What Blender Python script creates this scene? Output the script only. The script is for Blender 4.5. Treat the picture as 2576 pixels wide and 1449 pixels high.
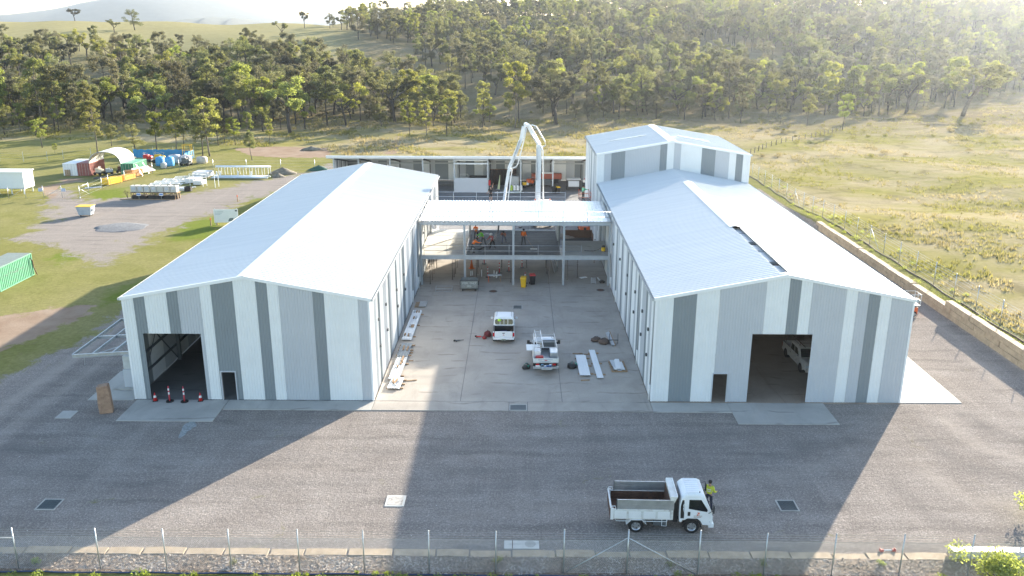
import bpy, bmesh, math, random
import numpy as np
from mathutils import Vector, Matrix, Euler

scene = bpy.context.scene
for _o in list(bpy.data.objects):
    bpy.data.objects.remove(_o)

# ---------------------------------------------------------------- camera
CAM_H = 25.0
PITCH, YAW, ROLL = 0.2998, -0.0086, 0.0025
cam_data = bpy.data.cameras.new("camera")
cam = bpy.data.objects.new("camera", cam_data)
scene.collection.objects.link(cam)
cam_data.sensor_width = 36.0
cam_data.lens = 36.0 * 2129.6 / 2576.0
cam_data.clip_start = 0.5
cam_data.clip_end = 20000
_fw = Vector((math.sin(YAW) * math.cos(PITCH), math.cos(YAW) * math.cos(PITCH), -math.sin(PITCH)))
_rt = Vector((math.cos(YAW), -math.sin(YAW), 0))
_up = _rt.cross(_fw)
_r2 = _rt * math.cos(ROLL) + _up * math.sin(ROLL)
_u2 = _up * math.cos(ROLL) - _rt * math.sin(ROLL)
cam.matrix_world = Matrix(((_r2.x, _u2.x, -_fw.x, 0), (_r2.y, _u2.y, -_fw.y, 0), (_r2.z, _u2.z, -_fw.z, CAM_H), (0, 0, 0, 1)))
scene.camera = cam

# ---------------------------------------------------------------- world, sun, exposure
SUN_EL, SUN_AZ = math.radians(15.2), math.radians(33.5)      # azimuth from +Y towards +X
world = bpy.data.worlds.new("World")
scene.world = world
world.use_nodes = True
_nt = world.node_tree
_nt.nodes.clear()
_sky = _nt.nodes.new("ShaderNodeTexSky")
_sky.sky_type = 'NISHITA'
_sky.sun_disc = False
_sky.sun_elevation = SUN_EL
_sky.sun_rotation = SUN_AZ
_sky.air_density = 1.0
_sky.dust_density = 0.7
_sky.ozone_density = 1.0
_bg = _nt.nodes.new("ShaderNodeBackground")
_bg.inputs[1].default_value = 0.112
_wo = _nt.nodes.new("ShaderNodeOutputWorld")
_nt.links.new(_sky.outputs[0], _bg.inputs[0])
_nt.links.new(_bg.outputs[0], _wo.inputs[0])

sun_data = bpy.data.lights.new("sun", 'SUN')
sun_data.energy = 5.0
sun_data.angle = math.radians(0.55)
sun_data.color = (1.0, 0.90, 0.74)
sun = bpy.data.objects.new("sun", sun_data)
scene.collection.objects.link(sun)
_sd = Vector((math.sin(SUN_AZ) * math.cos(SUN_EL), math.cos(SUN_AZ) * math.cos(SUN_EL), math.sin(SUN_EL)))
sun.rotation_euler = _sd.to_track_quat('Z', 'Y').to_euler()
sun.location = (60, 80, 60)

scene.view_settings.view_transform = 'Standard'
scene.view_settings.look = 'None'
scene.view_settings.gamma = 1.0
scene.view_settings.use_curve_mapping = False
scene.view_settings.exposure = 2.0
scene.render.engine = 'CYCLES'
cy = scene.cycles
cy.use_denoising = True
cy.max_bounces = 8
cy.diffuse_bounces = 4
cy.glossy_bounces = 3
cy.transmission_bounces = 4
cy.volume_bounces = 0
cy.transparent_max_bounces = 8
cy.sample_clamp_indirect = 8.0
cy.caustics_reflective = False
cy.caustics_refractive = False

HAZE = .000105
R = math.radians
rng = random.Random(7)
nrng = np.random.default_rng(11)

# survey helpers: a sight line of the photograph (2576-wide scale) met with a level, a depth or a wall
def ray(x, y):
    return _fw + _r2 * ((x - 1288) / 2129.6) - _u2 * ((y - 724.5) / 2129.6)
def site(x, y, z=0.0):
    d = ray(x, y); t = (z - CAM_H) / d.z
    return Vector((d.x * t, d.y * t, z))
def sitey(x, y, Y):
    d = ray(x, y); t = Y / d.y
    return Vector((d.x * t, Y, CAM_H + d.z * t))

# ---------------------------------------------------------------- object helpers
COL = scene.collection
def link(o): COL.objects.link(o); return o
def tag(o, label=None, cat=None, group=None, kind=None):
    if label: o["label"] = label
    if cat: o["category"] = cat
    if group: o["group"] = group
    if kind: o["kind"] = kind
    return o
def thing(name, label, cat, loc=(0, 0, 0), rz=0.0, group=None):
    o = link(bpy.data.objects.new(name, None))
    o.empty_display_size = 0.2
    o.location = loc; o.rotation_euler = (0, 0, rz)
    return tag(o, label, cat, group)
def copy_tree(o, parent=None):
    c = o.copy(); COL.objects.link(c)
    c.parent = parent
    for ch in list(o.children): copy_tree(ch, c)
    return c

class MB:
    """collects vertices and faces, then becomes ONE mesh object"""
    def __init__(s): s.v = []; s.f = []; s.m = []; s.cur = 0; s.T = None
    def add(s, vs, fs):
        b = len(s.v)
        if s.T is not None: vs = [s.T @ Vector(p) for p in vs]
        s.v += [tuple(p) for p in vs]
        for q in fs: s.f.append(tuple(b + i for i in q)); s.m.append(s.cur)
        return s
    def box(s, x0, x1, y0, y1, z0, z1):
        if x0 > x1: x0, x1 = x1, x0
        if y0 > y1: y0, y1 = y1, y0
        if z0 > z1: z0, z1 = z1, z0
        return s.add([(x0, y0, z0), (x1, y0, z0), (x1, y1, z0), (x0, y1, z0), (x0, y0, z1), (x1, y0, z1), (x1, y1, z1), (x0, y1, z1)],
              [(3, 2, 1, 0), (4, 5, 6, 7), (0, 1, 5, 4), (1, 2, 6, 5), (2, 3, 7, 6), (3, 0, 4, 7)])
    def cbox(s, c, d, rz=0, rx=0, ry=0):
        M = Matrix.Translation(c) @ Euler((rx, ry, rz)).to_matrix().to_4x4()
        o = s.T; s.T = M if o is None else o @ M
        s.box(-d[0] / 2, d[0] / 2, -d[1] / 2, d[1] / 2, -d[2] / 2, d[2] / 2); s.T = o
        return s
    def bar(s, a, b, w, h=None, roll=0):
        a = Vector(a); b = Vector(b); h = h or w; d = b - a; L = d.length
        if L < 1e-6: return s
        q = d.to_track_quat('X', 'Z').to_matrix().to_4x4()
        M = Matrix.Translation(a) @ q @ Euler((roll, 0, 0)).to_matrix().to_4x4()
        o = s.T; s.T = M if o is None else o @ M
        s.box(0, L, -w / 2, w / 2, -h / 2, h / 2); s.T = o
        return s
    def cyl(s, a, b, r0, r1=None, n=8, cap=True):
        a = Vector(a); b = Vector(b); r1 = r0 if r1 is None else r1
        d = (b - a); q = d.to_track_quat('Z', 'Y').to_matrix()
        vs = []
        for c, r in ((a, r0), (b, r1)):
            for i in range(n):
                t = 2 * math.pi * i / n
                vs.append(c + q @ Vector((r * math.cos(t), r * math.sin(t), 0)))
        fs = [(i, (i + 1) % n, n + (i + 1) % n, n + i) for i in range(n)]
        if cap: fs += [tuple(range(n - 1, -1, -1)), tuple(range(n, 2 * n))]
        return s.add(vs, fs)
    def tube(s, pts, r, n=6):
        pts = [Vector(p) for p in pts]
        rs = r if isinstance(r, (list, tuple)) else [r] * len(pts)
        vs = []; fs = []
        for i, p in enumerate(pts):
            d = (pts[min(i + 1, len(pts) - 1)] - pts[max(i - 1, 0)])
            if d.length < 1e-9: d = Vector((0, 0, 1))
            q = d.to_track_quat('Z', 'Y').to_matrix()
            for k in range(n):
                t = 2 * math.pi * k / n
                vs.append(p + q @ Vector((rs[i] * math.cos(t), rs[i] * math.sin(t), 0)))
        for i in range(len(pts) - 1):
            for k in range(n):
                fs.append((i * n + k, i * n + (k + 1) % n, (i + 1) * n + (k + 1) % n, (i + 1) * n + k))
        fs += [tuple(range(n - 1, -1, -1)), tuple(range((len(pts) - 1) * n, len(pts) * n))]
        return s.add(vs, fs)
    def prism(s, poly, z0, z1):
        n = len(poly)
        vs = [(p[0], p[1], z0) for p in poly] + [(p[0], p[1], z1) for p in poly]
        ar = sum(poly[i][0] * poly[(i + 1) % n][1] - poly[(i + 1) % n][0] * poly[i][1] for i in range(n))
        fs = [tuple(range(n - 1, -1, -1)), tuple(range(n, 2 * n))] + [(i, (i + 1) % n, n + (i + 1) % n, n + i) for i in range(n)]
        if ar < 0: fs = [f[::-1] for f in fs]
        return s.add(vs, fs)
    def xprism(s, poly, x0, x1):
        """polygon in (y,z) drawn out along x"""
        n = len(poly)
        vs = [(x0, p[0], p[1]) for p in poly] + [(x1, p[0], p[1]) for p in poly]
        fs = [tuple(range(n - 1, -1, -1)), tuple(range(n, 2 * n))] + [(i, (i + 1) % n, n + (i + 1) % n, n + i) for i in range(n)]
        return s.add(vs, fs)
    def loft(s, rings, cap=True):
        n = len(rings[0]); vs = [p for r in rings for p in r]; fs = []
        for i in range(len(rings) - 1):
            for k in range(n):
                fs.append((i * n + k, i * n + (k + 1) % n, (i + 1) * n + (k + 1) % n, (i + 1) * n + k))
        if cap: fs += [tuple(range(n - 1, -1, -1)), tuple(range((len(rings) - 1) * n, len(rings) * n))]
        return s.add(vs, fs)
    def ball(s, c, r, n=8, m=5):
        r = r if isinstance(r, (tuple, list)) else (r, r, r)
        vs = [(c[0], c[1], c[2] - r[2])]; fs = []
        for j in range(1, m):
            ph = math.pi * j / m - math.pi / 2
            for i in range(n):
                t = 2 * math.pi * i / n
                vs.append((c[0] + r[0] * math.cos(ph) * math.cos(t), c[1] + r[1] * math.cos(ph) * math.sin(t), c[2] + r[2] * math.sin(ph)))
        vs.append((c[0], c[1], c[2] + r[2]))
        for i in range(n): fs.append((0, 1 + (i + 1) % n, 1 + i))
        for j in range(m - 2):
            for i in range(n):
                fs.append((1 + j * n + i, 1 + j * n + (i + 1) % n, 1 + (j + 1) * n + (i + 1) % n, 1 + (j + 1) * n + i))
        t = len(vs) - 1; b = 1 + (m - 2) * n
        for i in range(n): fs.append((b + i, b + (i + 1) % n, t))
        return s.add(vs, fs)
    def quad(s, a, b, c, d): return s.add([a, b, c, d], [(0, 1, 2, 3)])
    def mesh(s, name, mats):
        me = bpy.data.meshes.new(name)
        me.from_pydata(s.v, [], s.f)
        for m in (mats if isinstance(mats, (list, tuple)) else [mats]): me.materials.append(m)
        if any(s.m): me.polygons.foreach_set("material_index", s.m)
        me.update()
        return me
    def build(s, name, mats, parent=None, smooth=False, bevel=0, fix=True, loc=None):
        me = s.mesh(name, mats)
        if fix:
            bm = bmesh.new(); bm.from_mesh(me)
            bmesh.ops.recalc_face_normals(bm, faces=bm.faces)
            bm.to_mesh(me); bm.free()
        o = link(bpy.data.objects.new(name, me))
        if parent is not None: o.parent = parent
        if loc is not None: o.location = loc
        if smooth:
            for p in me.polygons: p.use_smooth = True
        if bevel:
            b = o.modifiers.new("bevel", 'BEVEL'); b.width = bevel; b.segments = 2; b.limit_method = 'ANGLE'; b.angle_limit = R(35)
        return o

# ---------------------------------------------------------------- materials
MATS = {}
def _new(name):
    m = bpy.data.materials.new(name); m.use_nodes = True
    nt = m.node_tree; nt.nodes.clear()
    return m, nt
class NT:
    """thin wrapper for writing node graphs"""
    def __init__(s, nt): s.nt = nt
    def n(s, typ, **kw):
        x = s.nt.nodes.new(typ)
        for k, v in kw.items(): setattr(x, k, v)
        return x
    def set(s, sock, v):
        if hasattr(v, "is_linked") or isinstance(v, bpy.types.NodeSocket): s.nt.links.new(v, sock)
        else: sock.default_value = v
    def noise(s, vec, scale, detail=3, rough=.55, dist=0):
        x = s.n("ShaderNodeTexNoise"); s.set(x.inputs["Vector"], vec)
        x.inputs["Scale"].default_value = scale; x.inputs["Detail"].default_value = detail
        x.inputs["Roughness"].default_value = rough; x.inputs["Distortion"].default_value = dist
        return x.outputs[0]
    def math(s, op, a, b=0.0, c=None, clamp=False):
        x = s.n("ShaderNodeMath", operation=op); x.use_clamp = clamp
        s.set(x.inputs[0], a); s.set(x.inputs[1], b)
        if c is not None: s.set(x.inputs[2], c)
        return x.outputs[0]
    def ramp(s, v, lo, hi, a=0.0, b=1.0):
        x = s.n("ShaderNodeMapRange"); s.set(x.inputs[0], v)
        x.inputs[1].default_value = lo; x.inputs[2].default_value = hi; x.inputs[3].default_value = a; x.inputs[4].default_value = b
        return x.outputs[0]
    def mix(s, f, a, b, mode='MIX'):
        x = s.n("ShaderNodeMix", data_type='RGBA', blend_type=mode)
        s.set(x.inputs[0], f)
        s.set(x.inputs[6], a if not isinstance(a, tuple) else (*a[:3], 1)); s.set(x.inputs[7], b if not isinstance(b, tuple) else (*b[:3], 1))
        return x.outputs[2]
    def coord(s, out="Object"): return s.n("ShaderNodeTexCoord").outputs[out]
    def pos(s): return s.n("ShaderNodeNewGeometry").outputs["Position"]
    def mapv(s, vec, scale=(1, 1, 1), rot=(0, 0, 0), loc=(0, 0, 0)):
        x = s.n("ShaderNodeMapping"); s.set(x.inputs[0], vec)
        x.inputs[1].default_value = loc; x.inputs[2].default_value = rot; x.inputs[3].default_value = scale
        return x.outputs[0]
    def attr(s, name): return s.n("ShaderNodeAttribute", attribute_name=name)
    def bump(s, h, strength=.3, dist=.02):
        x = s.n("ShaderNodeBump"); s.set(x.inputs["Height"], h); x.inputs["Strength"].default_value = strength; x.inputs["Distance"].default_value = dist
        return x.outputs[0]
    def bsdf(s, col, rough=.6, metal=0.0, normal=None, spec=.5):
        x = s.n("ShaderNodeBsdfPrincipled")
        s.set(x.inputs["Base Color"], col if not isinstance(col, tuple) else (*col[:3], 1)); s.set(x.inputs["Roughness"], rough); s.set(x.inputs["Metallic"], metal)
        x.inputs["Specular IOR Level"].default_value = spec
        if normal is not None: s.set(x.inputs["Normal"], normal)
        return x.outputs[0]
    def out(s, sh):
        x = s.n("ShaderNodeOutputMaterial"); s.nt.links.new(sh, x.inputs[0])

def mat(name, col, rough=.6, metal=0.0, var=.12, scale=1.5, dirt=None, dirt_amt=.5, bump=0.0, bscale=30, spec=.5):
    """painted, metal, timber or plastic surface: base colour with uneven tone, optional dirt colour and fine relief"""
    if name in MATS: return MATS[name]
    m, nt = _new(name); g = NT(nt); p = g.coord()
    n1 = g.noise(p, scale, 5, .6)
    c = g.mix(g.ramp(n1, .3, .7), tuple(max(0, x * (1 - var)) for x in col), tuple(min(1, x * (1 + var)) for x in col))
    if dirt:
        n2 = g.noise(p, scale * 2.3, 6, .65, .4)
        c = g.mix(g.ramp(n2, .48, .72, 0, dirt_amt), c, dirt)
    nrm = None
    if bump: nrm = g.bump(g.noise(p, bscale, 4), bump, .01)
    rr = g.ramp(g.noise(p, scale * 3, 3), .3, .7, rough * .88, min(1, rough * 1.12))
    g.out(g.bsdf(c, rr, metal, nrm, spec)); MATS[name] = m
    return m

def glass_mat(name="dark_glass", col=(.012, .015, .018)):
    if name in MATS: return MATS[name]
    m, nt = _new(name); g = NT(nt)
    g.out(g.bsdf(col, .06, 0, None, .6)); MATS[name] = m
    return m
# ================================================================ terrain
def smooth(a, b, x):
    t = np.clip((x - a) / (b - a), 0, 1); return t * t * (3 - 2 * t)
def _soft(s, k=60.0):
    return np.where(s < 0, 0, np.where(s < k, s * s / (2 * k), s - k / 2))
def terrain_z(x, y):
    x = np.asarray(x, float); y = np.asarray(y, float)
    a = x / np.maximum(y, 1.0)
    w = smooth(-.27, -.08, a)
    dl = .134 * _soft(y - 225) ; crest_l = 30.0 + 4.0 * smooth(-.33, -.6, a) - 3.0 * smooth(-.45, -.36, a) * (1 - smooth(-.36, -.28, a))
    zl = crest_l * np.tanh(dl / crest_l * 1.15) - .06 * np.maximum(y - 520, 0)
    y0 = 245 + 110 * smooth(.30, .62, a)
    dr = .125 * _soft(y - y0)
    zr = 40 * np.tanh(dr / 40 * 1.05) - .05 * np.maximum(y - 640, 0) + 10 * smooth(.0, .5, a) * smooth(300, 560, y)
    z = zl * (1 - w) + zr * w
    und = (.5 * np.sin(x * .031 + 1.3) * np.sin(y * .027) + .25 * np.sin(x * .09 + y * .05)) * smooth(150, 230, y)
    side = .85 * smooth(38.72, 38.95, x) * (1 - smooth(106, 124, y)) + .55 * smooth(44, 70, x) * (1 - smooth(150, 200, y)) * np.sin(x * .13 + y * .07) * .6
    return z + und * (1 + y / 300.) + side
def tz(x, y): return float(terrain_z(x, y))
def on_terrain(px, py):
    """where a sight line meets the terrain"""
    d = ray(px, py); t = 60.0; p = None
    while t < 1500:
        x, y, z = d.x * t, d.y * t, CAM_H + d.z * t
        if z <= tz(x, y):
            lo, hi = t - 4, t
            for _ in range(12):
                m = (lo + hi) / 2
                if CAM_H + d.z * m <= tz(d.x * m, d.y * m): hi = m
                else: lo = m
            return Vector((d.x * hi, d.y * hi, tz(d.x * hi, d.y * hi)))
        t += 4
    return None

def seg_dist(px, py, poly):
    """signed distance to a polygon (negative inside), arrays"""
    n = len(poly); best = np.full(px.shape, 1e9); inside = np.zeros(px.shape, bool)
    for i in range(n):
        x0, y0 = poly[i]; x1, y1 = poly[(i + 1) % n]
        dx, dy = x1 - x0, y1 - y0
        t = np.clip(((px - x0) * dx + (py - y0) * dy) / (dx * dx + dy * dy + 1e-12), 0, 1)
        best = np.minimum(best, np.hypot(px - x0 - t * dx, py - y0 - t * dy))
        c = ((y0 > py) != (y1 > py)) & (px < (x1 - x0) * (py - y0) / (y1 - y0 + 1e-12) + x0)
        inside ^= c
    return np.where(inside, -best, best)
def pxpoly(pts, z=0): return [tuple(site(x, y, z)[:2]) for x, y in pts]

def graded(lo, hi, a, b, fine, grow):
    out = list(np.arange(a, b + 1e-6, fine)); s = fine; x = b
    while x < hi: s *= grow; x += s; out.append(x)
    s = fine; x = a
    while x > lo: s *= grow; x -= s; out.insert(0, x)
    return np.array(out)
gx = graded(-1500, 1500, -92, 62, .7, 1.09)
gx = np.sort(np.concatenate([gx, [38.74, 38.84, 38.94, 39.05]]))
gy = graded(-60, 1500, 28, 185, .7, 1.06)
GXX, GYY = np.meshgrid(gx, gy)
GZZ = terrain_z(GXX, GYY)

# what lies on the ground: worn tracks, gravel, bare soil, lush and dry grass
gravel_polys = [
    pxpoly([(128, 478), (168, 474), (215, 505), (330, 497), (470, 488), (560, 474), (640, 455), (748, 440), (840, 410), (840, 440), (700, 485), (600, 512), (560, 535), (470, 560), (405, 588), (330, 625), (255, 668), (215, 655), (165, 628), (95, 612), (30, 602), (75, 583), (112, 552), (122, 520)]),
    pxpoly([(330, 745), (250, 835), (185, 872), (90, 905), (0, 958), (-400, 1150), (-600, 1500), (-600, 1420), (3300, 1420), (3300, 1000), (2800, 960), (2500, 760), (2100, 520), (1900, 470), (1900, 600), (1500, 600), (1000, 600)]),
]
bare_polys = [
    pxpoly([(585, 374), (700, 368), (830, 371), (835, 396), (700, 396), (630, 392)]),
    pxpoly([(-40, 800), (60, 790), (130, 775), (240, 765), (225, 790), (130, 830), (40, 870), (-60, 900)]),
    pxpoly([(95, 470), (150, 462), (165, 500), (130, 500)]), pxpoly([(150, 452), (210, 447), (215, 457), (155, 463)]),
    pxpoly([(975, 370), (1000, 345), (1005, 345), (1000, 385), (965, 388)]),
]
lush_polys = [
    pxpoly([(120, 640), (195, 632), (215, 650), (160, 670), (115, 660)]), pxpoly([(600, 490), (660, 482), (740, 452), (735, 472), (650, 505), (600, 503)]),
    pxpoly([(220, 480), (330, 470), (330, 500), (220, 505)]), pxpoly([(730, 352), (900, 345), (900, 365), (740, 368)]), pxpoly([(975, 350), (1040, 340), (1030, 365), (980, 375)]),
    pxpoly([(430, 570), (560, 530), (560, 600), (430, 610)]), pxpoly([(250, 740), (420, 680), (430, 720), (270, 770)]),
]
tall_polys = [
    [(41.0, 20), (41.0, 148), (30, 152), (-10, 156), (-30, 166), (-45, 182), (-75, 186), (-160, 196), (-300, 210), (-300, 600), (600, 600), (600, 20)],
]
def pmask(polys, w):
    m = np.zeros(GXX.shape)
    near = (GYY < 700) & (np.abs(GXX) < 700)
    for p in polys:
        d = np.full(GXX.shape, 50.0); d[near] = seg_dist(GXX[near], GYY[near], p)
        m = np.maximum(m, np.clip(.5 - d / w, 0, 1))
    return m
M_gravel = np.maximum(pmask(gravel_polys[:1], 6.5), pmask(gravel_polys[1:], 2.6)) * (GXX < 38.85)
M_bare = pmask(bare_polys, 2.5)
M_lush = pmask(lush_polys, 3.5)
M_tall = pmask(tall_polys, 3.0)
# the mown verge behind the block wall and the mown hilltop stay short
M_tall *= 1 - .85 * smooth(-.16, -.24, GXX / np.maximum(GYY, 1)) * smooth(300, 370, GYY)

def tracks(lines, w):
    m = np.zeros(GXX.shape); near = (GYY < 120) & (np.abs(GXX) < 90)
    X, Y = GXX[near], GYY[near]; acc = np.zeros(X.shape)
    for ln, a in lines:
        P = [tuple(site(x, y)[:2]) for x, y in ln]; d = np.full(X.shape, 99.0)
        for (x0, y0), (x1, y1) in zip(P, P[1:]):
            dx, dy = x1 - x0, y1 - y0; t = np.clip(((X - x0) * dx + (Y - y0) * dy) / (dx * dx + dy * dy), 0, 1); d = np.minimum(d, np.hypot(X - x0 - t * dx, Y - y0 - t * dy))
        acc += a * np.exp(-(d / w) ** 2)
    m[near] = acc; return np.clip(.5 + m, 0, 1)
# wheel lanes worn into the gravel: pale = compacted fines, dark = thrown stone
M_track = tracks([([(330, 790), (250, 860), (120, 950), (-60, 1080)], .5), ([(325, 850), (230, 930), (90, 1030), (-60, 1150)], .45), ([(330, 820), (240, 895), (100, 990), (-60, 1115)], -.4), ([(320, 880), (210, 975), (70, 1080), (-60, 1200)], -.35),
    ([(2420, 1040), (2500, 1090), (2620, 1120)], -.4), ([(2330, 1110), (2440, 1180), (2620, 1220)], -.35), ([(2300, 1160), (2400, 1240), (2620, 1290)], .3), ([(2380, 1060), (2470, 1130), (2620, 1170)], .35), ([(2250, 1220), (2360, 1320), (2620, 1370)], -.3),
    ([(0, 1120), (400, 1165), (900, 1150), (1500, 1105), (1900, 1090)], -.3), ([(0, 1180), (450, 1235), (950, 1210), (1600, 1150), (2050, 1110)], -.25), ([(200, 1130), (700, 1180), (1300, 1140)], .25), ([(1100, 1240), (1500, 1200), (1900, 1165), (2150, 1110)], -.3), ([(1150, 1300), (1600, 1250), (2000, 1190), (2200, 1120)], .22), ([(2320, 700), (2430, 800), (2600, 960)], .4), ([(2330, 780), (2400, 850), (2560, 1010)], .3)], .75)

def ground_material():
    m, nt = _new("ground_cover"); g = NT(nt); p = g.pos()
    A = g.attr("cover").outputs["Color"]; B = g.attr("tall").outputs["Fac"]
    sep = g.n("ShaderNodeSeparateColor"); nt.links.new(A, sep.inputs[0])
    gv, br, lu = sep.outputs[0], sep.outputs[1], sep.outputs[2]
    big = g.noise(p, .045, 4, .6); mid = g.noise(p, .32, 5, .62, .3); fine = g.noise(p, 2.6, 5, .7); tiny = g.noise(p, 11, 4, .75)
    # mown grass
    grass = g.mix(g.ramp(mid, .32, .68), (.195, .195, .058), (.285, .265, .10))
    grass = g.mix(g.ramp(big, .42, .62, 0, .65), grass, (.32, .285, .14))
    grass = g.mix(g.ramp(fine, .35, .75, 0, .55), grass, (.095, .10, .036))
    grass = g.mix(g.ramp(g.noise(p, .8, 5, .7, .6), .60, .72, 0, .6), grass, (.24, .19, .11))
    lush = g.mix(g.ramp(fine, .3, .7), (.115, .155, .028), (.20, .235, .05))
    lum = g.math('ADD', lu, g.ramp(g.noise(p, .45, 6, .72, .6), .25, .75, -.55, .55))
    grass = g.mix(g.ramp(lum, .42, .85, 0, .9), grass, lush)
    # tall paddock grass, patches of straw and of green
    straw = g.mix(g.ramp(fine, .3, .7), (.29, .24, .14), (.42, .355, .23))
    rough_g = g.mix(g.ramp(mid, .35, .65), (.215, .20, .065), (.30, .265, .095))
    pat = g.noise(g.mapv(p, (.6, 1, 1)), .07, 5, .62, .6)
    tallc = g.mix(g.ramp(pat, .38, .58), rough_g, straw)
    tallc = g.mix(g.ramp(g.noise(p, .16, 5, .65, .4), .5, .68, 0, .7), tallc, (.16, .135, .07))
    sxy = g.n("ShaderNodeSeparateXYZ"); nt.links.new(p, sxy.inputs[0])
    grass = g.mix(g.ramp(sxy.outputs[1], 290, 350, 0, .75), grass, g.mix(g.ramp(mid, .3, .7), (.34, .30, .155), (.44, .385, .21)))   # dry hill pasture, also lightened in colour because the slope faces away from the sun
    tallc = g.mix(g.ramp(sxy.outputs[1], 195, 235, 0, .65), tallc, g.mix(g.ramp(fine, .3, .7), (.12, .098, .066), (.24, .195, .135)))   # leaf litter under the trees
    grass = g.mix(B, grass, tallc)
    # bare soil
    soil = g.mix(g.ramp(mid, .3, .7), (.27, .19, .135), (.36, .28, .215))
    bm_ = g.math('ADD', br, g.ramp(g.noise(p, .6, 6, .7, .5), .25, .75, -.5, .5))
    c = g.mix(g.ramp(bm_, .42, .62), grass, soil)
    # crushed gravel, with wheel streaks
    sx = g.n("ShaderNodeSeparateXYZ"); nt.links.new(p, sx.inputs[0])
    west = g.ramp(sx.outputs[0], -37, -30)
    st1 = g.noise(g.mapv(p, (.10, 1.1, 1), (0, 0, R(-8))), 1.1, 4, .6, .8)
    st2 = g.noise(g.mapv(p, (1.4, .09, 1), (0, 0, R(-20))), .9, 4, .6, .6)
    arc = g.n("ShaderNodeTexWave"); arc.wave_type = 'RINGS'; nt.links.new(g.mapv(p, (.05, .05, .05), loc=(-1.9, -1.2, 0)), arc.inputs["Vector"])
    arc.inputs["Scale"].default_value = 3.2; arc.inputs["Distortion"].default_value = 3.0; arc.inputs["Detail"].default_value = 3; arc.inputs["Detail Scale"].default_value = 2.0
    gr1 = g.noise(p, 6.0, 5, .75); gr2 = g.noise(p, 12.0, 4, .8)
    grav = g.mix(g.ramp(mid, .3, .7), (0.283, 0.245, 0.218), (0.397, 0.352, 0.316))
    grav = g.mix(west, (.36, .315, .28), grav)
    grav = g.mix(g.ramp(st1, .44, .72, 0, .42), grav, (0.183, 0.159, 0.144))
    grav = g.mix(g.ramp(st2, .52, .74, 0, .35), grav, (0.494, 0.428, 0.373))
    grav = g.mix(g.math('MULTIPLY', g.ramp(arc.outputs["Fac"], .72, .98), g.ramp(g.noise(p, .2, 3), .45, .62, 0, .5)), grav, (0.191, 0.167, 0.152))
    grav = g.mix(g.ramp(gr1, .40, .60, .30, 0), grav, (0.135, 0.120, 0.109))
    grav = g.mix(g.ramp(gr1, .52, .76, 0, .5), grav, (0.589, 0.536, 0.487))
    grav = g.mix(g.ramp(gr2, .40, .58, .38, 0), grav, (0.111, 0.100, 0.091))
    grav = g.mix(g.ramp(gr2, .56, .78, 0, .42), grav, (0.669, 0.622, 0.577))
    vor = g.n("ShaderNodeTexVoronoi"); nt.links.new(p, vor.inputs["Vector"]); vor.inputs["Scale"].default_value = 1.1
    grav = g.mix(g.ramp(vor.outputs["Distance"], .02, .045, .8, 0), grav, (.72, .70, .66))
    tk = g.math('ADD', g.attr("cover").outputs["Alpha"], g.ramp(g.noise(p, .7, 5, .7), .3, .7, -.12, .12))
    grav = g.mix(g.ramp(tk, .58, .95, 0, .55), grav, (.42, .365, .315)); grav = g.mix(g.ramp(tk, .42, .05, 0, .5), grav, (.16, .145, .137))
    gm = g.math('ADD', gv, g.ramp(g.noise(p, .34, 7, .75, .8), .25, .75, -.62, .62))
    gfac = g.ramp(gm, .38, .66)
    c = g.mix(gfac, c, grav)
    hgt = g.math('ADD', g.math('MULTIPLY', fine, .6), g.math('MULTIPLY', tiny, .5))
    g.out(g.bsdf(c, .92, 0, g.bump(hgt, .8, .08), 0.0))
    return m
MAT_GROUND = ground_material()

nx, ny = len(gx), len(gy)
me = bpy.data.meshes.new("ground")
V = np.stack([GXX, GYY, GZZ], -1).reshape(-1, 3)
idx = np.arange(nx * ny).reshape(ny, nx)
F = np.stack([idx[:-1, :-1], idx[:-1, 1:], idx[1:, 1:], idx[1:, :-1]], -1).reshape(-1, 4)
me.vertices.add(len(V)); me.vertices.foreach_set("co", V.ravel())
me.loops.add(F.size); me.loops.foreach_set("vertex_index", F.ravel().astype(np.int32))
me.polygons.add(len(F)); me.polygons.foreach_set("loop_start", np.arange(0, F.size, 4, dtype=np.int32))
me.polygons.foreach_set("use_smooth", np.ones(len(F), bool))
me.update(); me.validate()
ca = me.color_attributes.new("cover", 'FLOAT_COLOR', 'POINT')
ca.data.foreach_set("color", np.stack([M_gravel, M_bare, M_lush, M_track], -1).reshape(-1).astype(np.float32))
ta = me.attributes.new("tall", 'FLOAT', 'POINT'); ta.data.foreach_set("value", M_tall.reshape(-1).astype(np.float32))
me.materials.append(MAT_GROUND)
ground = link(bpy.data.objects.new("ground", me)); tag(ground, kind="structure")

# distant range on the skyline
def hills(name, Y, prof, mat_, thick=500):
    xs = np.linspace(prof[0][0], prof[-1][0], 120)
    zs = np.interp(xs, [p[0] for p in prof], [p[1] for p in prof])
    ker = np.hanning(13); ker /= ker.sum(); zs = np.convolve(np.pad(zs, 6, mode='edge'), ker, 'valid') + 1.2 * np.sin(xs * .021) + .8 * np.sin(xs * .05 + 2)
    m = MB(); N = 10; vs = []; fs = []
    for j in range(N + 1):
        t = j / N; k = math.sin(t * math.pi / 2)
        for i, x in enumerate(xs):
            vs.append((x, Y - thick * (1 - t) + 40 * math.sin(i * .35 + j * .6), -2 + (zs[i] + 2) * k))
    n = len(xs)
    for j in range(N):
        for i in range(n - 1): fs.append((j * n + i, j * n + i + 1, (j + 1) * n + i + 1, (j + 1) * n + i))
    m.add(vs, fs)
    return tag(m.build(name, mat_, smooth=True), kind="structure")
MAT_HILL = mat("bush_hills", (.05, .06, .05), .95, var=.35, scale=.02)
def hz_pt(px, py, Y): p = sitey(px, py, Y); return (p.x, p.z)
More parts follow.
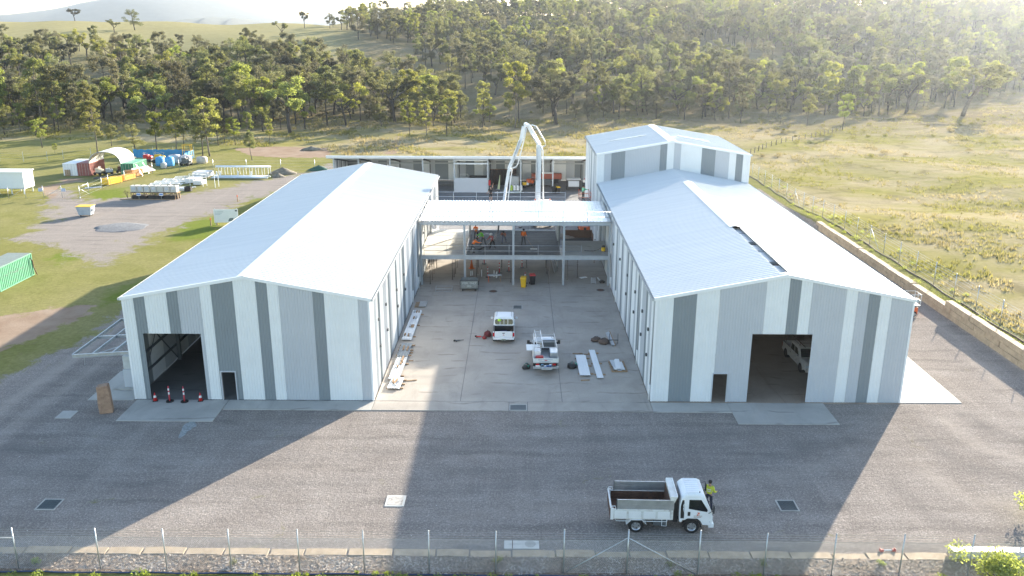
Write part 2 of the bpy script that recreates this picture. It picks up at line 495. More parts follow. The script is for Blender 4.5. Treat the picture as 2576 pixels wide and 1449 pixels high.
hills("hills", 5500, [hz_pt(-700, 60, 5500), hz_pt(-200, 40, 5500), hz_pt(60, 38, 5500), hz_pt(130, 28, 5500), hz_pt(230, 8, 5500), hz_pt(330, -10, 5500), hz_pt(450, -18, 5500), hz_pt(560, -12, 5500), hz_pt(600, 8, 5500), hz_pt(660, 20, 5500), hz_pt(720, 36, 5500), hz_pt(760, 46, 5500), hz_pt(830, 36, 5500), hz_pt(900, 18, 5500), hz_pt(1000, 24, 5500), hz_pt(1200, 50, 5500), hz_pt(1600, 60, 5500)], MAT_HILL, 900)
hills("hills", 3300, [hz_pt(380, 70, 3300), hz_pt(460, 52, 3300), hz_pt(520, 44, 3300), hz_pt(590, 44, 3300), hz_pt(650, 52, 3300), hz_pt(780, 70, 3300)], MAT_HILL, 500)

# ================================================================ concrete
def concrete_mat(name, col, stain=(.17, .155, .14), amt=.32):
    if name in MATS: return MATS[name]
    m, nt = _new(name); g = NT(nt); p = g.pos()
    c = g.mix(g.ramp(g.noise(p, .35, 5, .6, .5), .3, .7), tuple(x * .84 for x in col), tuple(x * 1.12 for x in col))
    c = g.mix(g.ramp(g.noise(g.mapv(p, (1, .22, 1), (0, 0, .3)), .8, 6, .7, 1.2), .55, .76, 0, amt), c, stain)
    # curved tyre scuffs
    wv = g.n("ShaderNodeTexWave"); wv.wave_type = 'RINGS'; nt.links.new(g.mapv(p, (.13, .13, .13), loc=(.3, -7.9, 0)), wv.inputs["Vector"])
    wv.inputs["Scale"].default_value = 1.6; wv.inputs["Distortion"].default_value = 5.0; wv.inputs["Detail"].default_value = 3
    k = g.math('MULTIPLY', g.ramp(wv.outputs["Fac"], .93, .99), g.ramp(g.noise(p, .5, 3), .5, .62, 0, .55))
    c = g.mix(k, c, tuple(x * .45 for x in col))
    c = g.mix(g.ramp(g.noise(p, 9, 4, .75), .5, .8, 0, .25), c, tuple(x * .6 for x in col))
    g.out(g.bsdf(c, .82, 0, g.bump(g.noise(p, 14, 4), .15, .01), .3)); MATS[name] = m
    return m
M_SLAB = concrete_mat("courtyard_concrete", (.40, .36, .315))
M_APRON = concrete_mat("apron_concrete", (.44, .42, .385), amt=.25)
M_FRESH = concrete_mat("pale_concrete", (.62, .60, .55), amt=.12)
M_ASPH = concrete_mat("yard_paving", (.20, .195, .195), (.32, .31, .30), .4)
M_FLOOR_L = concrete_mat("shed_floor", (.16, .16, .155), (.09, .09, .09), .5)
M_FLOOR_R = concrete_mat("dusty_shed_floor", (.34, .27, .21), (.2, .14, .11), .6)
def slab(name, x0, x1, y0, y1, m, parent=None, top=.05, kind="structure"):
    o = MB().box(x0, x1, y0, y1, -.12, top).build(name, m, parent, bevel=.012)
    if parent is None: tag(o, kind=kind)
    return o
court = slab("courtyard_paving", -10.0, 9.15, 52.47, 96.98, M_ASPH, top=.025)
J = .018
for x0, x1, y0, y1 in ((-10.0, -4.06, 53.95, 78.1), (-4.04, 3.04, 53.95, 78.1), (3.06, 9.15, 53.95, 78.1), (-10.0, -4.06, 78.14, 97.0), (-4.04, 3.04, 78.14, 97.0), (3.06, 9.15, 78.14, 97.0), (-10.0, -.66, 52.45, 53.93), (.64, 9.15, 52.45, 53.93), (-.64, .62, 52.45, 52.52), (-.64, .62, 53.5, 53.93)):
    slab("slab", x0 + J / 2, x1 - J / 2, y0 + J / 2, y1 - J / 2, M_SLAB, court)
slab("footpath", -20.15, -10.02, 52.45, 53.93, M_APRON)
slab("footpath", 9.17, 14.48, 52.45, 53.93, M_APRON)
slab("driveway_apron", -26.6, -20.19, 50.62, 53.93, M_APRON)
slab("driveway_apron", 14.5, 21.15, 50.72, 53.98, M_APRON)
slab("side_apron", 26.55, 30.84, 54.2, 66.0, M_FRESH)
slab("side_paving", -30.05, -26.85, 53.85, 59.0, M_APRON)
slab("yard_pavement", -30.5, 9.1, 97.03, 143.5, M_ASPH, top=.03)
slab("yard_pavement", 9.12, 27, 115.0, 143.5, M_ASPH, top=.03)
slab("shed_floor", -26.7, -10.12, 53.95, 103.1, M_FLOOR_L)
slab("shed_floor", 9.2, 26.5, 54.0, 114.8, M_FLOOR_R)
# ================================================================ buildings
M_W = mat("white_sheeting", (.76, .775, .78), .45, var=.035, scale=.5, dirt=(.60, .58, .54), dirt_amt=.12)
M_M = mat("pale_grey_sheeting", (.50, .52, .55), .45, var=.03, scale=.5, dirt=(.42, .42, .42), dirt_amt=.1)
M_D = mat("slate_grey_sheeting", (.24, .27, .29), .45, var=.04, scale=.5, dirt=(.27, .28, .29), dirt_amt=.12)
def roof_mat():
    m, nt = _new("white_roofing"); g = NT(nt); p = g.coord()
    c = g.mix(g.ramp(g.noise(g.mapv(p, (.02, 1.31, .02)), 1.0, 2, .5), .35, .65), (.60, .62, .635), (.645, .66, .67))
    c = g.mix(g.ramp(g.noise(g.mapv(p, (.5, 1.6, .5)), .6, 6, .7, .6), .52, .78, 0, .22), c, (.50, .52, .535))
    c = g.mix(g.ramp(g.noise(g.mapv(p, (.25, 3.0, .25)), 1.7, 5, .7), .58, .8, 0, .16), c, (.47, .485, .50))
    g.out(g.bsdf(c, g.ramp(g.noise(p, .7, 4), .3, .7, .36, .5), 0, None, .45)); return m
M_ROOF = roof_mat()
M_TRIM = mat("white_trim", (.80, .81, .82), .4, var=.03)
M_GALV = mat("galvanised_steel", (.50, .52, .54), .42, .75, var=.16, scale=3)
M_DECK = mat("zinc_roofing", (.72, .75, .78), .36, .7, var=.10, scale=.9)
M_STEEL = mat("grey_painted_steel", (.46, .49, .51), .5, .2, var=.08, scale=2)
M_DARKSTEEL = mat("dark_steel", (.10, .11, .12), .55, .3, var=.15)
M_DARK = mat("black_rubber", (.02, .02, .022), .8, var=.2)
M_WHITE = mat("white_paint", (.80, .80, .79), .35, var=.04)
M_RED = mat("red_paint", (.55, .03, .03), .45, var=.12)
M_ORANGE = mat("orange_paint", (.72, .13, .03), .5, var=.15)
M_YELLOW = mat("yellow_paint", (.80, .47, .015), .45, var=.1)
M_TIMBER = mat("rough_timber", (.33, .22, .13), .8, var=.3, scale=4)
M_SAND = mat("sandstone", (.45, .35, .24), .9, var=.2, scale=1.6, dirt=(.30, .21, .14), dirt_amt=.5, bump=.5, bscale=9)
SHEET = {"W": M_W, "M": M_M, "D": M_D}

def rib_profile(u0, u1, period=.19, rib=.028, phase=0.0, extra=()):
    """points (u, depth) of a pan-and-rib sheet"""
    pts = [(u0, 0.0)]; u = u0 + .05
    while u + rib * 2.4 < u1 - .01:
        pts += [(u, 0.0), (u + rib * .5, rib), (u + rib * 1.5, rib), (u + rib * 2.0, 0.0)]; u += period
    pts.append((u1, 0.0))
    for e in extra:
        if u0 < e < u1: pts += [(e - 1e-4, None), (e + 1e-4, None)]
    pts.sort(key=lambda q: q[0])
    out = []
    for i, (u, d) in enumerate(pts):
        if d is None:
            a = [q for q in pts[:i] if q[1] is not None][-1]; b = [q for q in pts[i:] if q[1] is not None][0]
            d = a[1] + (b[1] - a[1]) * (u - a[0]) / max(1e-6, b[0] - a[0])
        out.append((u, d))
    return out
def sheet_wall(parent, seq, u0, unit, place, top, holes=(), first=None, name="wall_panel", base=.06, period=.19):
    """one part per coloured run of sheets. place(u, d, z)->point; top(u)->z; holes: (ua, ub, za, zb)"""
    u = u0
    for i, ch in enumerate(seq):
        n = int(ch[1:]); w = unit * n if not (i == 0 and first) else first
        a, b = u + .004, u + w - .004; u += w
        edges = [e for h in holes for e in (h[0], h[1])]
        pr = rib_profile(a, b, period, extra=edges); m = MB()
        for (ua, da), (ub, db) in zip(pr, pr[1:]):
            if ub - ua < 1e-7: continue
            mid = (ua + ub) / 2; spans = [(base, None)]
            for h in holes:
                if h[0] < mid < h[1]:
                    spans = ([(base, h[2])] if h[2] > base + .05 else []) + [(h[3], None)]
            for za, zb in spans:
                m.quad(place(ua, da, za), place(ub, db, za), place(ub, db, top(ub) if zb is None else zb), place(ua, da, top(ua) if zb is None else zb))
        if m.v: m.build(name, SHEET[ch[0]], parent, fix=False)
def roof_slope(parent, xa, za, xb, zb, y0, y1, m=None, period=.38, name="roof_sheeting", cut=None, rib=.034):
    """ribbed sheet from the ridge (xa,za) down to the eave (xb,zb); cut(y)->share of the slope left open at the ridge"""
    mb = MB()
    pr = rib_profile(y0, y1, period, rib)
    for (ya, da), (yb, db) in zip(pr, pr[1:]):
        k = cut((ya + yb) / 2) if cut else 0.0
        xr = xa + (xb - xa) * k; zr = za + (zb - za) * k
        mb.quad((xr, ya, zr + da), (xr, yb, zr + db), (xb, yb, zb + db), (xb, ya, zb + da))
    return mb.build(name, m or M_ROOF, parent, fix=False)
def side_seq(n, seed):
    r = random.Random(seed); out = []; last = ""; k = 0
    while k < n:
        c = r.choice([q for q in "WWWMMD" if q != last]); w = min(r.choice((1, 1, 2, 2, 3)), n - k)
        out.append(c + str(w)); last = c; k += w
    return out

def gable_shed(name, label, x0, x1, y0, y1, he, hr, xm, front_seq, first, holes_f, side_l, side_r, holes_r=(), holes_l=(), cut=None, cap=None, back=True):
    t = thing(name, label, "building", ((x0 + x1) / 2, y0, 0))
    ox, oy = (x0 + x1) / 2, y0
    L = lambda x, y, z: (x - ox, y - oy, z)
    roofz = lambda x: he + (hr - he) * (1 - abs(x - xm) / (xm - x0 if x < xm else x1 - xm))
    tot = sum(int(c[1:]) for c in front_seq)
    unit = (x1 - x0 - first) / (tot - int(front_seq[0][1:]))
    sheet_wall(t, front_seq, x0, unit, lambda u, d, z: L(u, y0 - d, z), lambda u: roofz(u) - .04, holes_f, first)
    if back: sheet_wall(t, ["W%d" % tot], x0, (x1 - x0) / tot, lambda u, d, z: L(u, y1 + d, z), lambda u: roofz(u) - .04)
    un = (y1 - y0) / sum(int(c[1:]) for c in side_l)
    sheet_wall(t, side_l, y0, un, lambda u, d, z: L(x0 - d, u, z), lambda u: he - .03, holes_l)
    un = (y1 - y0) / sum(int(c[1:]) for c in side_r)
    sheet_wall(t, side_r, y0, un, lambda u, d, z: L(x1 + d, u, z), lambda u: he - .03, holes_r)
    ov = .12; sl = (hr - he) / (xm - x0); sr = (hr - he) / (x1 - xm)
    for sgn, xe, zz in ((-1, x0 - ov, he - sl * ov), (1, x1 + ov, he - sr * ov)):
        roof_slope(t, xm - ox, hr + .03, xe - ox, zz + .03, -.06, y1 - y0 + .06, cut=cut)
        g = MB(); e = xe - ox; q = .075 * sgn
        g.add([(e, -.08, zz + .02), (e + 2 * q, -.08, zz + .02), (e + 2 * q, -.08, zz - .12), (e, -.08, zz - .12), (e, y1 - y0 + .08, zz + .02), (e + 2 * q, y1 - y0 + .08, zz + .02), (e + 2 * q, y1 - y0 + .08, zz - .12), (e, y1 - y0 + .08, zz - .12)],
              [(0, 3, 7, 4), (1, 5, 6, 2), (3, 2, 6, 7), (0, 1, 2, 3), (4, 7, 6, 5)])
        g.build("gutter", M_STEEL, t)
    for yb in (-.085, y1 - y0 + .085):
        for xe, zz in ((x0 - ov, he - sl * ov), (x1 + ov, he - sr * ov)):
            b = MB(); s = -1 if yb < 0 else 1
            b.add([(xm - ox, yb, hr + .09), (xe - ox, yb, zz + .09), (xe - ox, yb, zz - .13), (xm - ox, yb, hr - .13),
                   (xm - ox, yb - s * .18, hr + .09), (xe - ox, yb - s * .18, zz + .09)], [(0, 1, 2, 3), (0, 4, 5, 1)])
            b.build("barge_capping", M_TRIM, t)
    c0, c1 = cap if cap else (y0, y1)
    b = MB(); w = .48
    for s, sp in ((-1, sl), (1, sr)):
        b.quad((xm - ox, c0 - oy - .1, hr + .12), (xm - ox, c1 - oy + .1, hr + .12), (xm - ox + s * w, c1 - oy + .1, hr + .085 - sp * w), (xm - ox + s * w, c0 - oy - .1, hr + .085 - sp * w))
        b.quad((xm - ox + s * w, c0 - oy - .1, hr + .085 - sp * w), (xm - ox + s * w, c1 - oy + .1, hr + .085 - sp * w), (xm - ox + s * w, c1 - oy + .1, hr + .045 - sp * w), (xm - ox + s * w, c0 - oy - .1, hr + .045 - sp * w))
    b.build("ridge_capping", M_TRIM, t)
    for xe in (x0, x1):
        for ye in (y0, y1):
            a = MB(); sx = -1 if xe == x0 else 1; sy = -1 if ye == y0 else 1
            a.add([L(xe + sx * .036, ye + sy * .036, .06), L(xe - sx * .10, ye + sy * .036, .06), L(xe + sx * .036, ye - sy * .10, .06),
                   L(xe + sx * .036, ye + sy * .036, he - .14), L(xe - sx * .10, ye + sy * .036, he - .14), L(xe + sx * .036, ye - sy * .10, he - .14)], [(0, 1, 4, 3), (0, 3, 5, 2)])
            a.build("corner_flashing", M_TRIM, t)
    return t, L, roofz
def portal_frames(t, L, x0, x1, xm, he, hr, ys, colm):
    for y in ys:
        for x, s in ((x0 + .28, 1), (x1 - .28, -1)):
            MB().box(*[v for v in (L(x, 0, 0)[0] - .13, L(x, 0, 0)[0] + .13, L(0, y, 0)[1] - .09, L(0, y, 0)[1] + .09, .05, he - .35)]).build("column", colm, t)
            MB().bar(L(x, y, he - .4), L(xm, y, hr - .38), .16, .3).build("rafter", colm, t)
def girts(t, L, axis, pos, a, b, zs, m):
    for z in zs:
        g = MB()
        if axis == 'x': g.bar(L(pos, a, z), L(pos, b, z), .06, .18)
        else: g.bar(L(a, pos, z), L(b, pos, z), .06, .18)
        g.build("girt", m, t)
def downpipe(t, L, x, y, he, s):
    MB().tube([L(x, y, he - .1), L(x + s * .06, y, he - .3), L(x + s * .06, y, 1.2)], .05, 6).build("downpipe", M_M, t, smooth=True)
    MB().cyl(L(x + s * .075, y, .05), L(x + s * .075, y, 1.2), .075, n=8).build("downpipe_boot", M_WHITE, t, smooth=True)
def wall_box(t, L, x, y, z, s): MB().cbox(L(x + s * .09, y, z), (.12, .2, .2)).build("wall_light", M_DARKSTEEL, t)
def flash(t, L, xa, xb, za, zb, y, w=.07):
    m = MB(); d = .07
    m.box(L(xa, 0, 0)[0] - w, L(xa, 0, 0)[0], L(0, y, 0)[1] - d, L(0, y, 0)[1] + .1, max(za, .06), zb + w)
    m.box(L(xb, 0, 0)[0], L(xb, 0, 0)[0] + w, L(0, y, 0)[1] - d, L(0, y, 0)[1] + .1, max(za, .06), zb + w)
    m.box(L(xa, 0, 0)[0], L(xb, 0, 0)[0], L(0, y, 0)[1] - d, L(0, y, 0)[1] + .1, zb, zb + w)
    m.build("door_flashing", M_M, t)

# ---- shed on the west side of the courtyard
LX0, LX1, LY0, LY1 = -26.75, -10.07, 54.0, 103.2
side62 = ["W2", "M1", "W1", "D1", "W2", "M2", "W1", "D1", "M1", "W3", "D1", "W2", "M1", "W1", "D2", "W2", "M2", "W3", "D1", "M2", "W2", "D1", "W2", "M2", "W3", "D1", "W2", "M1", "W3", "D1", "M2", "W3", "M2", "D1", "W4"]
left_shed, LL, lroof = gable_shed("steel_shed", "white and grey striped steel shed with two traffic posts in its open roller door",
    LX0, LX1, LY0, LY1, 7.47, 8.98, -18.42, ["W1", "D1", "W2", "D1", "M2", "W1", "D2", "W2", "D1", "W1", "M3", "D1", "W3", "M1"], .76,
    [(-25.62, -21.68, 0, 4.93), (-20.55, -19.6, 0, 2.14)], side_seq(64, 3), side62)
flash(left_shed, LL, -20.55, -19.6, 0, 2.14, LY0)
_col = mat("dusty_steel_frame", (.16, .18, .20), .6, .2, var=.2)
portal_frames(left_shed, LL, LX0, LX1, -18.42, 7.47, 8.98, [54.4, 61.4, 68.4, 75.4, 82.4, 89.4, 96.4, 102.8], _col)
girts(left_shed, LL, 'x', LX0 + .1, LY0 + .2, LY1 - .2, (1.3, 2.7, 4.1, 5.5, 6.8), _col)
girts(left_shed, LL, 'x', LX1 - .1, LY0 + .2, LY1 - .2, (1.3, 2.7, 4.1, 5.5, 6.8), _col)
for a, b in ((.3, 7.1), (7.1, .3)):
    MB().bar((LX0 + .2 - (LX0 + LX1) / 2, .6 if a < 1 else 7.2, .3), (LX0 + .2 - (LX0 + LX1) / 2, 7.2 if a < 1 else .6, 6.9), .03, .09).build("brace", _col, left_shed)
for y in (57.0, 60.4, 66.0, 70.5, 76.06, 80.57, 86.0, 92.5): downpipe(left_shed, LL, LX1, y, 7.4, 1) if y in (76.06, 80.57, 92.5) else wall_box(left_shed, LL, LX1, y, 5.0 if y < 62 else 4.4, 1)
for y in (57.2, 60.6, 66.3, 71.0): wall_box(left_shed, LL, LX1, y, 2.9, 1)

# ---- shed on the east side of the courtyard and its tall rear hall
RX0, RX1, RY0, RY1 = 9.21, 26.5, 54.13, 97.96
_cap0 = site(1844, 568, 9.3).y; _cap1 = site(1718, 456, 9.3).y
right_shed, RL, rroof = gable_shed("steel_shed", "white and grey striped steel shed with a ute inside and part of its ridge uncapped",
    RX0, RX1, RY0, RY1, 7.56, 9.23, 17.86, ["W1", "D2", "W2", "M4", "W2", "D1", "W1", "M3", "W1", "M1", "D1", "W1", "M2"], 1.2,
    [(15.87, 19.94, 0, 5.08), (13.42, 14.4, 0, 2.16)], ["D1", "W1", "M1", "W1", "D1", "M2", "W1", "M1", "D1", "W1", "M1", "W2", "D1", "M1", "W1", "D1", "M1", "W2", "M1", "D1", "W2", "M1", "W1", "D1", "W2", "M2", "W2", "D1", "M2", "W3", "D1", "M2", "W3", "M3", "W3"], side_seq(57, 9),
    holes_r=[(79.0, 88.5, 0, 5.2)], cut=lambda y: .034 if (.6 < y < _cap0 - RY0) else 0.0, cap=(_cap0, _cap1), back=False)
portal_frames(right_shed, RL, RX0, RX1, 17.86, 7.56, 9.23, [54.6, 61.6, 68.6, 75.6, 82.6, 89.6, 97.4], _col)
girts(right_shed, RL, 'x', RX1 - .1, RY0 + .2, 78.8, (1.3, 2.7, 4.1, 5.5, 6.8), _col)
girts(right_shed, RL, 'x', RX0 + .1, RY0 + .2, RY1, (1.3, 2.7, 4.1, 5.5, 6.8), _col)
flash(right_shed, RL, 13.42, 14.4, 0, 2.16, RY0)
for k, y in enumerate(np.arange(55.6, _cap0 - 1, 2.9)):      # uncovered ridge: purlins, cross pieces and sheets below the slot
    MB().bar(RL(17.3, y, 8.88), RL(18.45, y, 8.88), .09, .2).build("ridge_rafter", M_STEEL, right_shed)
    if True: MB().box(*[c for p in zip(RL(17.42, y + .1, 8.93), RL(18.3, y + (2.75 if k % 2 else 1.9), 8.97)) for c in p]).build("packing_sheet", M_WHITE, right_shed)
for x in (17.38, 18.36): MB().bar(RL(x, RY0 + .3, 9.0), RL(x, _cap0, 9.0), .06, .16).build("ridge_purlin", M_GALV, right_shed)
for y in (54.41, 61.02, 76.38, 80.89): downpipe(right_shed, RL, RX0, y, 7.5, -1)
for y, z in ((56.3, 4.6), (56.5, 2.6), (59.4, 4.9), (59.6, 3.0), (63.5, 5.1), (63.9, 3.3), (68.5, 5.0), (69, 3.2), (74, 4.9), (79.5, 4.9)): wall_box(right_shed, RL, RX0, y, z, -1)
# inner wall that closes off the front bay
_p = MB()
for a, b in zip(np.arange(18.35, 26.2, .19), np.arange(18.54, 26.4, .19)):
    _p.box(RL(a, 0, 0)[0], RL(b, 0, 0)[0] - .03, RL(0, 68.4, 0)[1], RL(0, 68.46, 0)[1], .12, 7.4)
_p.build("inner_wall", mat("brown_sheeting", (.13, .095, .085), .6, var=.12), right_shed)

TX0, TX1, TY0, TY1 = 9.0, 26.6, 98.0, 114.8
tall_hall, TL, troof = gable_shed("tall_hall", "tall striped steel hall rising behind the shed with the uncapped ridge",
    TX0, TX1, TY0, TY1, 10.9, 12.42, 17.6, ["W1", "M1", "D2", "M5", "D1", "W1", "M1", "W3", "D2", "M2", "W1", "D1", "W1"], .8, [],
    ["W2", "M1", "W1", "M2", "W3", "M1", "D1", "W2", "M2", "W2", "M1", "W3", "M1"], side_seq(22, 5), cap=(TY0, TY1))
# battens and loose flashing left on the hall roof
MB().bar(TL(11.2, 106.4, troof(11.2) + .09), TL(15.6, 106.0, troof(15.6) + .09), .35, .05).build("loose_flashing", M_GALV, tall_hall)
MB().bar(TL(19.4, 105.2, troof(19.4) + .09), TL(23.2, 104.6, troof(23.2) + .09), .3, .05).build("loose_flashing", M_GALV, tall_hall)
MB().bar(TL(17.75, 100.4, 12.58), TL(18.5, 102.0, 12.5), .35, .04).build("lifted_capping", M_TRIM, tall_hall)

# ---- open-fronted shed along the back of the yard
SY0, SY1, SX0, SX1 = 131.6, 142.6, -29.0, 15.2
open_shed = thing("open_shed", "long open fronted shed with steel posts across the back of the yard", "building", (-8, SY0, 0))
SL = lambda x, y, z: (x + 8, y - SY0, z)
sroof = lambda y: 5.55 - (y - SY0) * .19
m = MB(); pr = rib_profile(SX0 - .9, SX1 + .3, .25, .03)
for (a, da), (b, db) in zip(pr, pr[1:]):
    m.quad(SL(a, SY0 - .75, sroof(SY0 - .75) + da), SL(b, SY0 - .75, sroof(SY0 - .75) + db), SL(b, SY1 + .3, sroof(SY1 + .3) + db), SL(a, SY1 + .3, sroof(SY1 + .3) + da))
m.build("roof_sheeting", M_ROOF, open_shed, fix=False)
MB().box(*[c for p in zip(SL(SX0 - .95, SY0 - .82, 5.42), SL(SX1 + .3, SY0 - .76, 5.84)) for c in p]).build("fascia", M_TRIM, open_shed)
MB().box(*[c for p in zip(SL(SX0 - .95, SY0 - .98, 5.66), SL(SX1 + .3, SY0 - .83, 5.82)) for c in p]).build("gutter", M_TRIM, open_shed)
MB().bar(SL(SX0 - .95, SY0 - .8, 5.62), SL(SX0 - .95, SY1 + .3, sroof(SY1 + .3)), .05, .35).build("barge_capping", M_M, open_shed)
sheet_wall(open_shed, ["D3", "W2", "M2", "D2", "W3", "M3", "D2", "W2", "M1", "D3", "W2", "M2", "D2", "W2", "M3", "D2", "W1", "M1", "D2", "W2", "D3", "M2", "W3", "M2", "D2", "M2", "W2", "M2"], SX0, 44.2 / 60, lambda u, d, z: SL(u, SY1 - d, z), lambda u: sroof(SY1) - .1)
sheet_wall(open_shed, ["W2", "M1", "D1", "W1", "M2", "D1", "W1", "M2", "D1", "W2"], SY0, 11 / 14, lambda u, d, z: SL(SX0 + d, u, z), lambda u: sroof(u) - .1)
for x in (-29.0, -25.12, -20.2, -15.1, -10.2, -4.95, .19, 5.2, 10.36):
    MB().box(*[c for p in zip(SL(x - .1, SY0 - .1, .03), SL(x + .1, SY0 + .1, 5.45)) for c in p]).build("post", M_STEEL, open_shed)
    MB().bar(SL(x, SY0, 5.3), SL(x, SY1, sroof(SY1) - .2), .14, .3).build("rafter", M_DARKSTEEL, open_shed)
    MB().bar(SL(x, SY1 - .15, .03), SL(x, SY1 - .15, 3.2), .15, .15).build("column", M_DARKSTEEL, open_shed)
for y in np.arange(SY0 + .8, SY1, 1.3):
    MB().bar(SL(SX0, y, sroof(y) - .1), SL(SX1, y, sroof(y) - .1), .06, .16).build("purlin", M_STEEL, open_shed)
MB().bar(SL(SX0, SY1 - .3, 2.95), SL(SX1, SY1 - .3, 2.95), .1, .2).build("tie_beam", M_STEEL, open_shed)
MB().box(*[c for p in zip(SL(-10.1, SY0 - .05, .06), SL(-5.05, SY0 + .02, 2.3)) for c in p]).build("screen_panel", M_M, open_shed)
for z in (4.55, 5.1): MB().box(*[c for p in zip(SL(-10.1, SY0 - .04, z - .1), SL(-5.05, SY0 + .04, z + .1)) for c in p]).build("header_rail", M_W, open_shed)

# ---- two-storey link between the sheds, still being built
LKY0, LKY1 = 81.8, 91.2
link_b = thing("link_structure", "unfinished two storey steel link with zinc roof deck between the two sheds", "building", (-.5, LKY0, 0))
KL = lambda x, y, z: (x + .5, y - LKY0, z)
kroof = lambda y: 6.66 + (y - LKY0) * .012
KX0, KX1 = -9.95, 9.1
m = MB(); pr = rib_profile(KX0, KX1, .33, .045)
for (a, da), (b, db) in zip(pr, pr[1:]):
    m.quad(KL(a, LKY0 - .25, kroof(LKY0 - .25) + da), KL(b, LKY0 - .25, kroof(LKY0 - .25) + db), KL(b, LKY1, kroof(LKY1) + db), KL(a, LKY1, kroof(LKY1) + da))
m.build("roof_sheeting", M_DECK, link_b, fix=False)
def kbox(name, x0, x1, y0, y1, z0, z1, mt): return MB().box(*[c for p in zip(KL(x0, y0, z0), KL(x1, y1, z1)) for c in p]).build(name, mt, link_b)
def ibeam(name, a, b, w, h, mt, par=link_b):
    m = MB(); a = Vector(a); b = Vector(b); zz = Vector((0, 0, h / 2 - .02))
    m.bar(a + zz, b + zz, w, .03); m.bar(a - zz, b - zz, w, .03); m.bar(a, b, .03, h - .08)
    return m.build(name, mt, par)
ibeam("roof_beam", KL(KX0, LKY0 - .06, 6.42), KL(KX1, LKY0 - .06, 6.42), .18, .4, M_STEEL)
ibeam("roof_beam", KL(KX0, LKY1 - .2, 6.5), KL(KX1, LKY1 - .2, 6.5), .18, .4, M_STEEL)
ibeam("floor_beam", KL(KX0, LKY0, 2.92), KL(KX1, LKY0, 2.92), .2, .42, M_STEEL)
ibeam("floor_beam", KL(KX0, 92.9, 2.92), KL(4.4, 92.9, 2.92), .2, .4, M_STEEL)
for x in (-9.8, -5.44, -.58, 4.44, 8.98):
    for y in (LKY0 - .02, LKY1):
        c = MB(); w = .1
        c.box(*[q for p in zip(KL(x - w, y - w, .05), KL(x + w, y - w + .025, 6.3)) for q in p]); c.box(*[q for p in zip(KL(x - w, y + w - .025, .05), KL(x + w, y + w, 6.3)) for q in p]); c.box(*[q for p in zip(KL(x - .012, y - w, .05), KL(x + .012, y + w, 6.3)) for q in p])
        c.build("column", M_STEEL, link_b)
    ibeam("cross_beam", KL(x, LKY0, 6.4), KL(x, LKY1, 6.5), .15, .3, M_STEEL)
kbox("blade_wall", 4.05, 4.2, 88.2, 92.6, .05, 6.3, M_GALV)
kbox("floor_slab", KX0, -5.5, LKY0 + .12, 92.8, 2.96, 3.14, M_FRESH)
kbox("floor_slab", 4.5, KX1, LKY0 + .12, 88.0, 2.96, 3.12, M_APRON)
# ribbed decking with reinforcement in the middle bays, part-covered by wet concrete
M_WET = mat("wet_concrete", (.085, .09, .09), .35, var=.3, scale=1.3, bump=.4, bscale=7)
m = MB()
for i in range(44):
    y = LKY0 + .2 + i * .245
    m.box(*[q for p in zip(KL(-5.4, y, 2.96), KL(4.2, y + .19, 3.02)) for q in p])
    m.box(*[q for p in zip(KL(-5.4, y + .19, 2.93), KL(4.2, y + .245, 2.95)) for q in p])
m.build("floor_decking", mat("wet_decking", (.085, .10, .115), .45, .3, var=.3, scale=1.2), link_b)
m = MB()
for i in range(30): m.bar(KL(-5.3, LKY0 + .35 + i * .36, 3.09), KL(4.1, LKY0 + .35 + i * .36, 3.09), .04)
for i in range(24): m.bar(KL(-5.1 + i * .4, LKY0 + .3, 3.07), KL(-5.1 + i * .4, 92.6, 3.07), .016)
m.build("reinforcement_mesh", M_DARKSTEEL, link_b)
m = MB(); r_ = random.Random(4)
for _ in range(34):
    x, y = r_.uniform(-5.2, -3.4), r_.uniform(82.3, 92.3)
    if r_.random() < .35: x, y = r_.uniform(-5.0, 2.2), r_.uniform(82.1, 83.4)
    n = 9; a0 = r_.random() * 6
    ring = [KL(x + r_.uniform(.35, .75) * math.cos(a0 + k * 6.283 / n), y + r_.uniform(.3, .6) * math.sin(a0 + k * 6.283 / n), 2.99) for k in range(n)]
    m.add(ring + [KL(x, y, 3.13)], [(k, (k + 1) % n, n) for k in range(n)])
m.build("wet_concrete", M_WET, link_b, smooth=True)
def rail(name, xs, y, z, hs, posth, mt=M_GALV, r=.024):
    m = MB()
    for h in hs: m.cyl(KL(xs[0], y, z + h), KL(xs[-1], y, z + h), r, n=5)
    m.build(name, mt, link_b, smooth=True)
    for x in xs: MB().cyl(KL(x, y, z), KL(x, y, z + posth), r, n=5).build("rail_post", mt, link_b, smooth=True)
rail("guard_rail", [-9.6, -7.4, -4.9, -2.6, -.2, 1.9, 4.3, 6.7, 9.0], LKY0 - .32, 6.5, (.62, 1.15), 1.25)
rail("guard_rail", [-9.4, -7.2, -4.7, -2.4, .1, 2.5, 5.0], LKY1 + .1, 6.6, (.15, .6, 1.1), 1.2)
rail("guard_rail", [-9.5, -7.2, -3.4, -1.0, 1.9, 6.2], LKY0 - .1, 3.1, (.5, 1.05), 1.15)
rail("guard_rail", [-9.6, -6.2, -2.5, 1.2, 4.3, 8.8], 92.95, 3.1, (.5, 1.0), 1.1)
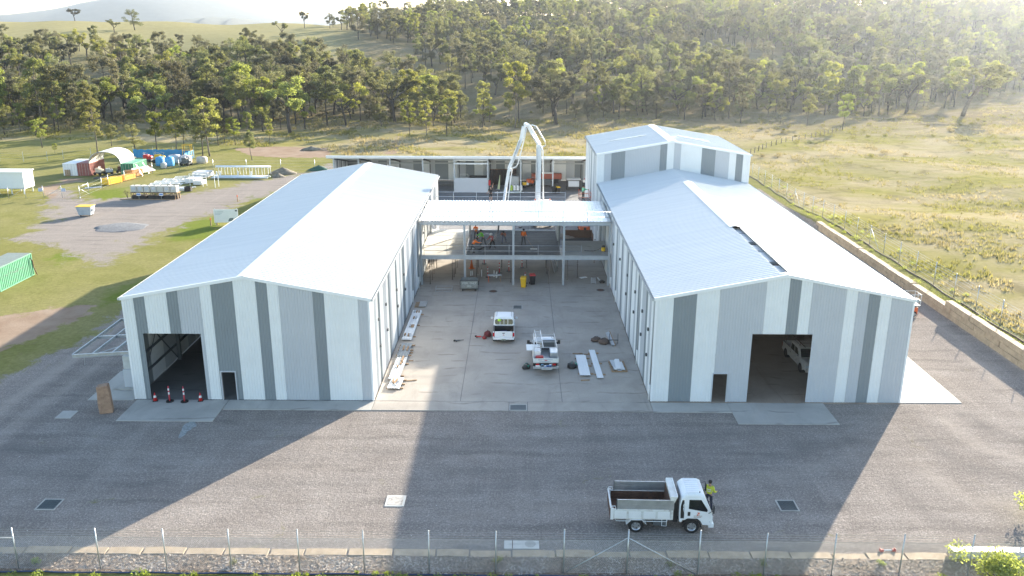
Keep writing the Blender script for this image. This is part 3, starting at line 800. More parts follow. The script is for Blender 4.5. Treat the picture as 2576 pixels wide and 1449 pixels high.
for x, y in ((-8.97, 81.9), (-8.92, 83.4), (-8.97, 85.8), (-6.85, 83.6), (-6.75, 84.5), (-6.7, 85.8), (-4.43, 84.5), (-4.37, 85.9), (-1.81, 85.9), (-.85, 82.7), (3.0, 82.2), (2.94, 86.0), (4.97, 83.8), (6.04, 84.3), (8.3, 90.3), (-8.9, 88), (-6.7, 88.2), (-4.4, 88.3), (-1.9, 88.4), (.8, 88.3), (2.9, 88.3)):
    p = MB(); z1 = 2.72 if x < 4.3 or y < 88 else 2.7
    p.cyl(KL(x, y, .05), KL(x, y, 1.55), .035, n=6); p.cyl(KL(x, y, 1.55), KL(x, y, z1), .026, n=6); p.cbox(KL(x, y, .06), (.16, .16, .012)); p.cbox(KL(x, y, z1), (.16, .16, .012)); p.cyl(KL(x - .1, y, 1.5), KL(x + .1, y, 1.5), .012, n=5)
    p.build("prop", mat("rusty_steel", (.16, .13, .115), .7, .3, var=.25), link_b, smooth=False)

# ---- bare steel awning frame, cabinet
awn = thing("awning_frame", "bare galvanised awning frame jutting from the side wall of the shed", "awning frame", (LX0, 58, 0))
AW = lambda x, y, z: (x - LX0, y - 58, z)
ax0, ay0, ay1, az = -31.1, 54.7, 62.3, 3.0
ibeam("beam", AW(LX0 - .04, ay0, az + .25), AW(ax0, ay0, az - .05), .12, .26, M_GALV, awn)
ibeam("beam", AW(LX0 - .04, ay1, az + .25), AW(ax0, ay1, az - .05), .12, .26, M_GALV, awn)
ibeam("beam", AW(LX0 - .04, 58.4, az + .25), AW(ax0, 58.4, az - .05), .12, .22, M_GALV, awn)
for k, x in enumerate((ax0, -29.7, -28.3)): MB().bar(AW(x, ay0, az + (.25 * (x - ax0) / 4.3)), AW(x, ay1, az + .25 * (x - ax0) / 4.3), .07, .2).build("purlin", M_GALV, awn)
MB().bar(AW(-29.7, ay0, az + .04), AW(LX0 - .1, 58.2, az + .2), .05, .05).build("brace", M_GALV, awn)
MB().bar(AW(-30.3, ay0, az - .15), AW(-30.32, ay0 - .02, az - .7), .03, .03).build("hanging_strap", M_GALV, awn)
cab = thing("service_cabinet", "weathered grey two tier cabinet against the shed beside the awning frame", "cabinet", (-27.6, 56.4, 0))
MB().box(-.75, .75, -.5, .5, .05, 1.45).build("lower_box", M_M, cab, bevel=.03)
MB().box(-.7, .7, -.42, .42, 1.45, 2.45).build("upper_box", mat("weathered_grey", (.52, .53, .52), .7, dirt=(.35, .33, .3)), cab, bevel=.03)
MB().box(-1.5, .8, -.85, .85, .052, .12).build("plinth", M_APRON, cab)
# ================================================================ vehicles
M_CAR = mat("white_car_paint", (.80, .81, .82), .22, var=.03, dirt=(.55, .52, .48), dirt_amt=.12)
M_DUSTY = mat("dusty_car_paint", (.60, .57, .54), .5, var=.12, dirt=(.34, .27, .22), dirt_amt=.5)
M_GLASS = glass_mat()
M_TYRE = mat("tyre_rubber", (.018, .018, .019), .85, var=.25, scale=6)
M_RIM = mat("alloy", (.55, .56, .58), .35, .8, var=.1, scale=6)
M_LAMP_R = mat("red_lens", (.50, .015, .02), .2, var=.1)
M_LAMP_W = mat("clear_lens", (.62, .65, .68), .12, var=.1)
M_BLACK = mat("black_plastic", (.018, .018, .02), .5, var=.15)
M_RUST = mat("rusty_tray", (.13, .065, .042), .85, .1, var=.3, scale=2.5, dirt=(.035, .03, .03), dirt_amt=.8, bump=.3, bscale=18)
M_ALU = mat("aluminium", (.58, .60, .62), .38, .8, var=.12, scale=3)
M_SOIL = mat("dark_soil", (.045, .038, .032), .95, var=.3, scale=3, bump=.6, bscale=8)
M_WPANEL = mat("worn_white_panel", (.70, .70, .67), .5, var=.06, dirt=(.36, .24, .16), dirt_amt=.4)

def wheel(parent, c, r, w, side):
    """tyre with tread shoulder, dished rim and hub; side = outward y or x axis vector"""
    s = Vector(side); t = MB(); n = 20; q = s.to_track_quat('Z', 'Y').to_matrix(); c = Vector(c)
    prof = [(r * .62, -w / 2), (r * .94, -w / 2), (r, -w * .36), (r, w * .36), (r * .94, w / 2), (r * .62, w / 2)]
    rings = [[c + q @ Vector((rr * math.cos(2 * math.pi * k / n), rr * math.sin(2 * math.pi * k / n), h)) for k in range(n)] for rr, h in prof]
    t.loft(rings, cap=False); ty = t.build("wheel", M_TYRE, parent, smooth=False)
    m = MB(); prof = [(r * .63, w * .42), (r * .55, w * .30), (r * .50, w * .1), (r * .24, w * .12), (r * .20, w * .34), (.001, w * .34)]
    rings = [[c + q @ Vector((rr * math.cos(2 * math.pi * k / n), rr * math.sin(2 * math.pi * k / n), h)) for k in range(n)] for rr, h in prof]
    m.loft(rings, cap=False); rim = m.build("rim", M_RIM, None, smooth=False); rim.parent = ty
    h = MB()
    for k in range(5):
        a = 2 * math.pi * k / 5; p = c + q @ Vector((r * .39 * math.cos(a), r * .39 * math.sin(a), w * .125))
        h.cyl(p, p + s * .012, r * .07, n=8)
    o = h.build("rim_hole", M_BLACK, None); o.parent = ty
    m = MB().cyl(c - s * (w * .4), c + s * (w * .02), r * .5, n=16); o = m.build("brake_drum", M_BLACK, None); o.parent = ty
    return ty

# ---- tip truck
tr = thing("tip_truck", "white tip truck with rusty tray parked on the gravel inside the front fence", "truck", (4.80, 39.1, 0), R(-1.2))
W = .95
# tray: floor, steel sides with pressed panels, timber-look extension boards, headboard with hood, tailgate
MB().box(.03, 3.0, -W + .06, W - .06, .86, .95).build("tray_floor", M_RUST, tr)
for s in (-1, 1):
    y0, y1 = (s * W, s * (W - .06))
    sd = MB().box(.08, 3.18, y0, y1, .80, 1.38).build("tray_side", M_WPANEL, tr, bevel=.01)
    for k in range(4):
        x = .18 + k * .74
        MB().box(x, x + .62, s * (W + .004), s * (W + .016), .87, 1.27).build("pressed_panel", M_WHITE, sd, bevel=.006)
    MB().box(.14, 3.0, s * (W - .065), s * (W - .072), .95, 1.37).build("rusty_lining", M_RUST, sd)
    ex = MB().box(.30, 2.97, s * (W - .005), s * (W - .045), 1.40, 1.665).build("extension_board", M_ALU, tr)
    MB().box(.30, 2.97, s * (W - .005), s * (W - .045), 1.675, 1.93).build("upper_board", M_ALU, ex)
    MB().box(.27, .31, s * (W + .006), s * (W - .055), 1.36, 1.95).build("board_end", M_DARKSTEEL, ex)
    MB().box(2.95, 3.2, s * (W + .006), s * (W - .055), 1.37, 1.90).build("corner_gusset", M_ALU, ex)
    MB().box(-.02, .12, s * (W + .03), s * (W - .05), .78, 1.44).build("rear_post", M_WHITE, tr, bevel=.01)
    MB().tube([(-.02, s * W, 1.44), (.02, s * W, 1.54), (.2, s * (W - .01), 1.56), (.24, s * (W - .01), 1.42)], .018, 6).build("tailgate_lever", M_WHITE, tr)
    for a, b in ((.25, 1.0), (1.65, 2.9)):
        MB().tube([(a, s * (W - .02), .78), (a + .03, s * W, .70), (b - .03, s * W, .70), (b, s * (W - .02), .78)], .016, 6).build("rope_rail", M_WHITE, tr)
    # mudguard in three flats
    g = MB()
    for (xa, za), (xb, zb) in (((.80, .50), (1.05, .78)), ((1.05, .78), (1.58, .78)), ((1.58, .78), (1.84, .52))):
        g.add([(xa, s * .60, za), (xb, s * .60, zb), (xb, s * 1.0, zb), (xa, s * 1.0, za), (xa, s * .60, za + .02), (xb, s * .60, zb + .02), (xb, s * 1.0, zb + .02), (xa, s * 1.0, za + .02)],
              [(0, 1, 2, 3), (7, 6, 5, 4), (0, 4, 5, 1), (2, 6, 7, 3), (1, 5, 6, 2), (3, 7, 4, 0)])
    g.build("mudguard", M_WHITE, tr)
    wheel(tr, (1.31, s * .83, .385), .385, .22, (0, s, 0)); wheel(tr, (1.31, s * .58, .385), .385, .2, (0, s, 0))
    wheel(tr, (4.17, s * .80, .385), .385, .22, (0, s, 0))
MB().box(-.04, .03, -W + .03, W - .03, .80, 1.42).build("tailgate", M_RUST, tr, bevel=.008)
MB().box(-.05, .035, -W + .02, W - .02, 1.42, 1.46).build("tailgate_cap", M_WPANEL, tr)
hb = MB().add([(3.0, -W, .95), (3.0, W, .95), (3.0, W, 2.12), (3.0, -W, 2.12), (3.1, -W, .95), (3.1, W, .95), (3.36, W, 2.12), (3.36, -W, 2.12), (3.1, W, 1.5), (3.1, -W, 1.5)],
         [(0, 3, 2, 1), (4, 5, 8, 9), (9, 8, 6, 7), (3, 7, 6, 2), (0, 4, 9, 7, 3), (1, 2, 6, 8, 5)]).build("headboard", M_WPANEL, tr, bevel=.015)
for s in (-1, 1): MB().box(3.02, 3.36, s * W, s * (W - .03), 2.12, 2.16).build("headboard_lip", M_WHITE, hb)
MB().box(3.33, 3.37, -W, W, 2.12, 2.17).build("headboard_lip", M_WHITE, hb)
MB().box(2.975, 2.998, -W + .07, W - .07, .95, 1.95).build("rusty_lining", M_RUST, hb)
m = MB(); n = 14
ring0 = [(1.75 + .75 * math.cos(k * 6.283 / n) * (1 + .15 * math.sin(3 * k)), -.1 + .55 * math.sin(k * 6.283 / n), .955) for k in range(n)]
ring1 = [(1.75 + .4 * math.cos(k * 6.283 / n), -.1 + .3 * math.sin(k * 6.283 / n), 1.12 + .03 * math.sin(2 * k)) for k in range(n)]
m.loft([ring0, ring1]); m.build("soil_load", M_SOIL, tr, smooth=True)
# chassis
for s in (-1, 1): MB().box(.1, 4.9, s * .34, s * .42, .52, .70).build("chassis_rail", M_BLACK, tr)
MB().box(2.2, 2.9, -.85, -.45, .38, .74).build("battery_box", M_DARKSTEEL, tr, bevel=.02)
MB().box(2.05, 3.0, .45, .88, .36, .74).build("fuel_tank", M_DARKSTEEL, tr, bevel=.05)
MB().cyl((.5, 0, .6), (2.6, 0, .6), .06, n=8).build("drive_shaft", M_BLACK, tr)
MB().cyl((1.31, -.75, .385), (1.31, .75, .385), .08, n=8).build("rear_axle", M_BLACK, tr)
MB().tube([(2.62, -W, .84), (2.62, -W - .02, .46), (2.86, -W - .02, .46), (2.86, -W, .84)], .016, 6).build("step", M_WHITE, tr)
MB().box(3.12, 3.46, -.7, .7, .55, 1.9).build("cab_gap_shade", M_BLACK, tr)  # added black block, its colour stands for shade in the gap behind the cab
# cab
cab_t = MB(); prof = [(3.50, .78), (3.48, 1.6), (3.58, 2.06), (3.80, 2.27), (4.55, 2.285), (4.74, 2.20), (4.96, 1.70), (5.14, 1.30), (5.20, .95), (5.20, .50), (4.72, .50), (4.60, .74), (4.42, .88), (3.92, .88), (3.76, .78)]
def inset(P, k, dz):
    cx, cz = 4.35, 1.25
    return [(cx + (x - cx) * k, (cz + (z - cz) * k - (dz if z > 1.9 else 0))) for x, z in P]
secs = []
for y, k, dz in ((-.93, .965, .10), (-.90, .99, .045), (-.80, 1.0, 0), (.80, 1.0, 0), (.90, .99, .045), (.93, .965, .10)):
    secs.append([(x, y * (1 if z < 1.3 else 1 - .10 * (z - 1.3)), z) for x, z in inset(prof, k, dz)])
cb = cab_t.loft(secs).build("cab", M_CAR, tr, bevel=.03)
for k in range(8):
    y = -.68 + k * .195
    MB().box(3.85, 4.55, y - .022, y + .022, 2.275, 2.302).build("roof_rib", M_CAR, cb, bevel=.008)
for s in (-1, 1):
    yy = s * .937
    def side(poly, o=0.0): return [(x, s * (.930 + o) * (1 if z < 1.3 else 1 - .10 * (z - 1.3)), z) for x, z in poly]
    d = MB(); P = [(3.86, .92), (3.84, 2.02), (4.62, 2.02), (5.02, 1.40), (5.04, .60), (4.78, .62), (4.62, .86), (4.44, .96)]
    a, b = side(P, -.01), side(P, .012); d.loft([a, b]); dr = d.build("door", M_CAR, tr, bevel=.008)
    P = [(3.96, 1.46), (3.97, 1.95), (4.58, 1.95), (4.93, 1.40), (4.90, 1.30), (4.62, 1.34)]
    a, b = side(P, .0), side(P, .017); MB().loft([a, b]).build("side_window", M_GLASS, dr)
    P = [(3.92, 1.06), (3.92, 1.28), (4.05, 1.28), (4.05, 1.06)]
    a, b = side(P, .0), side(P, .018); MB().loft([a, b]).build("door_handle", M_BLACK, dr)
    P = [(3.56, .9), (3.55, 1.6), (3.62, 1.92), (3.72, 1.92), (3.74, 1.6), (3.74, .9)]
    a, b = side(P, -.05), side(P, .004); MB().loft([a, b]).build("rear_vent", M_BLACK, tr)
    # emblem and small lettering on the door
    e = MB()
    for (x0, x1, z0, z1) in ((4.40, 4.52, 1.235, 1.255), (4.47, 4.52, 1.15, 1.235), (4.44, 4.475, 1.17, 1.23), (4.40, 4.45, 1.10, 1.16), (4.38, 4.54, 1.085, 1.10)):
        e.add([*[(x, s * .944, z) for x, z in ((x0, z0), (x1, z0), (x1, z1), (x0, z1))]], [(0, 1, 2, 3)])
    e.build("door_emblem", M_ORANGE, dr)
    e = MB()
    for row, z, n in ((0, 1.04, 10), (1, .965, 9)):
        for k in range(n):
            x = 4.24 + k * .043; e.add([(x, s * .944, z), (x + .03, s * .944, z), (x + .03, s * .944, z + .035), (x, s * .944, z + .035)], [(0, 1, 2, 3)])
    e.build("door_lettering", mat("brown_lettering", (.22, .13, .07), .6), dr)
    P = [(4.86, .68), (4.86, .76), (5.08, .76), (5.08, .68)]
    a, b = side(P, -.02), side(P, .01); MB().loft([a, b]).build("indicator", M_LAMP_W, tr)
    mr = MB().tube([(4.86, s * .9, 1.95), (5.14, s * 1.06, 1.9), (5.2, s * 1.1, 1.5), (4.98, s * .95, 1.22)], .016, 6).build("mirror_arm", M_BLACK, tr)
    MB().cbox((5.19, s * 1.1, 1.55), (.06, .17, .42)).build("mirror", M_BLACK, mr, bevel=.02)
    MB().box(5.17, 5.235, s * .56, s * .86, .78, .98).build("headlight", M_LAMP_W, tr, bevel=.02)
    a = MB(); n = 12
    for k in range(n):
        t0, t1 = math.pi * k / n, math.pi * (k + 1) / n
        a.add([(4.17 + .50 * math.cos(t0), s * .955, .40 + .48 * math.sin(t0)), (4.17 + .50 * math.cos(t1), s * .955, .40 + .48 * math.sin(t1)), (4.17 + .42 * math.cos(t1), s * .955, .40 + .41 * math.sin(t1)), (4.17 + .42 * math.cos(t0), s * .955, .40 + .41 * math.sin(t0)),
               (4.17 + .50 * math.cos(t0), s * .75, .40 + .48 * math.sin(t0)), (4.17 + .50 * math.cos(t1), s * .75, .40 + .48 * math.sin(t1))], [(0, 1, 2, 3), (0, 4, 5, 1)])
    a.build("wheel_arch", M_BLACK, tr)
    MB().ball((3.58, s * .93, .78), (.09, .03, .11)).build("filler_cap", M_WHITE, tr, smooth=True)
    MB().cyl((4.5, s * .72, 2.26), (4.5, s * .72, 2.36), .022, n=6).build("marker_lamp", M_BLACK, cb)
ws = MB(); pts = [(4.77, 2.14, .72), (5.125, 1.345, .84)]
ws.add([(pts[0][0] + .012, -pts[0][2], pts[0][1]), (pts[0][0] + .012, pts[0][2], pts[0][1]), (pts[1][0] + .02, pts[1][2], pts[1][1]), (pts[1][0] + .02, -pts[1][2], pts[1][1]), (4.7, -.7, 2.1), (4.7, .7, 2.1), (5.05, .8, 1.34), (5.05, -.8, 1.34)], [(0, 1, 2, 3), (0, 4, 5, 1), (2, 6, 7, 3), (1, 5, 6, 2), (3, 7, 4, 0)])
ws.build("windscreen", M_GLASS, tr)
MB().box(3.455, 3.485, -.6, .6, 1.45, 2.0).build("rear_window", M_GLASS, tr)
MB().box(5.02, 5.30, -.93, .93, .36, .62).build("front_bumper", M_CAR, tr, bevel=.04)
MB().box(5.195, 5.225, -.5, .5, .80, .98).build("grille", M_BLACK, tr, bevel=.01)
MB().cyl((4.17, -.7, .385), (4.17, .7, .385), .07, n=8).build("front_axle", M_BLACK, tr)

# ---- utes: nose towards +y, rear bumper at y = 0
def rr(w, z0, z1, r=.12, top_in=.0):
    """rounded car cross-section (x,z), 12 points"""
    a = w / 2; b = w / 2 - top_in
    return [(-a + r, z0), (a - r, z0), (a - .02, z0 + r * .6), (a, (z0 + z1) / 2), (a - .01 - top_in * .3, z1 - r * 1.3), (b - r * .25, z1 - r * .35), (b - r * 1.2, z1), (-b + r * 1.2, z1), (-b + r * .25, z1 - r * .35), (-a + .01 + top_in * .3, z1 - r * 1.3), (-a, (z0 + z1) / 2), (-a + .02, z0 + r * .6)]
def ute(name, label, loc, rz, paint, tray, width=1.78):
    t = thing(name, label, "ute", loc, rz)
    cs = 1.55 if not tray else 2.35         # where the cab starts
    L_ = 5.0
    secs = []
    for y, w, z0, z1, tin in ((cs, .98, .34, 1.02, .02), (cs + .3, 1.0, .30, 1.04, .02), (3.5, 1.0, .30, 1.05, .03), (3.75, 1.0, .32, 1.06, .06), (4.45, .97, .34, 1.0, .10), (4.82, .90, .36, .90, .10), (4.96, .80, .40, .74, .06)):
        secs.append([(x, y, z) for x, z in rr(width * w, z0, z1, .12, tin)])
    MB().loft(secs).build("body", paint, t, smooth=False, bevel=.015)
    roof_z = 1.76; gh = 3.72                # foot of the windscreen
    c0 = cs + .02; c1 = gh
    wr = width * .40
    g = MB(); k0, k1 = c0 + .17, 3.15
    bot = [(-width / 2 + .05, c0, 1.02), (width / 2 - .05, c0, 1.02), (width / 2 - .06, c1, 1.03), (-width / 2 + .06, c1, 1.03)]
    mid = [(-wr - .12, k0 - .05, 1.62), (wr + .12, k0 - .05, 1.62), (wr + .12, k1 + .12, 1.62), (-wr - .12, k1 + .12, 1.62)]
    top = [(-wr, k0 + .08, roof_z), (wr, k0 + .08, roof_z), (wr, k1 - .05, roof_z), (-wr, k1 - .05, roof_z)]
    g.loft([bot, mid, top]); cabo = g.build("cab", paint, t, bevel=.05)
    for x in (-wr * .85, wr * .85): MB().box(x - .015, x + .015, k0 + .12, k1 - .1, roof_z - .005, roof_z + .012).build("roof_channel", M_BLACK, cabo)
    def on(i, j, u, v, o=.014):
        """point on a cab face between bottom edge i-j and the shoulder line"""
        a = Vector(bot[i]).lerp(Vector(bot[j]), u); b = Vector(mid[i]).lerp(Vector(mid[j]), u); p = a.lerp(b, v)
        n = (Vector(bot[j]) - Vector(bot[i])).cross(Vector(mid[i]) - Vector(bot[i])).normalized()
        return p + n * o, n
    def pane(nm, i, j, uv, o=.014):
        P = [on(i, j, u, v, o)[0] for u, v in uv]; Q = [on(i, j, u, v, -.03)[0] for u, v in uv]
        return MB().loft([Q, P]).build(nm, M_GLASS, t)
    rw = [(.10, .20), (.9, .20), (.95, .35), (.95, .78), (.90, .93), (.10, .93), (.05, .78), (.05, .35)]
    pane("rear_window", 0, 1, rw); pane("windscreen", 2, 3, [(.05, .05), (.95, .05), (.93, .97), (.07, .97)])
    dbl = not tray
    spans = ((.08, .46), (.50, .86)) if dbl else ((.22, .84),)
    for (a, b) in spans:
        pane("side_window", 1, 2, [(a, .1), (b, .1), (b - .03, .9), (a + .04, .9)]); pane("side_window", 3, 0, [(1 - a, .1), (1 - b, .1), (1 - b + .03, .9), (1 - a - .04, .9)])
    for s in (-1, 1):
        ys = np.linspace(cs + .12, 3.62, 3 if dbl else 2)
        for ya, yb in zip(ys, ys[1:]):
            d = MB().box(s * (width / 2 - .02), s * (width / 2 + .008), ya + .015, yb - .015, .42, .96).build("door", paint, t, bevel=.012)
            MB().box(s * (width / 2), s * (width / 2 + .03), ya + .1, ya + .26, .82, .86).build("handle", M_BLACK, d)
        mm = MB().cbox((s * (width / 2 + .16), 3.35, 1.12), (.2, .1, .17)).build("mirror", M_BLACK if tray else paint, t, bevel=.03)
        MB().bar((s * (width / 2 - .05), 3.4, 1.05), (s * (width / 2 + .1), 3.35, 1.1), .04).build("mirror_arm", M_BLACK, mm)
        MB().box(s * (width / 2 - .34), s * (width / 2 - .06), 4.72, 4.90, .66, .84).build("headlight", M_LAMP_W, t, bevel=.02)
        wheel(t, (s * (width / 2 - .11), .92 if not tray else .95, .36), .36, .23, (s, 0, 0)); wheel(t, (s * (width / 2 - .11), 4.0, .36), .36, .23, (s, 0, 0))
        for yc in (4.0,) if tray else (.92, 4.0):
            a = MB(); n = 10
            for k in range(n):
                t0, t1 = math.pi * k / n, math.pi * (k + 1) / n
                a.add([(s * (width / 2 + .012), yc + .47 * math.cos(q), .36 + .45 * math.sin(q)) for q in (t0, t1)] + [(s * (width / 2 + .012), yc + .38 * math.cos(q), .36 + .38 * math.sin(q)) for q in (t1, t0)], [(0, 1, 2, 3)])
                a.add([(s * (width / 2 + .012), yc + .47 * math.cos(q), .36 + .45 * math.sin(q)) for q in (t0, t1)] + [(s * (width / 2 - .05), yc + .47 * math.cos(q), .36 + .45 * math.sin(q)) for q in (t1, t0)], [(0, 1, 2, 3)])
            a.build("wheel_arch", paint, t)
            MB().cyl((s * (width / 2 - .3), yc, .36), (s * (width / 2 + .004), yc, .36), .39, n=16).build("wheel_well", M_BLACK, t)
    MB().box(-.45, .45, .2, 4.7, .24, .42).build("chassis", M_BLACK, t)
    MB().box(-width / 2 + .06, width / 2 - .06, 4.84, 5.02, .34, .58).build("front_bumper", paint, t, bevel=.05)
    MB().box(-.5, .5, 4.90, 4.975, .60, .76).build("grille", M_BLACK, t, bevel=.01)
    return t

u1 = ute("ute", "white double cab ute with open tub seen from behind in the courtyard", (-1.24, 65.1, .05), 0, M_CAR, False)
w2 = .88
def tub(t, paint):
    for s in (-1, 1):
        MB().box(s * w2, s * (w2 - .09), .08, 1.56, .38, 1.08).build("tub_side", paint, t, bevel=.03)
        MB().box(s * (w2 - .02), s * (w2 - .07), .06, .10, .66, .93).build("tail_light", M_LAMP_R, t)
        MB().box(s * (w2 + .002), s * (w2 - .14), .045, .12, .64, .95).build("tail_light", M_LAMP_R, t, bevel=.01)
        MB().box(s * (w2 - .01), s * (w2 - .08), .14, 1.52, 1.08, 1.10).build("tub_rail", M_BLACK, t)
    MB().box(-w2 + .09, w2 - .09, .12, 1.54, .50, .56).build("tub_liner", M_BLACK, t)
    MB().box(-w2 + .09, w2 - .09, 1.47, 1.53, .5, 1.06).build("tub_front", M_BLACK, t)
    for s in (-1, 1): MB().box(s * (w2 - .092), s * (w2 - .10), .13, 1.5, .52, 1.06).build("side_liner", M_BLACK, t)
    g = MB().box(-w2 + .145, w2 - .145, .05, .12, .56, 1.07).build("tailgate", paint, t, bevel=.02)
    MB().box(-.10, .10, .038, .052, .90, .96).build("tailgate_handle", M_BLACK, g)
    e = MB()
    for cx, cz in ((0, .80), (-.04, .735), (.04, .735)): e.add([(cx, .046, cz + .04), (cx + .028, .046, cz), (cx, .046, cz - .035), (cx - .028, .046, cz)], [(0, 1, 2, 3)])
    e.build("badge", M_LAMP_R, g)
    MB().box(-w2 + .02, w2 - .02, -.06, .10, .38, .56).build("rear_bumper", paint, t, bevel=.04)
    p = MB().box(-.19, .19, -.075, -.058, .36, .48).build("number_plate", mat("plate_green_white", (.55, .62, .5), .5), t)
    m = MB()
    for k in range(6): x = -.15 + k * .055; m.box(x, x + .035, -.079, -.074, .385, .455)
    m.build("plate_characters", M_BLACK, p)
    MB().cyl((0, -.16, .36), (0, -.02, .36), .03, n=8).build("tow_ball", M_DARKSTEEL, t)
tub(u1, M_CAR)
for x, h in ((-.32, .0), (0, .0), (.33, .0)): MB().bar((x, 1.50, 1.05), (x, 1.68, 1.66), .035).build("ladder_rack_bar", M_WHITE, u1)
MB().cbox((.02, .8, .68), (.55, .6, .2), .2).build("blue_crate", mat("navy_plastic", (.03, .035, .12), .5), u1)
MB().cbox((-.45, .85, .66), (.35, .35, .18), .5).build("grey_bag", mat("grey_cloth", (.15, .14, .16), .9), u1)
MB().bar((.2, .5, .7), (.68, 1.2, .8), .03).build("timber_handle", M_TIMBER, u1)
MB().ball((-.38, 1.58, 1.52), (.14, .05, .12)).build("lime_glove", mat("lime_cloth", (.45, .75, .05), .8), u1)

u2 = ute("ute", "white flat tray ute with a ladder on its rack and tools on the tray", (2.05, 59.1, .05), R(1.5), M_CAR, True, 1.80)
# tray with low sides, tool boxes, ladder rack, drawer
MB().box(-.95, .95, -.02, 2.3, .80, .90).build("tray_floor", M_ALU, u2)
for s in (-1, 1):
    MB().box(s * .95, s * .91, .02, 2.28, .90, 1.16).build("tray_side", M_WHITE, u2, bevel=.008)
    MB().tube([(s * .88, .08, .9), (s * .88, .08, 1.75), (s * .84, .5, 1.92)], .026, 6).build("rack_post", M_ALU, u2)
    MB().tube([(s * .84, .3, 1.90), (s * .80, 3.35, 1.95), (s * .78, 3.6, 1.5)], .026, 6).build("rack_rail", M_ALU, u2)
    MB().bar((s * .86, 2.3, .9), (s * .82, 2.3, 1.92), .05).build("rack_post", M_ALU, u2)
    MB().box(s * .75, s * .50, -.05, .0, .62, .76).build("tail_light", M_LAMP_R, u2)
    mp = MB().tube([(s * .86, 3.4, 1.1), (s * 1.12, 3.35, 1.22)], .018, 5).build("tow_mirror_arm", M_BLACK, u2)
    MB().cbox((s * 1.2, 3.33, 1.22), (.22, .09, .30)).build("tow_mirror", M_BLACK, mp, bevel=.02)
for y in (.35, 1.5, 3.0): MB().cyl((-.84, y, 1.92), (.84, y, 1.92), .022, n=6).build("rack_bar", M_ALU, u2, smooth=True)
tg = MB().box(-.95, .95, -.05, -.01, .86, 1.18).build("tailgate", M_WPANEL, u2, bevel=.008)
m = MB()
for k in range(16): x = -.6 + k * .07; m.box(x, x + .045, -.056, -.051, 1.06, 1.10)
for k in range(11): x = -.45 + k * .075; m.box(x, x + .05, -.056, -.051, .93, .955)
m.build("tailgate_lettering", mat("blue_lettering", (.10, .16, .36), .6), tg)
MB().box(-.1, .1, -.058, -.052, 1.0, 1.05).build("tailgate_mark", M_RED, tg)
MB().box(.35, .93, .55, 1.75, .90, 1.42).build("tool_box", M_ALU, u2, bevel=.04)
MB().box(-.90, -.35, .75, 2.2, .90, 1.46).build("tool_box", M_WHITE, u2, bevel=.03)
MB().box(-1.42, -.92, .95, 2.15, 1.44, 1.48).build("raised_lid", M_WHITE, u2)
MB().cbox((-.45, .42, 1.05), (.55, .34, .28), .1).build("red_tool_case", M_RED, u2, bevel=.03)
MB().cbox((.3, 2.3, 1.35), (1.0, .03, .8)).build("headboard_mesh", M_DARKSTEEL, u2)
ld = MB()
for s in (-1, 1): ld.bar((-.42 + s * .22, .15, 1.97), (-.48 + s * .22, 3.85, 2.02), .035, .08)
for k in range(12): y = .3 + k * .30; ld.bar((-.64 - y * .016, y, 1.975), (-.2 - y * .016, y, 1.975), .03)
ld.build("ladder", M_ALU, u2)
dw = MB().box(-.38, .42, -.85, .0, .60, .64).build("drawer", M_ALU, u2)
MB().box(-.38, .42, -.88, -.84, .60, .80).build("drawer_front", M_ALU, dw)
r_ = random.Random(3); cols = [mat("blue_plastic", (.06, .18, .42), .5), M_WHITE, mat("pale_blue_plastic", (.30, .50, .66), .5), M_BLACK]
for k in range(12):
    x, y = -.28 + (k % 4) * .2, -.72 + (k // 4) * .26
    MB().cbox((x, y, .70), (.17, .21, r_.uniform(.08, .16)), r_.uniform(-.1, .1)).build("parts_box", r_.choice(cols), dw)
MB().box(-.95, .95, -.1, .1, .36, .52).build("rear_bumper", M_ALU, u2, bevel=.01)
p = MB().box(-.78, -.42, -.06, -.04, .52, .64).build("number_plate", M_WHITE, u2)

_f = site(2012, 942); _b = site(1982, 900)
_dir = math.atan2(-(_f.x - _b.x), (_f.y - _b.y))
u3 = ute("ute", "dusty white double cab ute with roof rack parked inside the open shed", (21.95, 63.6, .05), R(180 + 3), M_DUSTY, False)
tub(u3, M_DUSTY)
rk = MB()
for s in (-1, 1): rk.bar((s * .6, .2, 1.95), (s * .6, 3.9, 1.95), .04)
for k in range(12): rk.bar((-.62, .3 + k * .32, 1.97), (.62, .3 + k * .32, 1.97), .03)
rk.build("ladder_rack", M_RUST, u3)
for s in (-1, 1):
    for y in (.3, 1.6, 3.0): MB().bar((s * .72, y, 1.0 if y < 1.55 else 1.7), (s * .6, y, 1.95), .035).build("rack_post", M_RUST, u3)
u4 = copy_tree(u3); u4.location = (15.55, 66.2, .05); u4.rotation_euler.z = R(178)
u4["label"] = "dusty white ute mostly hidden behind the door edge inside the shed"

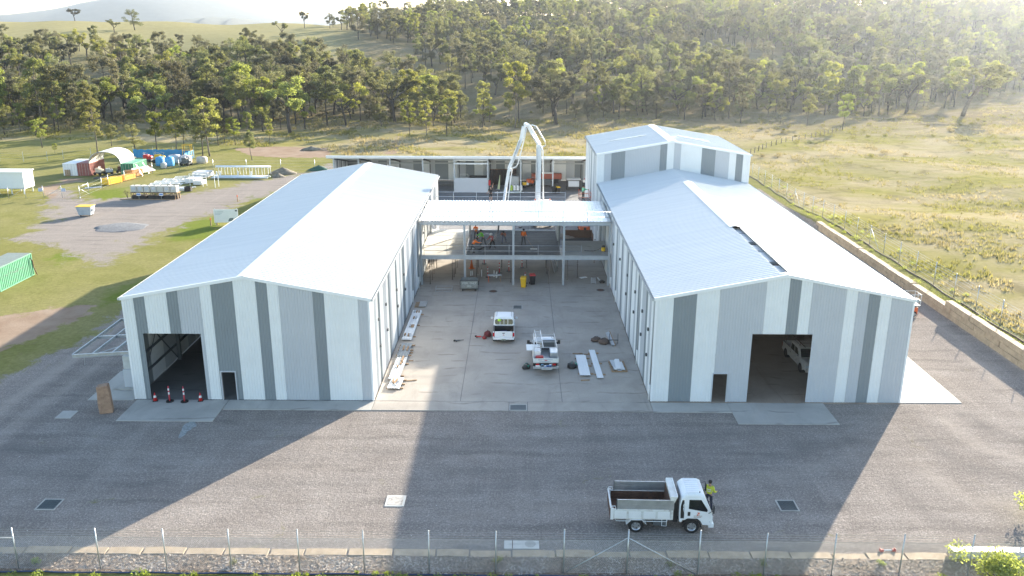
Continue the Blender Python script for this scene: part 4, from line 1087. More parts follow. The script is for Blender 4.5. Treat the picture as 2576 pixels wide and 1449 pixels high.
# ---- concrete pump with folded-out boom
M_PUMP = mat("white_machine_paint", (.78, .79, .79), .35, var=.05, dirt=(.45, .44, .42), dirt_amt=.25)
pt = thing("concrete_pump_truck", "white concrete pump truck with its boom raised over the zinc roof deck", "pump truck", (3.0, 107.0, .03))
PB = lambda v: (v[0] - 3.0, v[1] - 107.0, v[2] - .03)
secs = []
for y, z0, z1, k in ((0, .55, 2.2, .98), (.05, .5, 2.6, 1.0), (.35, .5, 3.45, .98), (1.6, .5, 3.5, .98), (2.0, .6, 3.3, .96)):
    secs.append([(x, y, z) for x, z in rr(2.5 * k, z0, z1, .22, .08)])
MB().loft(secs).build("cab", M_PUMP, pt, bevel=.04)
MB().add([(-1.1, .10, 1.75), (1.1, .10, 1.75), (1.0, .32, 2.95), (-1.0, .32, 2.95), (-1.1, .02, 1.75), (1.1, .02, 1.75), (1.0, .27, 2.95), (-1.0, .27, 2.95)], [(4, 5, 6, 7), (0, 4, 7, 3), (1, 2, 6, 5), (3, 7, 6, 2), (0, 1, 5, 4)]).build("windscreen", glass_mat("teal_glass", (.03, .05, .055)), pt)
MB().box(-1.15, 1.15, -.03, .06, .95, 1.65).build("grille", mat("teal_grey_grille", (.10, .14, .15), .4), pt)
MB().box(-1.25, 1.25, -.12, .3, .38, .85).build("bumper", M_BLACK, pt, bevel=.04)
for s in (-1, 1):
    MB().box(s * .8, s * 1.15, -.06, .0, .98, 1.2).build("headlight", M_LAMP_W, pt)
    MB().cbox((s * 1.48, .2, 2.3), (.2, .12, .8)).build("mirror", M_BLACK, pt, bevel=.02)
    MB().bar((s * 1.2, .25, 2.7), (s * 1.5, .2, 2.72), .04).build("mirror_arm", M_BLACK, pt)
    MB().cyl((s * .95, 1.0, 3.42), (s * .95, 1.0, 3.66), .09, n=8).build("beacon", M_ORANGE, pt)
    for y in (1.1, 5.6, 6.9): wheel(pt, (s * 1.05, y, .5), .5, .32, (s, 0, 0))
    o = MB(); o.bar((s * .9, 2.5, .8), (s * 2.9, .3, .8), .22, .3).build("outrigger_arm", M_PUMP, pt)
    MB().cyl((s * 2.85, .35, .1), (s * 2.85, .35, 1.0), .07, n=8).build("outrigger_leg", M_GALV, pt)
    MB().cyl((s * 2.85, .35, .02), (s * 2.85, .35, .1), .25, n=10).build("outrigger_foot", M_BLACK, pt)
    MB().box(s * .35, s * .5, .3, 8.2, .62, .92).build("chassis_rail", M_BLACK, pt)
MB().box(-1.2, 1.2, 3.0, 8.2, .95, 1.25).build("deck", M_PUMP, pt)
MB().box(-.8, .8, 7.0, 8.6, 1.2, 1.9).build("hopper", M_PUMP, pt, bevel=.05)
YB = 109.4
q = lambda x, y, Y=YB: Vector(PB(sitey(x, y, Y)))
MB().cyl((.0 + q(1357, 500).x, YB - 107, 1.2), (q(1357, 500).x, YB - 107, 3.0), .42, .34, n=12).build("turret", M_PUMP, pt)
def boom(name, pts, w0, w1, mt=M_PUMP):
    m = MB(); r = len(pts)
    for i in range(r - 1): m.bar(pts[i], pts[i + 1], w0 + (w1 - w0) * i / max(1, r - 1), (w0 + (w1 - w0) * i / max(1, r - 1)) * 1.15)
    return m.build(name, mt, pt, bevel=.02)
b1 = boom("boom_arm", [q(1353, 500), q(1356, 366)], .58, .5)
b2 = boom("boom_arm", [q(1357, 366) + Vector((0, .55, 0)), q(1330, 318) + Vector((0, .55, 0)), q(1322, 312) + Vector((0, .4, 0))], .46, .36)
b3 = boom("boom_arm", [q(1318, 318), q(1311, 352), q(1280, 425)], .44, .34)
b4 = boom("boom_arm", [q(1280, 428), q(1273, 470), q(1267, 512, 107.5)], .34, .28)
def ppipe(par, pts, r=.075): MB().tube(pts, r, 7).build("delivery_pipe", M_PUMP, par, smooth=True)
ppipe(b1, [q(1367, 500), q(1366, 380), q(1362, 368)], .085)
ppipe(b2, [q(1362, 371), q(1372, 366), q(1371, 356), q(1349, 318), q(1338, 314), q(1333, 320)], .08)
ppipe(b3, [q(1324, 322), q(1320, 345), q(1303, 412), q(1298, 420), q(1286, 424)], .075)
ppipe(b4, [q(1288, 426), q(1286, 445), q(1277, 512, 107.5)], .07)
for p in (q(1356, 366), q(1322, 314), q(1282, 426)):
    MB().cyl(p + Vector((0, -.5, 0)), p + Vector((0, .9, 0)), .24, n=10).build("boom_joint", M_PUMP, pt)
for a, b, par in ((q(1349, 452), q(1350, 372), b1), (q(1338, 338), q(1362, 372), b2), (q(1306, 352), q(1287, 412), b3)):
    m = MB(); mid = a.lerp(b, .55); m.cyl(a + Vector((0, -.38, 0)), mid + Vector((0, -.38, 0)), .1, n=8); m.cyl(mid + Vector((0, -.38, 0)), b + Vector((0, -.38, 0)), .055, n=8)
    m.build("hydraulic_ram", M_GALV, par)
for a, b in ((q(1318, 345), q(1310, 348)), (q(1304, 372), q(1314, 374)), (q(1360, 345), q(1371, 350)), (q(1343, 322), q(1352, 322))): MB().bar(a, b, .05).build("pipe_bracket", M_PUMP, b3)
MB().tube([q(1268, 508, 107.5), PB((-2.2, 98, 3.9)), PB((-2.1, 93.5, 5.6)), PB((-2.15, 91.8, 5.2)), PB((-2.3, 90.6, 3.6)), PB((-2.7, 88.2, 3.2)), PB((-3.3, 85.6, 3.2)), PB((-4.1, 83.6, 3.22))], .085, 7).build("end_hose", M_BLACK, pt, smooth=True)

# ---- lifts
def lift(name, label, loc, rz, h, rails, cat="lift"):
    t = thing(name, label, cat, loc, rz)
    MB().box(-.6, .6, -1.1, 1.1, .25, .85).build("base", M_ORANGE, t, bevel=.03)
    MB().box(-.15, .15, -1.13, -1.1, .3, .8).build("base_grille", M_BLACK, t)
    for sx in (-1, 1):
        for sy in (-1, 1): wheel(t, (sx * .6, sy * .75, .25), .25, .16, (sx, 0, 0))
    n = max(2, int((h - .9) / .55)); dz = (h - .95) / n
    for k in range(n):
        z = .88 + k * dz
        for s in (-1, 1): MB().bar((s * .42, -.9, z), (s * .42, .9, z + dz), .06, .1).build("scissor_arm", M_DARKSTEEL, t); MB().bar((s * .36, .9, z), (s * .36, -.9, z + dz), .06, .1).build("scissor_arm", M_DARKSTEEL, t)
    pf = MB().box(-.65, .65, -1.25, 1.25, h - .06, h + .04).build("platform", M_DARKSTEEL, t)
    for z in (.5, 1.05):
        MB().tube([(-.62, -1.22, h + z), (.62, -1.22, h + z), (.62, 1.22, h + z), (-.62, 1.22, h + z), (-.62, -1.22, h + z)], .024, 5).build("rail", rails, pf)
    for x, y in ((-.62, -1.22), (.62, -1.22), (.62, 1.22), (-.62, 1.22), (-.62, 0), (.62, 0), (0, -1.22)): MB().cyl((x, y, h), (x, y, h + 1.06), .022, n=5).build("rail_post", rails, pf)
    return t
lift("scissor_lift", "orange scissor lift raised beside the tall hall with a worker aboard", (8.2, 105.2, .03), R(4), 4.15, mat("orange_rail", (.62, .10, .03), .5))
l2 = lift("scissor_lift", "lowered scissor lift with white rails standing near the stone block wall", (34.9, 73.3, .02), R(90), 1.0, M_WHITE)
# ================================================================ people
M_SKIN = mat("skin", (.42, .24, .16), .6, var=.08)
M_HAIR = mat("dark_hair", (.02, .015, .012), .8)
def rotx(v, a): c, s = math.cos(a), math.sin(a); return Vector((v.x, v.y * c - v.z * s, v.y * s + v.z * c))
def person_joints(H=1.76, lean=0, look=0, legs=((0, 0), (0, 0)), arms=((0, 10), (0, 10)), spread=6, armout=8):
    """faces +y. legs/arms: (swing forward, bend) in degrees for right, left"""
    k = H / 1.76; P = {}
    def leg(s, sw, bend):
        hip = Vector((s * .095, 0, 0)); d = rotx(Vector((math.sin(R(spread)) * s, 0, -1)), R(sw)).normalized()
        kn = hip + d * .44; d2 = rotx(d, -R(bend)); an = kn + d2 * .43
        return hip, kn, an, an + Vector((s * .02, .16, -.05))
    R_, L_ = leg(1, *legs[0]), leg(-1, *legs[1])
    up = rotx(Vector((0, 0, 1)), -R(lean))
    P['pel'] = Vector((0, 0, .02)); P['waist'] = up * .16; P['chest'] = up * .40; P['neck'] = up * .54
    hd = rotx(Vector((0, 0, 1)), -R(lean * .6 + look)); P['head'] = P['neck'] + hd * .13; P['crown'] = P['neck'] + hd * .25
    fwd = rotx(Vector((0, 1, 0)), -R(lean * .6 + look)); P['nose'] = P['neck'] + hd * .15 + fwd * .115
    for n, s, (sw, bend) in (('R', 1, arms[0]), ('L', -1, arms[1])):
        sh = P['chest'] + up * .06 + Vector((s * .19, 0, 0)); d = rotx(Vector((math.sin(R(armout)) * s, 0, -1)), R(sw - 0)).normalized()
        el = sh + d * .29; d2 = rotx(d, R(bend)); wr = el + d2 * .26; hand = wr + d2 * .09
        P['sh' + n], P['el' + n], P['wr' + n], P['ha' + n], P['hd' + n] = sh, el, wr, hand, d2
    for n, g in (('R', R_), ('L', L_)): P['hip' + n], P['kn' + n], P['an' + n], P['to' + n] = g
    low = min(P['toR'].z, P['toL'].z, P['anR'].z - .06, P['anL'].z - .06) - .035
    for q_ in P:
        if not q_.startswith('hd'): P[q_] = (P[q_] - Vector((0, 0, low))) * k
    return P
def skin_obj(name, verts, edges, radii, mt, parent, root=0, levels=1):
    me = bpy.data.meshes.new(name); me.from_pydata(verts, edges, []); o = link(bpy.data.objects.new(name, me))
    o.modifiers.new("s", 'SKIN'); ss = o.modifiers.new("u", 'SUBSURF'); ss.levels = levels; ss.render_levels = levels
    for i, r in enumerate(radii):
        d = me.skin_vertices[0].data[i]; r = r if isinstance(r, tuple) else (r, r); d.radius = r; d.use_root = (i == root)
    dg = bpy.context.evaluated_depsgraph_get(); dg.update()
    nm = bpy.data.meshes.new_from_object(o.evaluated_get(dg)); nm.name = name
    COL.objects.unlink(o); bpy.data.objects.remove(o)
    nm.materials.clear(); nm.materials.append(mt)
    for p in nm.polygons: p.use_smooth = True
    q_ = link(bpy.data.objects.new(name, nm)); q_.parent = parent
    return q_
def person(label, loc, rz, shirt, legs_m, hat=None, bare_legs=False, bare_arms=False, H=1.76, vest=None, boots=None, **pose):
    t = thing("person", label, "person", loc, rz); P = person_joints(H, **pose)
    names = ['pel', 'waist', 'chest', 'neck', 'head', 'crown', 'nose'] + [a + b for b in 'RL' for a in ('sh', 'el', 'wr', 'ha', 'hip', 'kn', 'an', 'to')]
    rad = dict(pel=(.12, .09), waist=(.115, .085), chest=(.14, .09), neck=.052, head=(.078, .092), crown=(.055, .065), nose=.014, sh=.058, el=.042, wr=.03, ha=(.035, .018), hip=.082, kn=.056, an=.04, to=.035)
    idx = {n: i for i, n in enumerate(names)}
    vs = [P[n] for n in names]; rs = [rad[n] if n in rad else rad[n[:-1]] for n in names]
    es = [('pel', 'waist'), ('waist', 'chest'), ('chest', 'neck'), ('neck', 'head'), ('head', 'crown'), ('head', 'nose')]
    for s in 'RL': es += [('chest', 'sh' + s), ('sh' + s, 'el' + s), ('el' + s, 'wr' + s), ('wr' + s, 'ha' + s), ('pel', 'hip' + s), ('hip' + s, 'kn' + s), ('kn' + s, 'an' + s), ('an' + s, 'to' + s)]
    es = [(idx[a], idx[b]) for a, b in es]
    for s, sg in (('R', 1), ('L', -1)):      # fingers and thumb
        d = P['hd' + s].normalized(); side = Vector((sg, 0, 0)); base = P['ha' + s]; back = d.cross(side).normalized()
        for f, (off, ln) in enumerate(((-.030, .058), (-.010, .072), (.011, .066), (.030, .05))):
            a = base + d * .03 + back * off; b = a + d * ln * .55 + side * -.006; c = b + (d * .6 - side * .5).normalized() * ln * .5
            i0 = len(vs); vs += [a, b, c]; rs += [.0095, .009, .008]; es += [(idx['ha' + s], i0), (i0, i0 + 1), (i0 + 1, i0 + 2)]
        a = P['wr' + s].lerp(base, .5) - back * .035; b = a + (d * .7 - back * .7).normalized() * .05
        i0 = len(vs); vs += [a, b]; rs += [.011, .009]; es += [(idx['wr' + s], i0), (i0, i0 + 1)]
    skin_obj("body", vs, es, rs, M_SKIN, t)
    # shirt
    nv = ['waist0', 'waist', 'chest', 'collar', 'shR', 'elR', 'shL', 'elL'] + ([] if bare_arms else ['wrR', 'wrL'])
    pts = {**P, 'waist0': P['pel'].lerp(P['waist'], .05), 'collar': P['chest'].lerp(P['neck'], .7)}
    if bare_arms: pts['elR'] = P['shR'].lerp(P['elR'], .6); pts['elL'] = P['shL'].lerp(P['elL'], .6)
    rd = dict(waist0=(.175, .145), waist=(.175, .145), chest=(.20, .15), collar=.085, shR=.092, shL=.092, elR=.066, elL=.066, wrR=.048, wrL=.048)
    ix = {n: i for i, n in enumerate(nv)}
    ee = [('waist0', 'waist'), ('waist', 'chest'), ('chest', 'collar'), ('chest', 'shR'), ('chest', 'shL'), ('shR', 'elR'), ('shL', 'elL')] + ([] if bare_arms else [('elR', 'wrR'), ('elL', 'wrL')])
    sh = skin_obj("shirt", [pts[n] for n in nv], [(ix[a], ix[b]) for a, b in ee], [rd[n] for n in nv], shirt, t)
    if vest:
        up = (P['chest'] - P['waist']).normalized(); m = MB()
        for c, r1, r2 in ((P['waist'].lerp(P['chest'], .30), .168, .142), (P['waist'].lerp(P['chest'], .75), .182, .148)):
            n = 14; qn = up.to_track_quat('Z', 'Y').to_matrix(); rg = []
            for o_ in (-.025, .025): rg.append([c + up * o_ + qn @ Vector((r1 * math.cos(2 * math.pi * k / n), r2 * math.sin(2 * math.pi * k / n), 0)) for k in range(n)])
            m.loft(rg, cap=False)
        m.build("reflective_band", vest, sh)
    # trousers or shorts
    pts = dict(P); nv = ['waist', 'pel', 'hipR', 'knR', 'hipL', 'knL'] + ([] if bare_legs else ['anR', 'anL'])
    if bare_legs: pts['knR'] = P['hipR'].lerp(P['knR'], .9); pts['knL'] = P['hipL'].lerp(P['knL'], .9)
    pts['waist'] = P['pel'].lerp(P['waist'], .5)
    rd = dict(waist=(.14, .11), pel=(.148, .118), hipR=.106, hipL=.106, knR=.078, knL=.078, anR=.062, anL=.062); ix = {n: i for i, n in enumerate(nv)}
    ee = [('pel', 'waist'), ('pel', 'hipR'), ('pel', 'hipL'), ('hipR', 'knR'), ('hipL', 'knL')] + ([] if bare_legs else [('knR', 'anR'), ('knL', 'anL')])
    skin_obj("shorts" if bare_legs else "trousers", [pts[n] for n in nv], [(ix[a], ix[b]) for a, b in ee], [rd[n] for n in nv], legs_m, t, root=1)
    for s in 'RL':
        an, to = P['an' + s], P['to' + s]
        skin_obj("boot", [an + Vector((0, 0, .09)), an, an + Vector((0, -.04, -.05)), to], [(0, 1), (1, 2), (1, 3)], [.056, .058, .045, (.05, .04)], boots or M_BLACK, t)
    hd = (P['crown'] - P['neck']).normalized(); c = P['head'].lerp(P['crown'], .55)
    qm = hd.to_track_quat('Z', 'Y').to_matrix().to_4x4(); h = MB(); h.T = Matrix.Translation(c) @ qm
    if hat:
        h.loft([[(r_ * math.cos(a), r_ * 1.12 * math.sin(a), z) for a in np.linspace(0, 2 * math.pi, 13)[:-1]] for r_, z in ((.19 if hat[1] == 'brim' else .112, -.03), (.115, -.015), (.113, .04), (.09, .095), (.03, .12))])
        f = (P['nose'] - P['head']); f = (f - hd * f.dot(hd)).normalized()
        if hat[1] == 'cap': h.T = None; h.cbox(c + f * .14 - hd * .01, (.13, .13, .015), math.atan2(-f.x, f.y))
        h.build("hat", hat[0], t, smooth=True)
    else:
        h.loft([[(r_ * math.cos(a), r_ * 1.1 * math.sin(a), z) for a in np.linspace(0, 2 * math.pi, 13)[:-1]] for r_, z in ((.085, -.06), (.1, 0), (.095, .05), (.07, .085), (.02, .1))]); h.build("hair", M_HAIR, t, smooth=True)
    return t
C_OR = mat("hivis_orange", (.85, .17, .015), .8, var=.12, scale=6); C_GR = mat("hivis_green", (.16, .55, .06), .8, var=.12, scale=6); C_YE = mat("hivis_yellow", (.62, .66, .06), .8, var=.1, scale=6)
C_NAVY = mat("navy_cloth", (.02, .026, .05), .9); C_GREY = mat("charcoal_cloth", (.07, .07, .075), .9); C_BLK = mat("black_cloth", (.018, .016, .018), .9); C_WHT = mat("white_cloth", (.62, .60, .60), .9)
C_REF = mat("reflective_tape", (.75, .75, .74), .35); C_PINK = mat("maroon_vest", (.34, .08, .08), .85); C_BLUE = mat("faded_blue_cloth", (.12, .13, .19), .9)
C_MINT = mat("mint_shirt", (.22, .60, .36), .85)
SL_Z = 3.14
person("worker in yellow and navy shirt with dark hair standing by the tip truck cab", (10.3, 40.35, 0), R(-35), C_YE, C_NAVY, vest=C_REF, arms=((12, 60), (8, 40)), H=1.78)
person("worker in orange shirt crouching over the screed at the slab corner by the column", (-4.7, 82.7, SL_Z), R(-60), C_OR, C_GREY, lean=38, look=10, legs=((30, 60), (-5, 40)), arms=((55, 30), (40, 40)), vest=C_REF)
person("worker in orange vest standing at the back of the pour beside the column", (-4.6, 88.0, SL_Z), R(160), C_OR, C_BLK, lean=8, arms=((30, 50), (25, 40)), vest=C_REF, bare_arms=True)
person("worker in lime green shirt raking wet concrete on the raised floor", (-3.75, 85.6, SL_Z), R(110), C_GR, C_GREY, hat=(C_BLK, 'brim'), lean=22, legs=((18, 12), (-14, 6)), arms=((50, 20), (35, 30)))
person("worker in red vest over white sleeves guiding the concrete hose", (-2.75, 84.3, SL_Z), R(150), C_PINK, C_BLK, hat=(C_WHT, 'brim'), lean=26, legs=((14, 10), (-12, 8)), arms=((40, 35), (38, 30)), vest=C_REF)
person("worker in orange and white vest bending low over the reinforcement", (-1.6, 86.6, SL_Z), R(175), mat("faded_orange_vest", (.55, .17, .10), .85), C_BLUE, lean=55, look=15, legs=((22, 15), (-16, 5)), arms=((75, 15), (70, 12)), vest=C_REF)
person("worker in orange vest and navy cap alone on the bare reinforcement mesh", (.45, 85.9, SL_Z), R(185), C_OR, C_GREY, hat=(C_NAVY, 'cap'), lean=10, legs=((8, 5), (-6, 4)), arms=((35, 45), (30, 50)))
person("worker in black shirt and shorts walking along the far edge of the zinc roof", (-3.1, 90.2, kroof(90.2) + .05), R(20), C_BLK, C_BLK, bare_legs=True, bare_arms=True, legs=((16, 6), (-18, 12)), arms=((150, 60), (15, 40)), H=1.82)
person("worker in mint green shirt standing on the raised scissor lift", (8.0, 105.0, 4.22), R(-60), C_MINT, C_BLK, hat=(C_BLK, 'cap'), arms=((60, 30), (40, 40)))
# tools held on the pour
def tool(name, label, cat, pts, r, mt, head=None):
    t = thing(name, label, cat, pts[0]); o = Vector(pts[0])
    MB().tube([Vector(p) - o for p in pts], r, 6).build("handle", mt, t)
    if head: MB().cbox(Vector(pts[-1]) - o, head).build("head", M_ALU, t)
tool("concrete_rake", "long rake leaning into the wet concrete below the green shirted worker", "rake", [(-3.95, 85.5, 4.3), (-4.7, 84.2, 3.2)], .018, M_TIMBER, (.4, .08, .1))
tool("screed_bar", "aluminium screed resting on the mesh near the worker in the navy cap", "screed", [(.65, 85.6, 4.15), (1.5, 84.1, 3.2)], .018, M_TIMBER, (.7, .09, .06))
# ================================================================ front boundary
r_ = random.Random(21)
FY = 34.65
fence = thing("chain_link_fence", "chain link fence with barbed wire strands along the mulch bed in front", "fence", (0, FY, 0))
fx = [-27.2, -23.95, -20.0, -16.8, -13.7, -10.42, -7.32, -4.22, -1.04, 2.19, 5.21, 8.59, 11.73, 14.95, 18.15, 21.4, 24.6, 27.8]
for x in fx:
    hh = 2.42 if x in (2.19, 5.21, 8.59) else 2.3; rad = .036 if hh > 2.4 else .03
    po = MB().cyl((x, 0, -.1), (x + .01, .0, hh), rad, n=8).build("post", M_GALV, fence, smooth=True)
    MB().ball((x + .01, 0, hh), rad * 1.15).build("cap", M_GALV, po, smooth=True)
for a, b in (((2.3, 0, .1), (5.19, 0, 2.0)), ((8.5, 0, .05), (5.23, 0, 2.0)), ((-27.2, 0, 1.75), (-23.95, 0, 1.75))): MB().cyl(a, b, .024, n=7).build("brace", M_GALV, fence, smooth=True)
for z in (1.86, 1.99, 2.12, 2.25, .12):
    m = MB()
    for x0, x1 in zip(fx, fx[1:]): m.cyl((x0, -.03, z), ((x0 + x1) / 2, -.03, z - .012), .005, n=3, cap=False); m.cyl(((x0 + x1) / 2, -.03, z - .012), (x1, -.03, z), .005, n=3, cap=False)
    m.build("wire_strand", M_GALV, fence)
m = MB(); HM = 1.84; st = .088
for d in (-1, 1):
    x = fx[0] - HM
    while x < fx[-1] + HM:
        xa, za, xb, zb = x, .06, x + d * HM, HM + .04
        lo, hi = fx[0], fx[-1]
        def clip(xa, za, xb, zb):
            t0, t1 = 0.0, 1.0; dx = xb - xa
            for lim, sg in ((lo, 1), (hi, -1)):
                fa, fb = sg * (xa - lim), sg * (xb - lim)
                if fa < 0 and fb < 0: return None
                if fa < 0: t0 = max(t0, fa / (fa - fb))
                if fb < 0: t1 = min(t1, fa / (fa - fb))
            return (xa + dx * t0, za + (zb - za) * t0, xa + dx * t1, za + (zb - za) * t1) if t1 > t0 else None
        c = clip(xa, za, xb, zb)
        if c: m.cyl((c[0], d * .004, c[1]), (c[2], d * .004, c[3]), .0042, n=3, cap=False)
        x += st
tag(m.build("wire_mesh", M_GALV, fence, fix=False), kind="stuff")

edge = thing("stone_edging", "row of sandstone edging blocks between the gravel and the mulch bed", "stone edging", (0, 36.2, 0))
x = -28.0
while x < 30:
    w = r_.uniform(1.6, 2.25); d = r_.uniform(-.04, .04); h = r_.uniform(.025, .085)
    if abs(x + w / 2 - 24.6) < 3.6: h = .05
    P = [(x + .02 + r_.uniform(0, .05), -.30 + d), (x + w * .5, -.28 + d + r_.uniform(-.04, .04)), (x + w - .02, -.30 + d + r_.uniform(-.03, .03)), (x + w - .02 - r_.uniform(0, .05), .27 + d), (x + w * .5, .29 + d + r_.uniform(-.04, .04)), (x + .02, .27 + d)]
    MB().prism(P, -.3, h).build("block", M_SAND, edge, bevel=.02); x += w + r_.uniform(.005, .04)

def mulch_mat():
    m, nt = _new("bark_mulch"); g = NT(nt); p = g.pos(); i = g.n("ShaderNodeNewGeometry").outputs["Random Per Island"]
    c = g.mix(i, (.16, .11, .075), (.46, .37, .28)); c = g.mix(g.ramp(g.noise(p, .5, 4), .4, .65), c, g.mix(i, (.30, .27, .25), (.62, .56, .50)))
    g.out(g.bsdf(c, .95, 0, None, .1)); return m
M_MULCH = mulch_mat()
def chips(name, x0, x1, y0, y1, n, mt, s0, s1, zf=lambda x, y: .01, seed=1):
    """thousands of small chips lying every way, as one mass"""
    g = np.random.default_rng(seed); c = np.stack([g.uniform(x0, x1, n), g.uniform(y0, y1, n), np.zeros(n)], -1); c[:, 2] = [zf(a, b) for a, b in c[:, :2]]
    c[:, 2] += g.uniform(0, .05, n); a = g.uniform(0, 6.283, n); L_ = g.uniform(s0, s1, n); w_ = L_ * g.uniform(.2, .45, n); t = g.uniform(-.5, .5, (n, 2))
    u = np.stack([np.cos(a), np.sin(a), t[:, 0]], -1) * L_[:, None] / 2; v = np.stack([-np.sin(a), np.cos(a), t[:, 1]], -1) * w_[:, None] / 2
    V = np.stack([c - u - v, c + u - v * .6, c + u * 1.05 + v, c - u * .9 + v], 1).reshape(-1, 3)
    return raw_quads(name, V, mt)
def raw_quads(name, V, mt, smooth=False, nv=4):
    n = len(V) // nv; me = bpy.data.meshes.new(name); me.vertices.add(len(V)); me.vertices.foreach_set("co", V.astype(np.float32).ravel())
    me.loops.add(len(V)); me.loops.foreach_set("vertex_index", np.arange(len(V), dtype=np.int32)); me.polygons.add(n); me.polygons.foreach_set("loop_start", np.arange(0, len(V), nv, dtype=np.int32))
    me.update(); me.materials.append(mt); return link(bpy.data.objects.new(name, me))
bed = MB(); n = 60
for k in range(n):
    xa, xb = -29 + 60 * k / n, -29 + 60 * (k + 1) / n
    bed.quad((xa, 34.45, .012), (xb, 34.45, .012), (xb, 35.95, .012 + .02), (xa, 35.95, .012 + .02))
tag(bed.build("garden_bed", mat("mulch_soil", (.20, .15, .11), .95, var=.3, scale=6, dirt=(.40, .33, .26), dirt_amt=.6, bump=.6, bscale=25)), kind="structure")
tag(chips("mulch", -28.5, 30, 34.5, 35.92, 15000, M_MULCH, .05, .16, lambda x, y: .03, 3), kind="stuff")
m = MB().tube([(x, 34.42 + .03 * math.sin(x * 1.3), .05 + .015 * math.sin(x * 2.1)) for x in np.arange(-29, 30, .8)], .035, 6)
tag(m.build("garden_hose", mat("blue_black_poly_pipe", (.015, .035, .11), .5)), "dark blue poly pipe lying along the foot of the chain link fence", "pipe")

# ---- foliage helpers shared by shrubs, trees and weeds
def leaf_mat(name, dark, light, trans, tint=.25):
    m, nt = _new(name); g = NT(nt); geo = g.n("ShaderNodeNewGeometry"); oi = g.n("ShaderNodeObjectInfo")
    c = g.mix(geo.outputs["Random Per Island"], dark, light)
    hs = g.n("ShaderNodeHueSaturation"); nt.links.new(c, hs.inputs["Color"])
    nt.links.new(g.ramp(oi.outputs["Random"], 0, 1, .5 - .035 * tint * 4, .5 + .02 * tint * 4), hs.inputs["Hue"]); nt.links.new(g.ramp(g.math('FRACT', g.math('MULTIPLY', oi.outputs["Random"], 7.31)), 0, 1, .52, .92), hs.inputs["Saturation"]); nt.links.new(g.ramp(g.math('FRACT', g.math('MULTIPLY', oi.outputs["Random"], 3.77)), 0, 1, .85, 1.5), hs.inputs["Value"])
    d = g.n("ShaderNodeBsdfDiffuse"); nt.links.new(hs.outputs[0], d.inputs[0])
    t = g.n("ShaderNodeBsdfTranslucent"); nt.links.new(g.mix(1.0, hs.outputs[0], trans, 'MULTIPLY'), t.inputs[0])
    gl = g.n("ShaderNodeBsdfGlossy"); gl.inputs["Roughness"].default_value = .5; gl.inputs[0].default_value = (.5, .5, .5, 1)
    a = g.n("ShaderNodeMixShader"); a.inputs[0].default_value = .56; nt.links.new(d.outputs[0], a.inputs[1]); nt.links.new(t.outputs[0], a.inputs[2])
    b = g.n("ShaderNodeMixShader"); b.inputs[0].default_value = .05; nt.links.new(a.outputs[0], b.inputs[1]); nt.links.new(gl.outputs[0], b.inputs[2])
    g.out(b.outputs[0]); return m
M_LEAF = leaf_mat("gum_leaves", (.050, .062, .027), (.118, .128, .052), (2.35, 2.25, 1.25))
M_LEAF2 = leaf_mat("young_leaves", (.068, .088, .026), (.155, .175, .05), (2.6, 2.5, .9))
M_LEAF3 = leaf_mat("dull_leaves", (.052, .055, .031), (.105, .104, .058), (1.75, 1.68, 1.2))
M_BUSH = leaf_mat("bright_leaves", (.13, .19, .02), (.26, .33, .05), (1.8, 1.8, .7), .1)
M_VERGE = leaf_mat("verge_blades", (.10, .12, .036), (.185, .195, .062), (1.3, 1.3, .7), .1)
M_BARK = mat("dark_bark", (.062, .052, .046), .95, var=.35, scale=2, bump=.4, bscale=12)
M_BARK2 = mat("pale_bark", (.19, .155, .125), .95, var=.35, scale=2)
def leaf_cloud(g, centres, radii, counts, size, flat=.75, droop=.35):
    out = []
    for c, r, n in zip(centres, radii, counts):
        d = g.normal(size=(n, 3)); d /= np.linalg.norm(d, axis=1)[:, None]; d *= (g.random(n) ** .45)[:, None] * r; d[:, 2] *= flat
        p = np.asarray(c) + d
        a = g.normal(size=(n, 3)); a[:, 2] -= droop; a /= np.linalg.norm(a, axis=1)[:, None]
        b = np.cross(a, g.normal(size=(n, 3))); b /= np.linalg.norm(b, axis=1)[:, None]
        s = size * g.uniform(.6, 1.3, n); w = s * g.uniform(.35, .6, n)
        u = a * s[:, None] / 2; v = b * w[:, None] / 2
        out.append(np.stack([p - u, p + v - u * .1, p + u, p - v + u * .15], 1).reshape(-1, 3))
    return np.concatenate(out)
def shrub(name, label, loc, h, rad, mt, n=700, size=.12, group=None, seed=1):
    g = np.random.default_rng(seed); t = thing(name, label, "shrub", loc, 0, group)
    k = max(4, int(6 + rad * 5)); cs = [(g.normal(0, rad * .42), g.normal(0, rad * .42), h * g.uniform(.35, .9)) for _ in range(k)]
    m = MB()
    for c in cs: m.tube([(0, 0, 0), (c[0] * .4, c[1] * .4, c[2] * .5), c], [.02 * h + .005, .012, .004], 4)
    m.build("stem", M_BARK, t)
    o = raw_quads("foliage", leaf_cloud(g, cs, [rad * .42] * k, [n // k] * k, size, .9, .1), mt); o.parent = t
    return t
shrub("shrub", "bright green bush in front of the fence beside the pale steel beam", (22.6, 33.9, 0), 1.5, 1.5, M_BUSH, 3000, .16, seed=2)
shrub("shrub", "bright green bush cut by the frame edge above the pale steel beam", (27.7, 40.0, 0), 2.0, 1.2, M_BUSH, 1500, .16, seed=8)
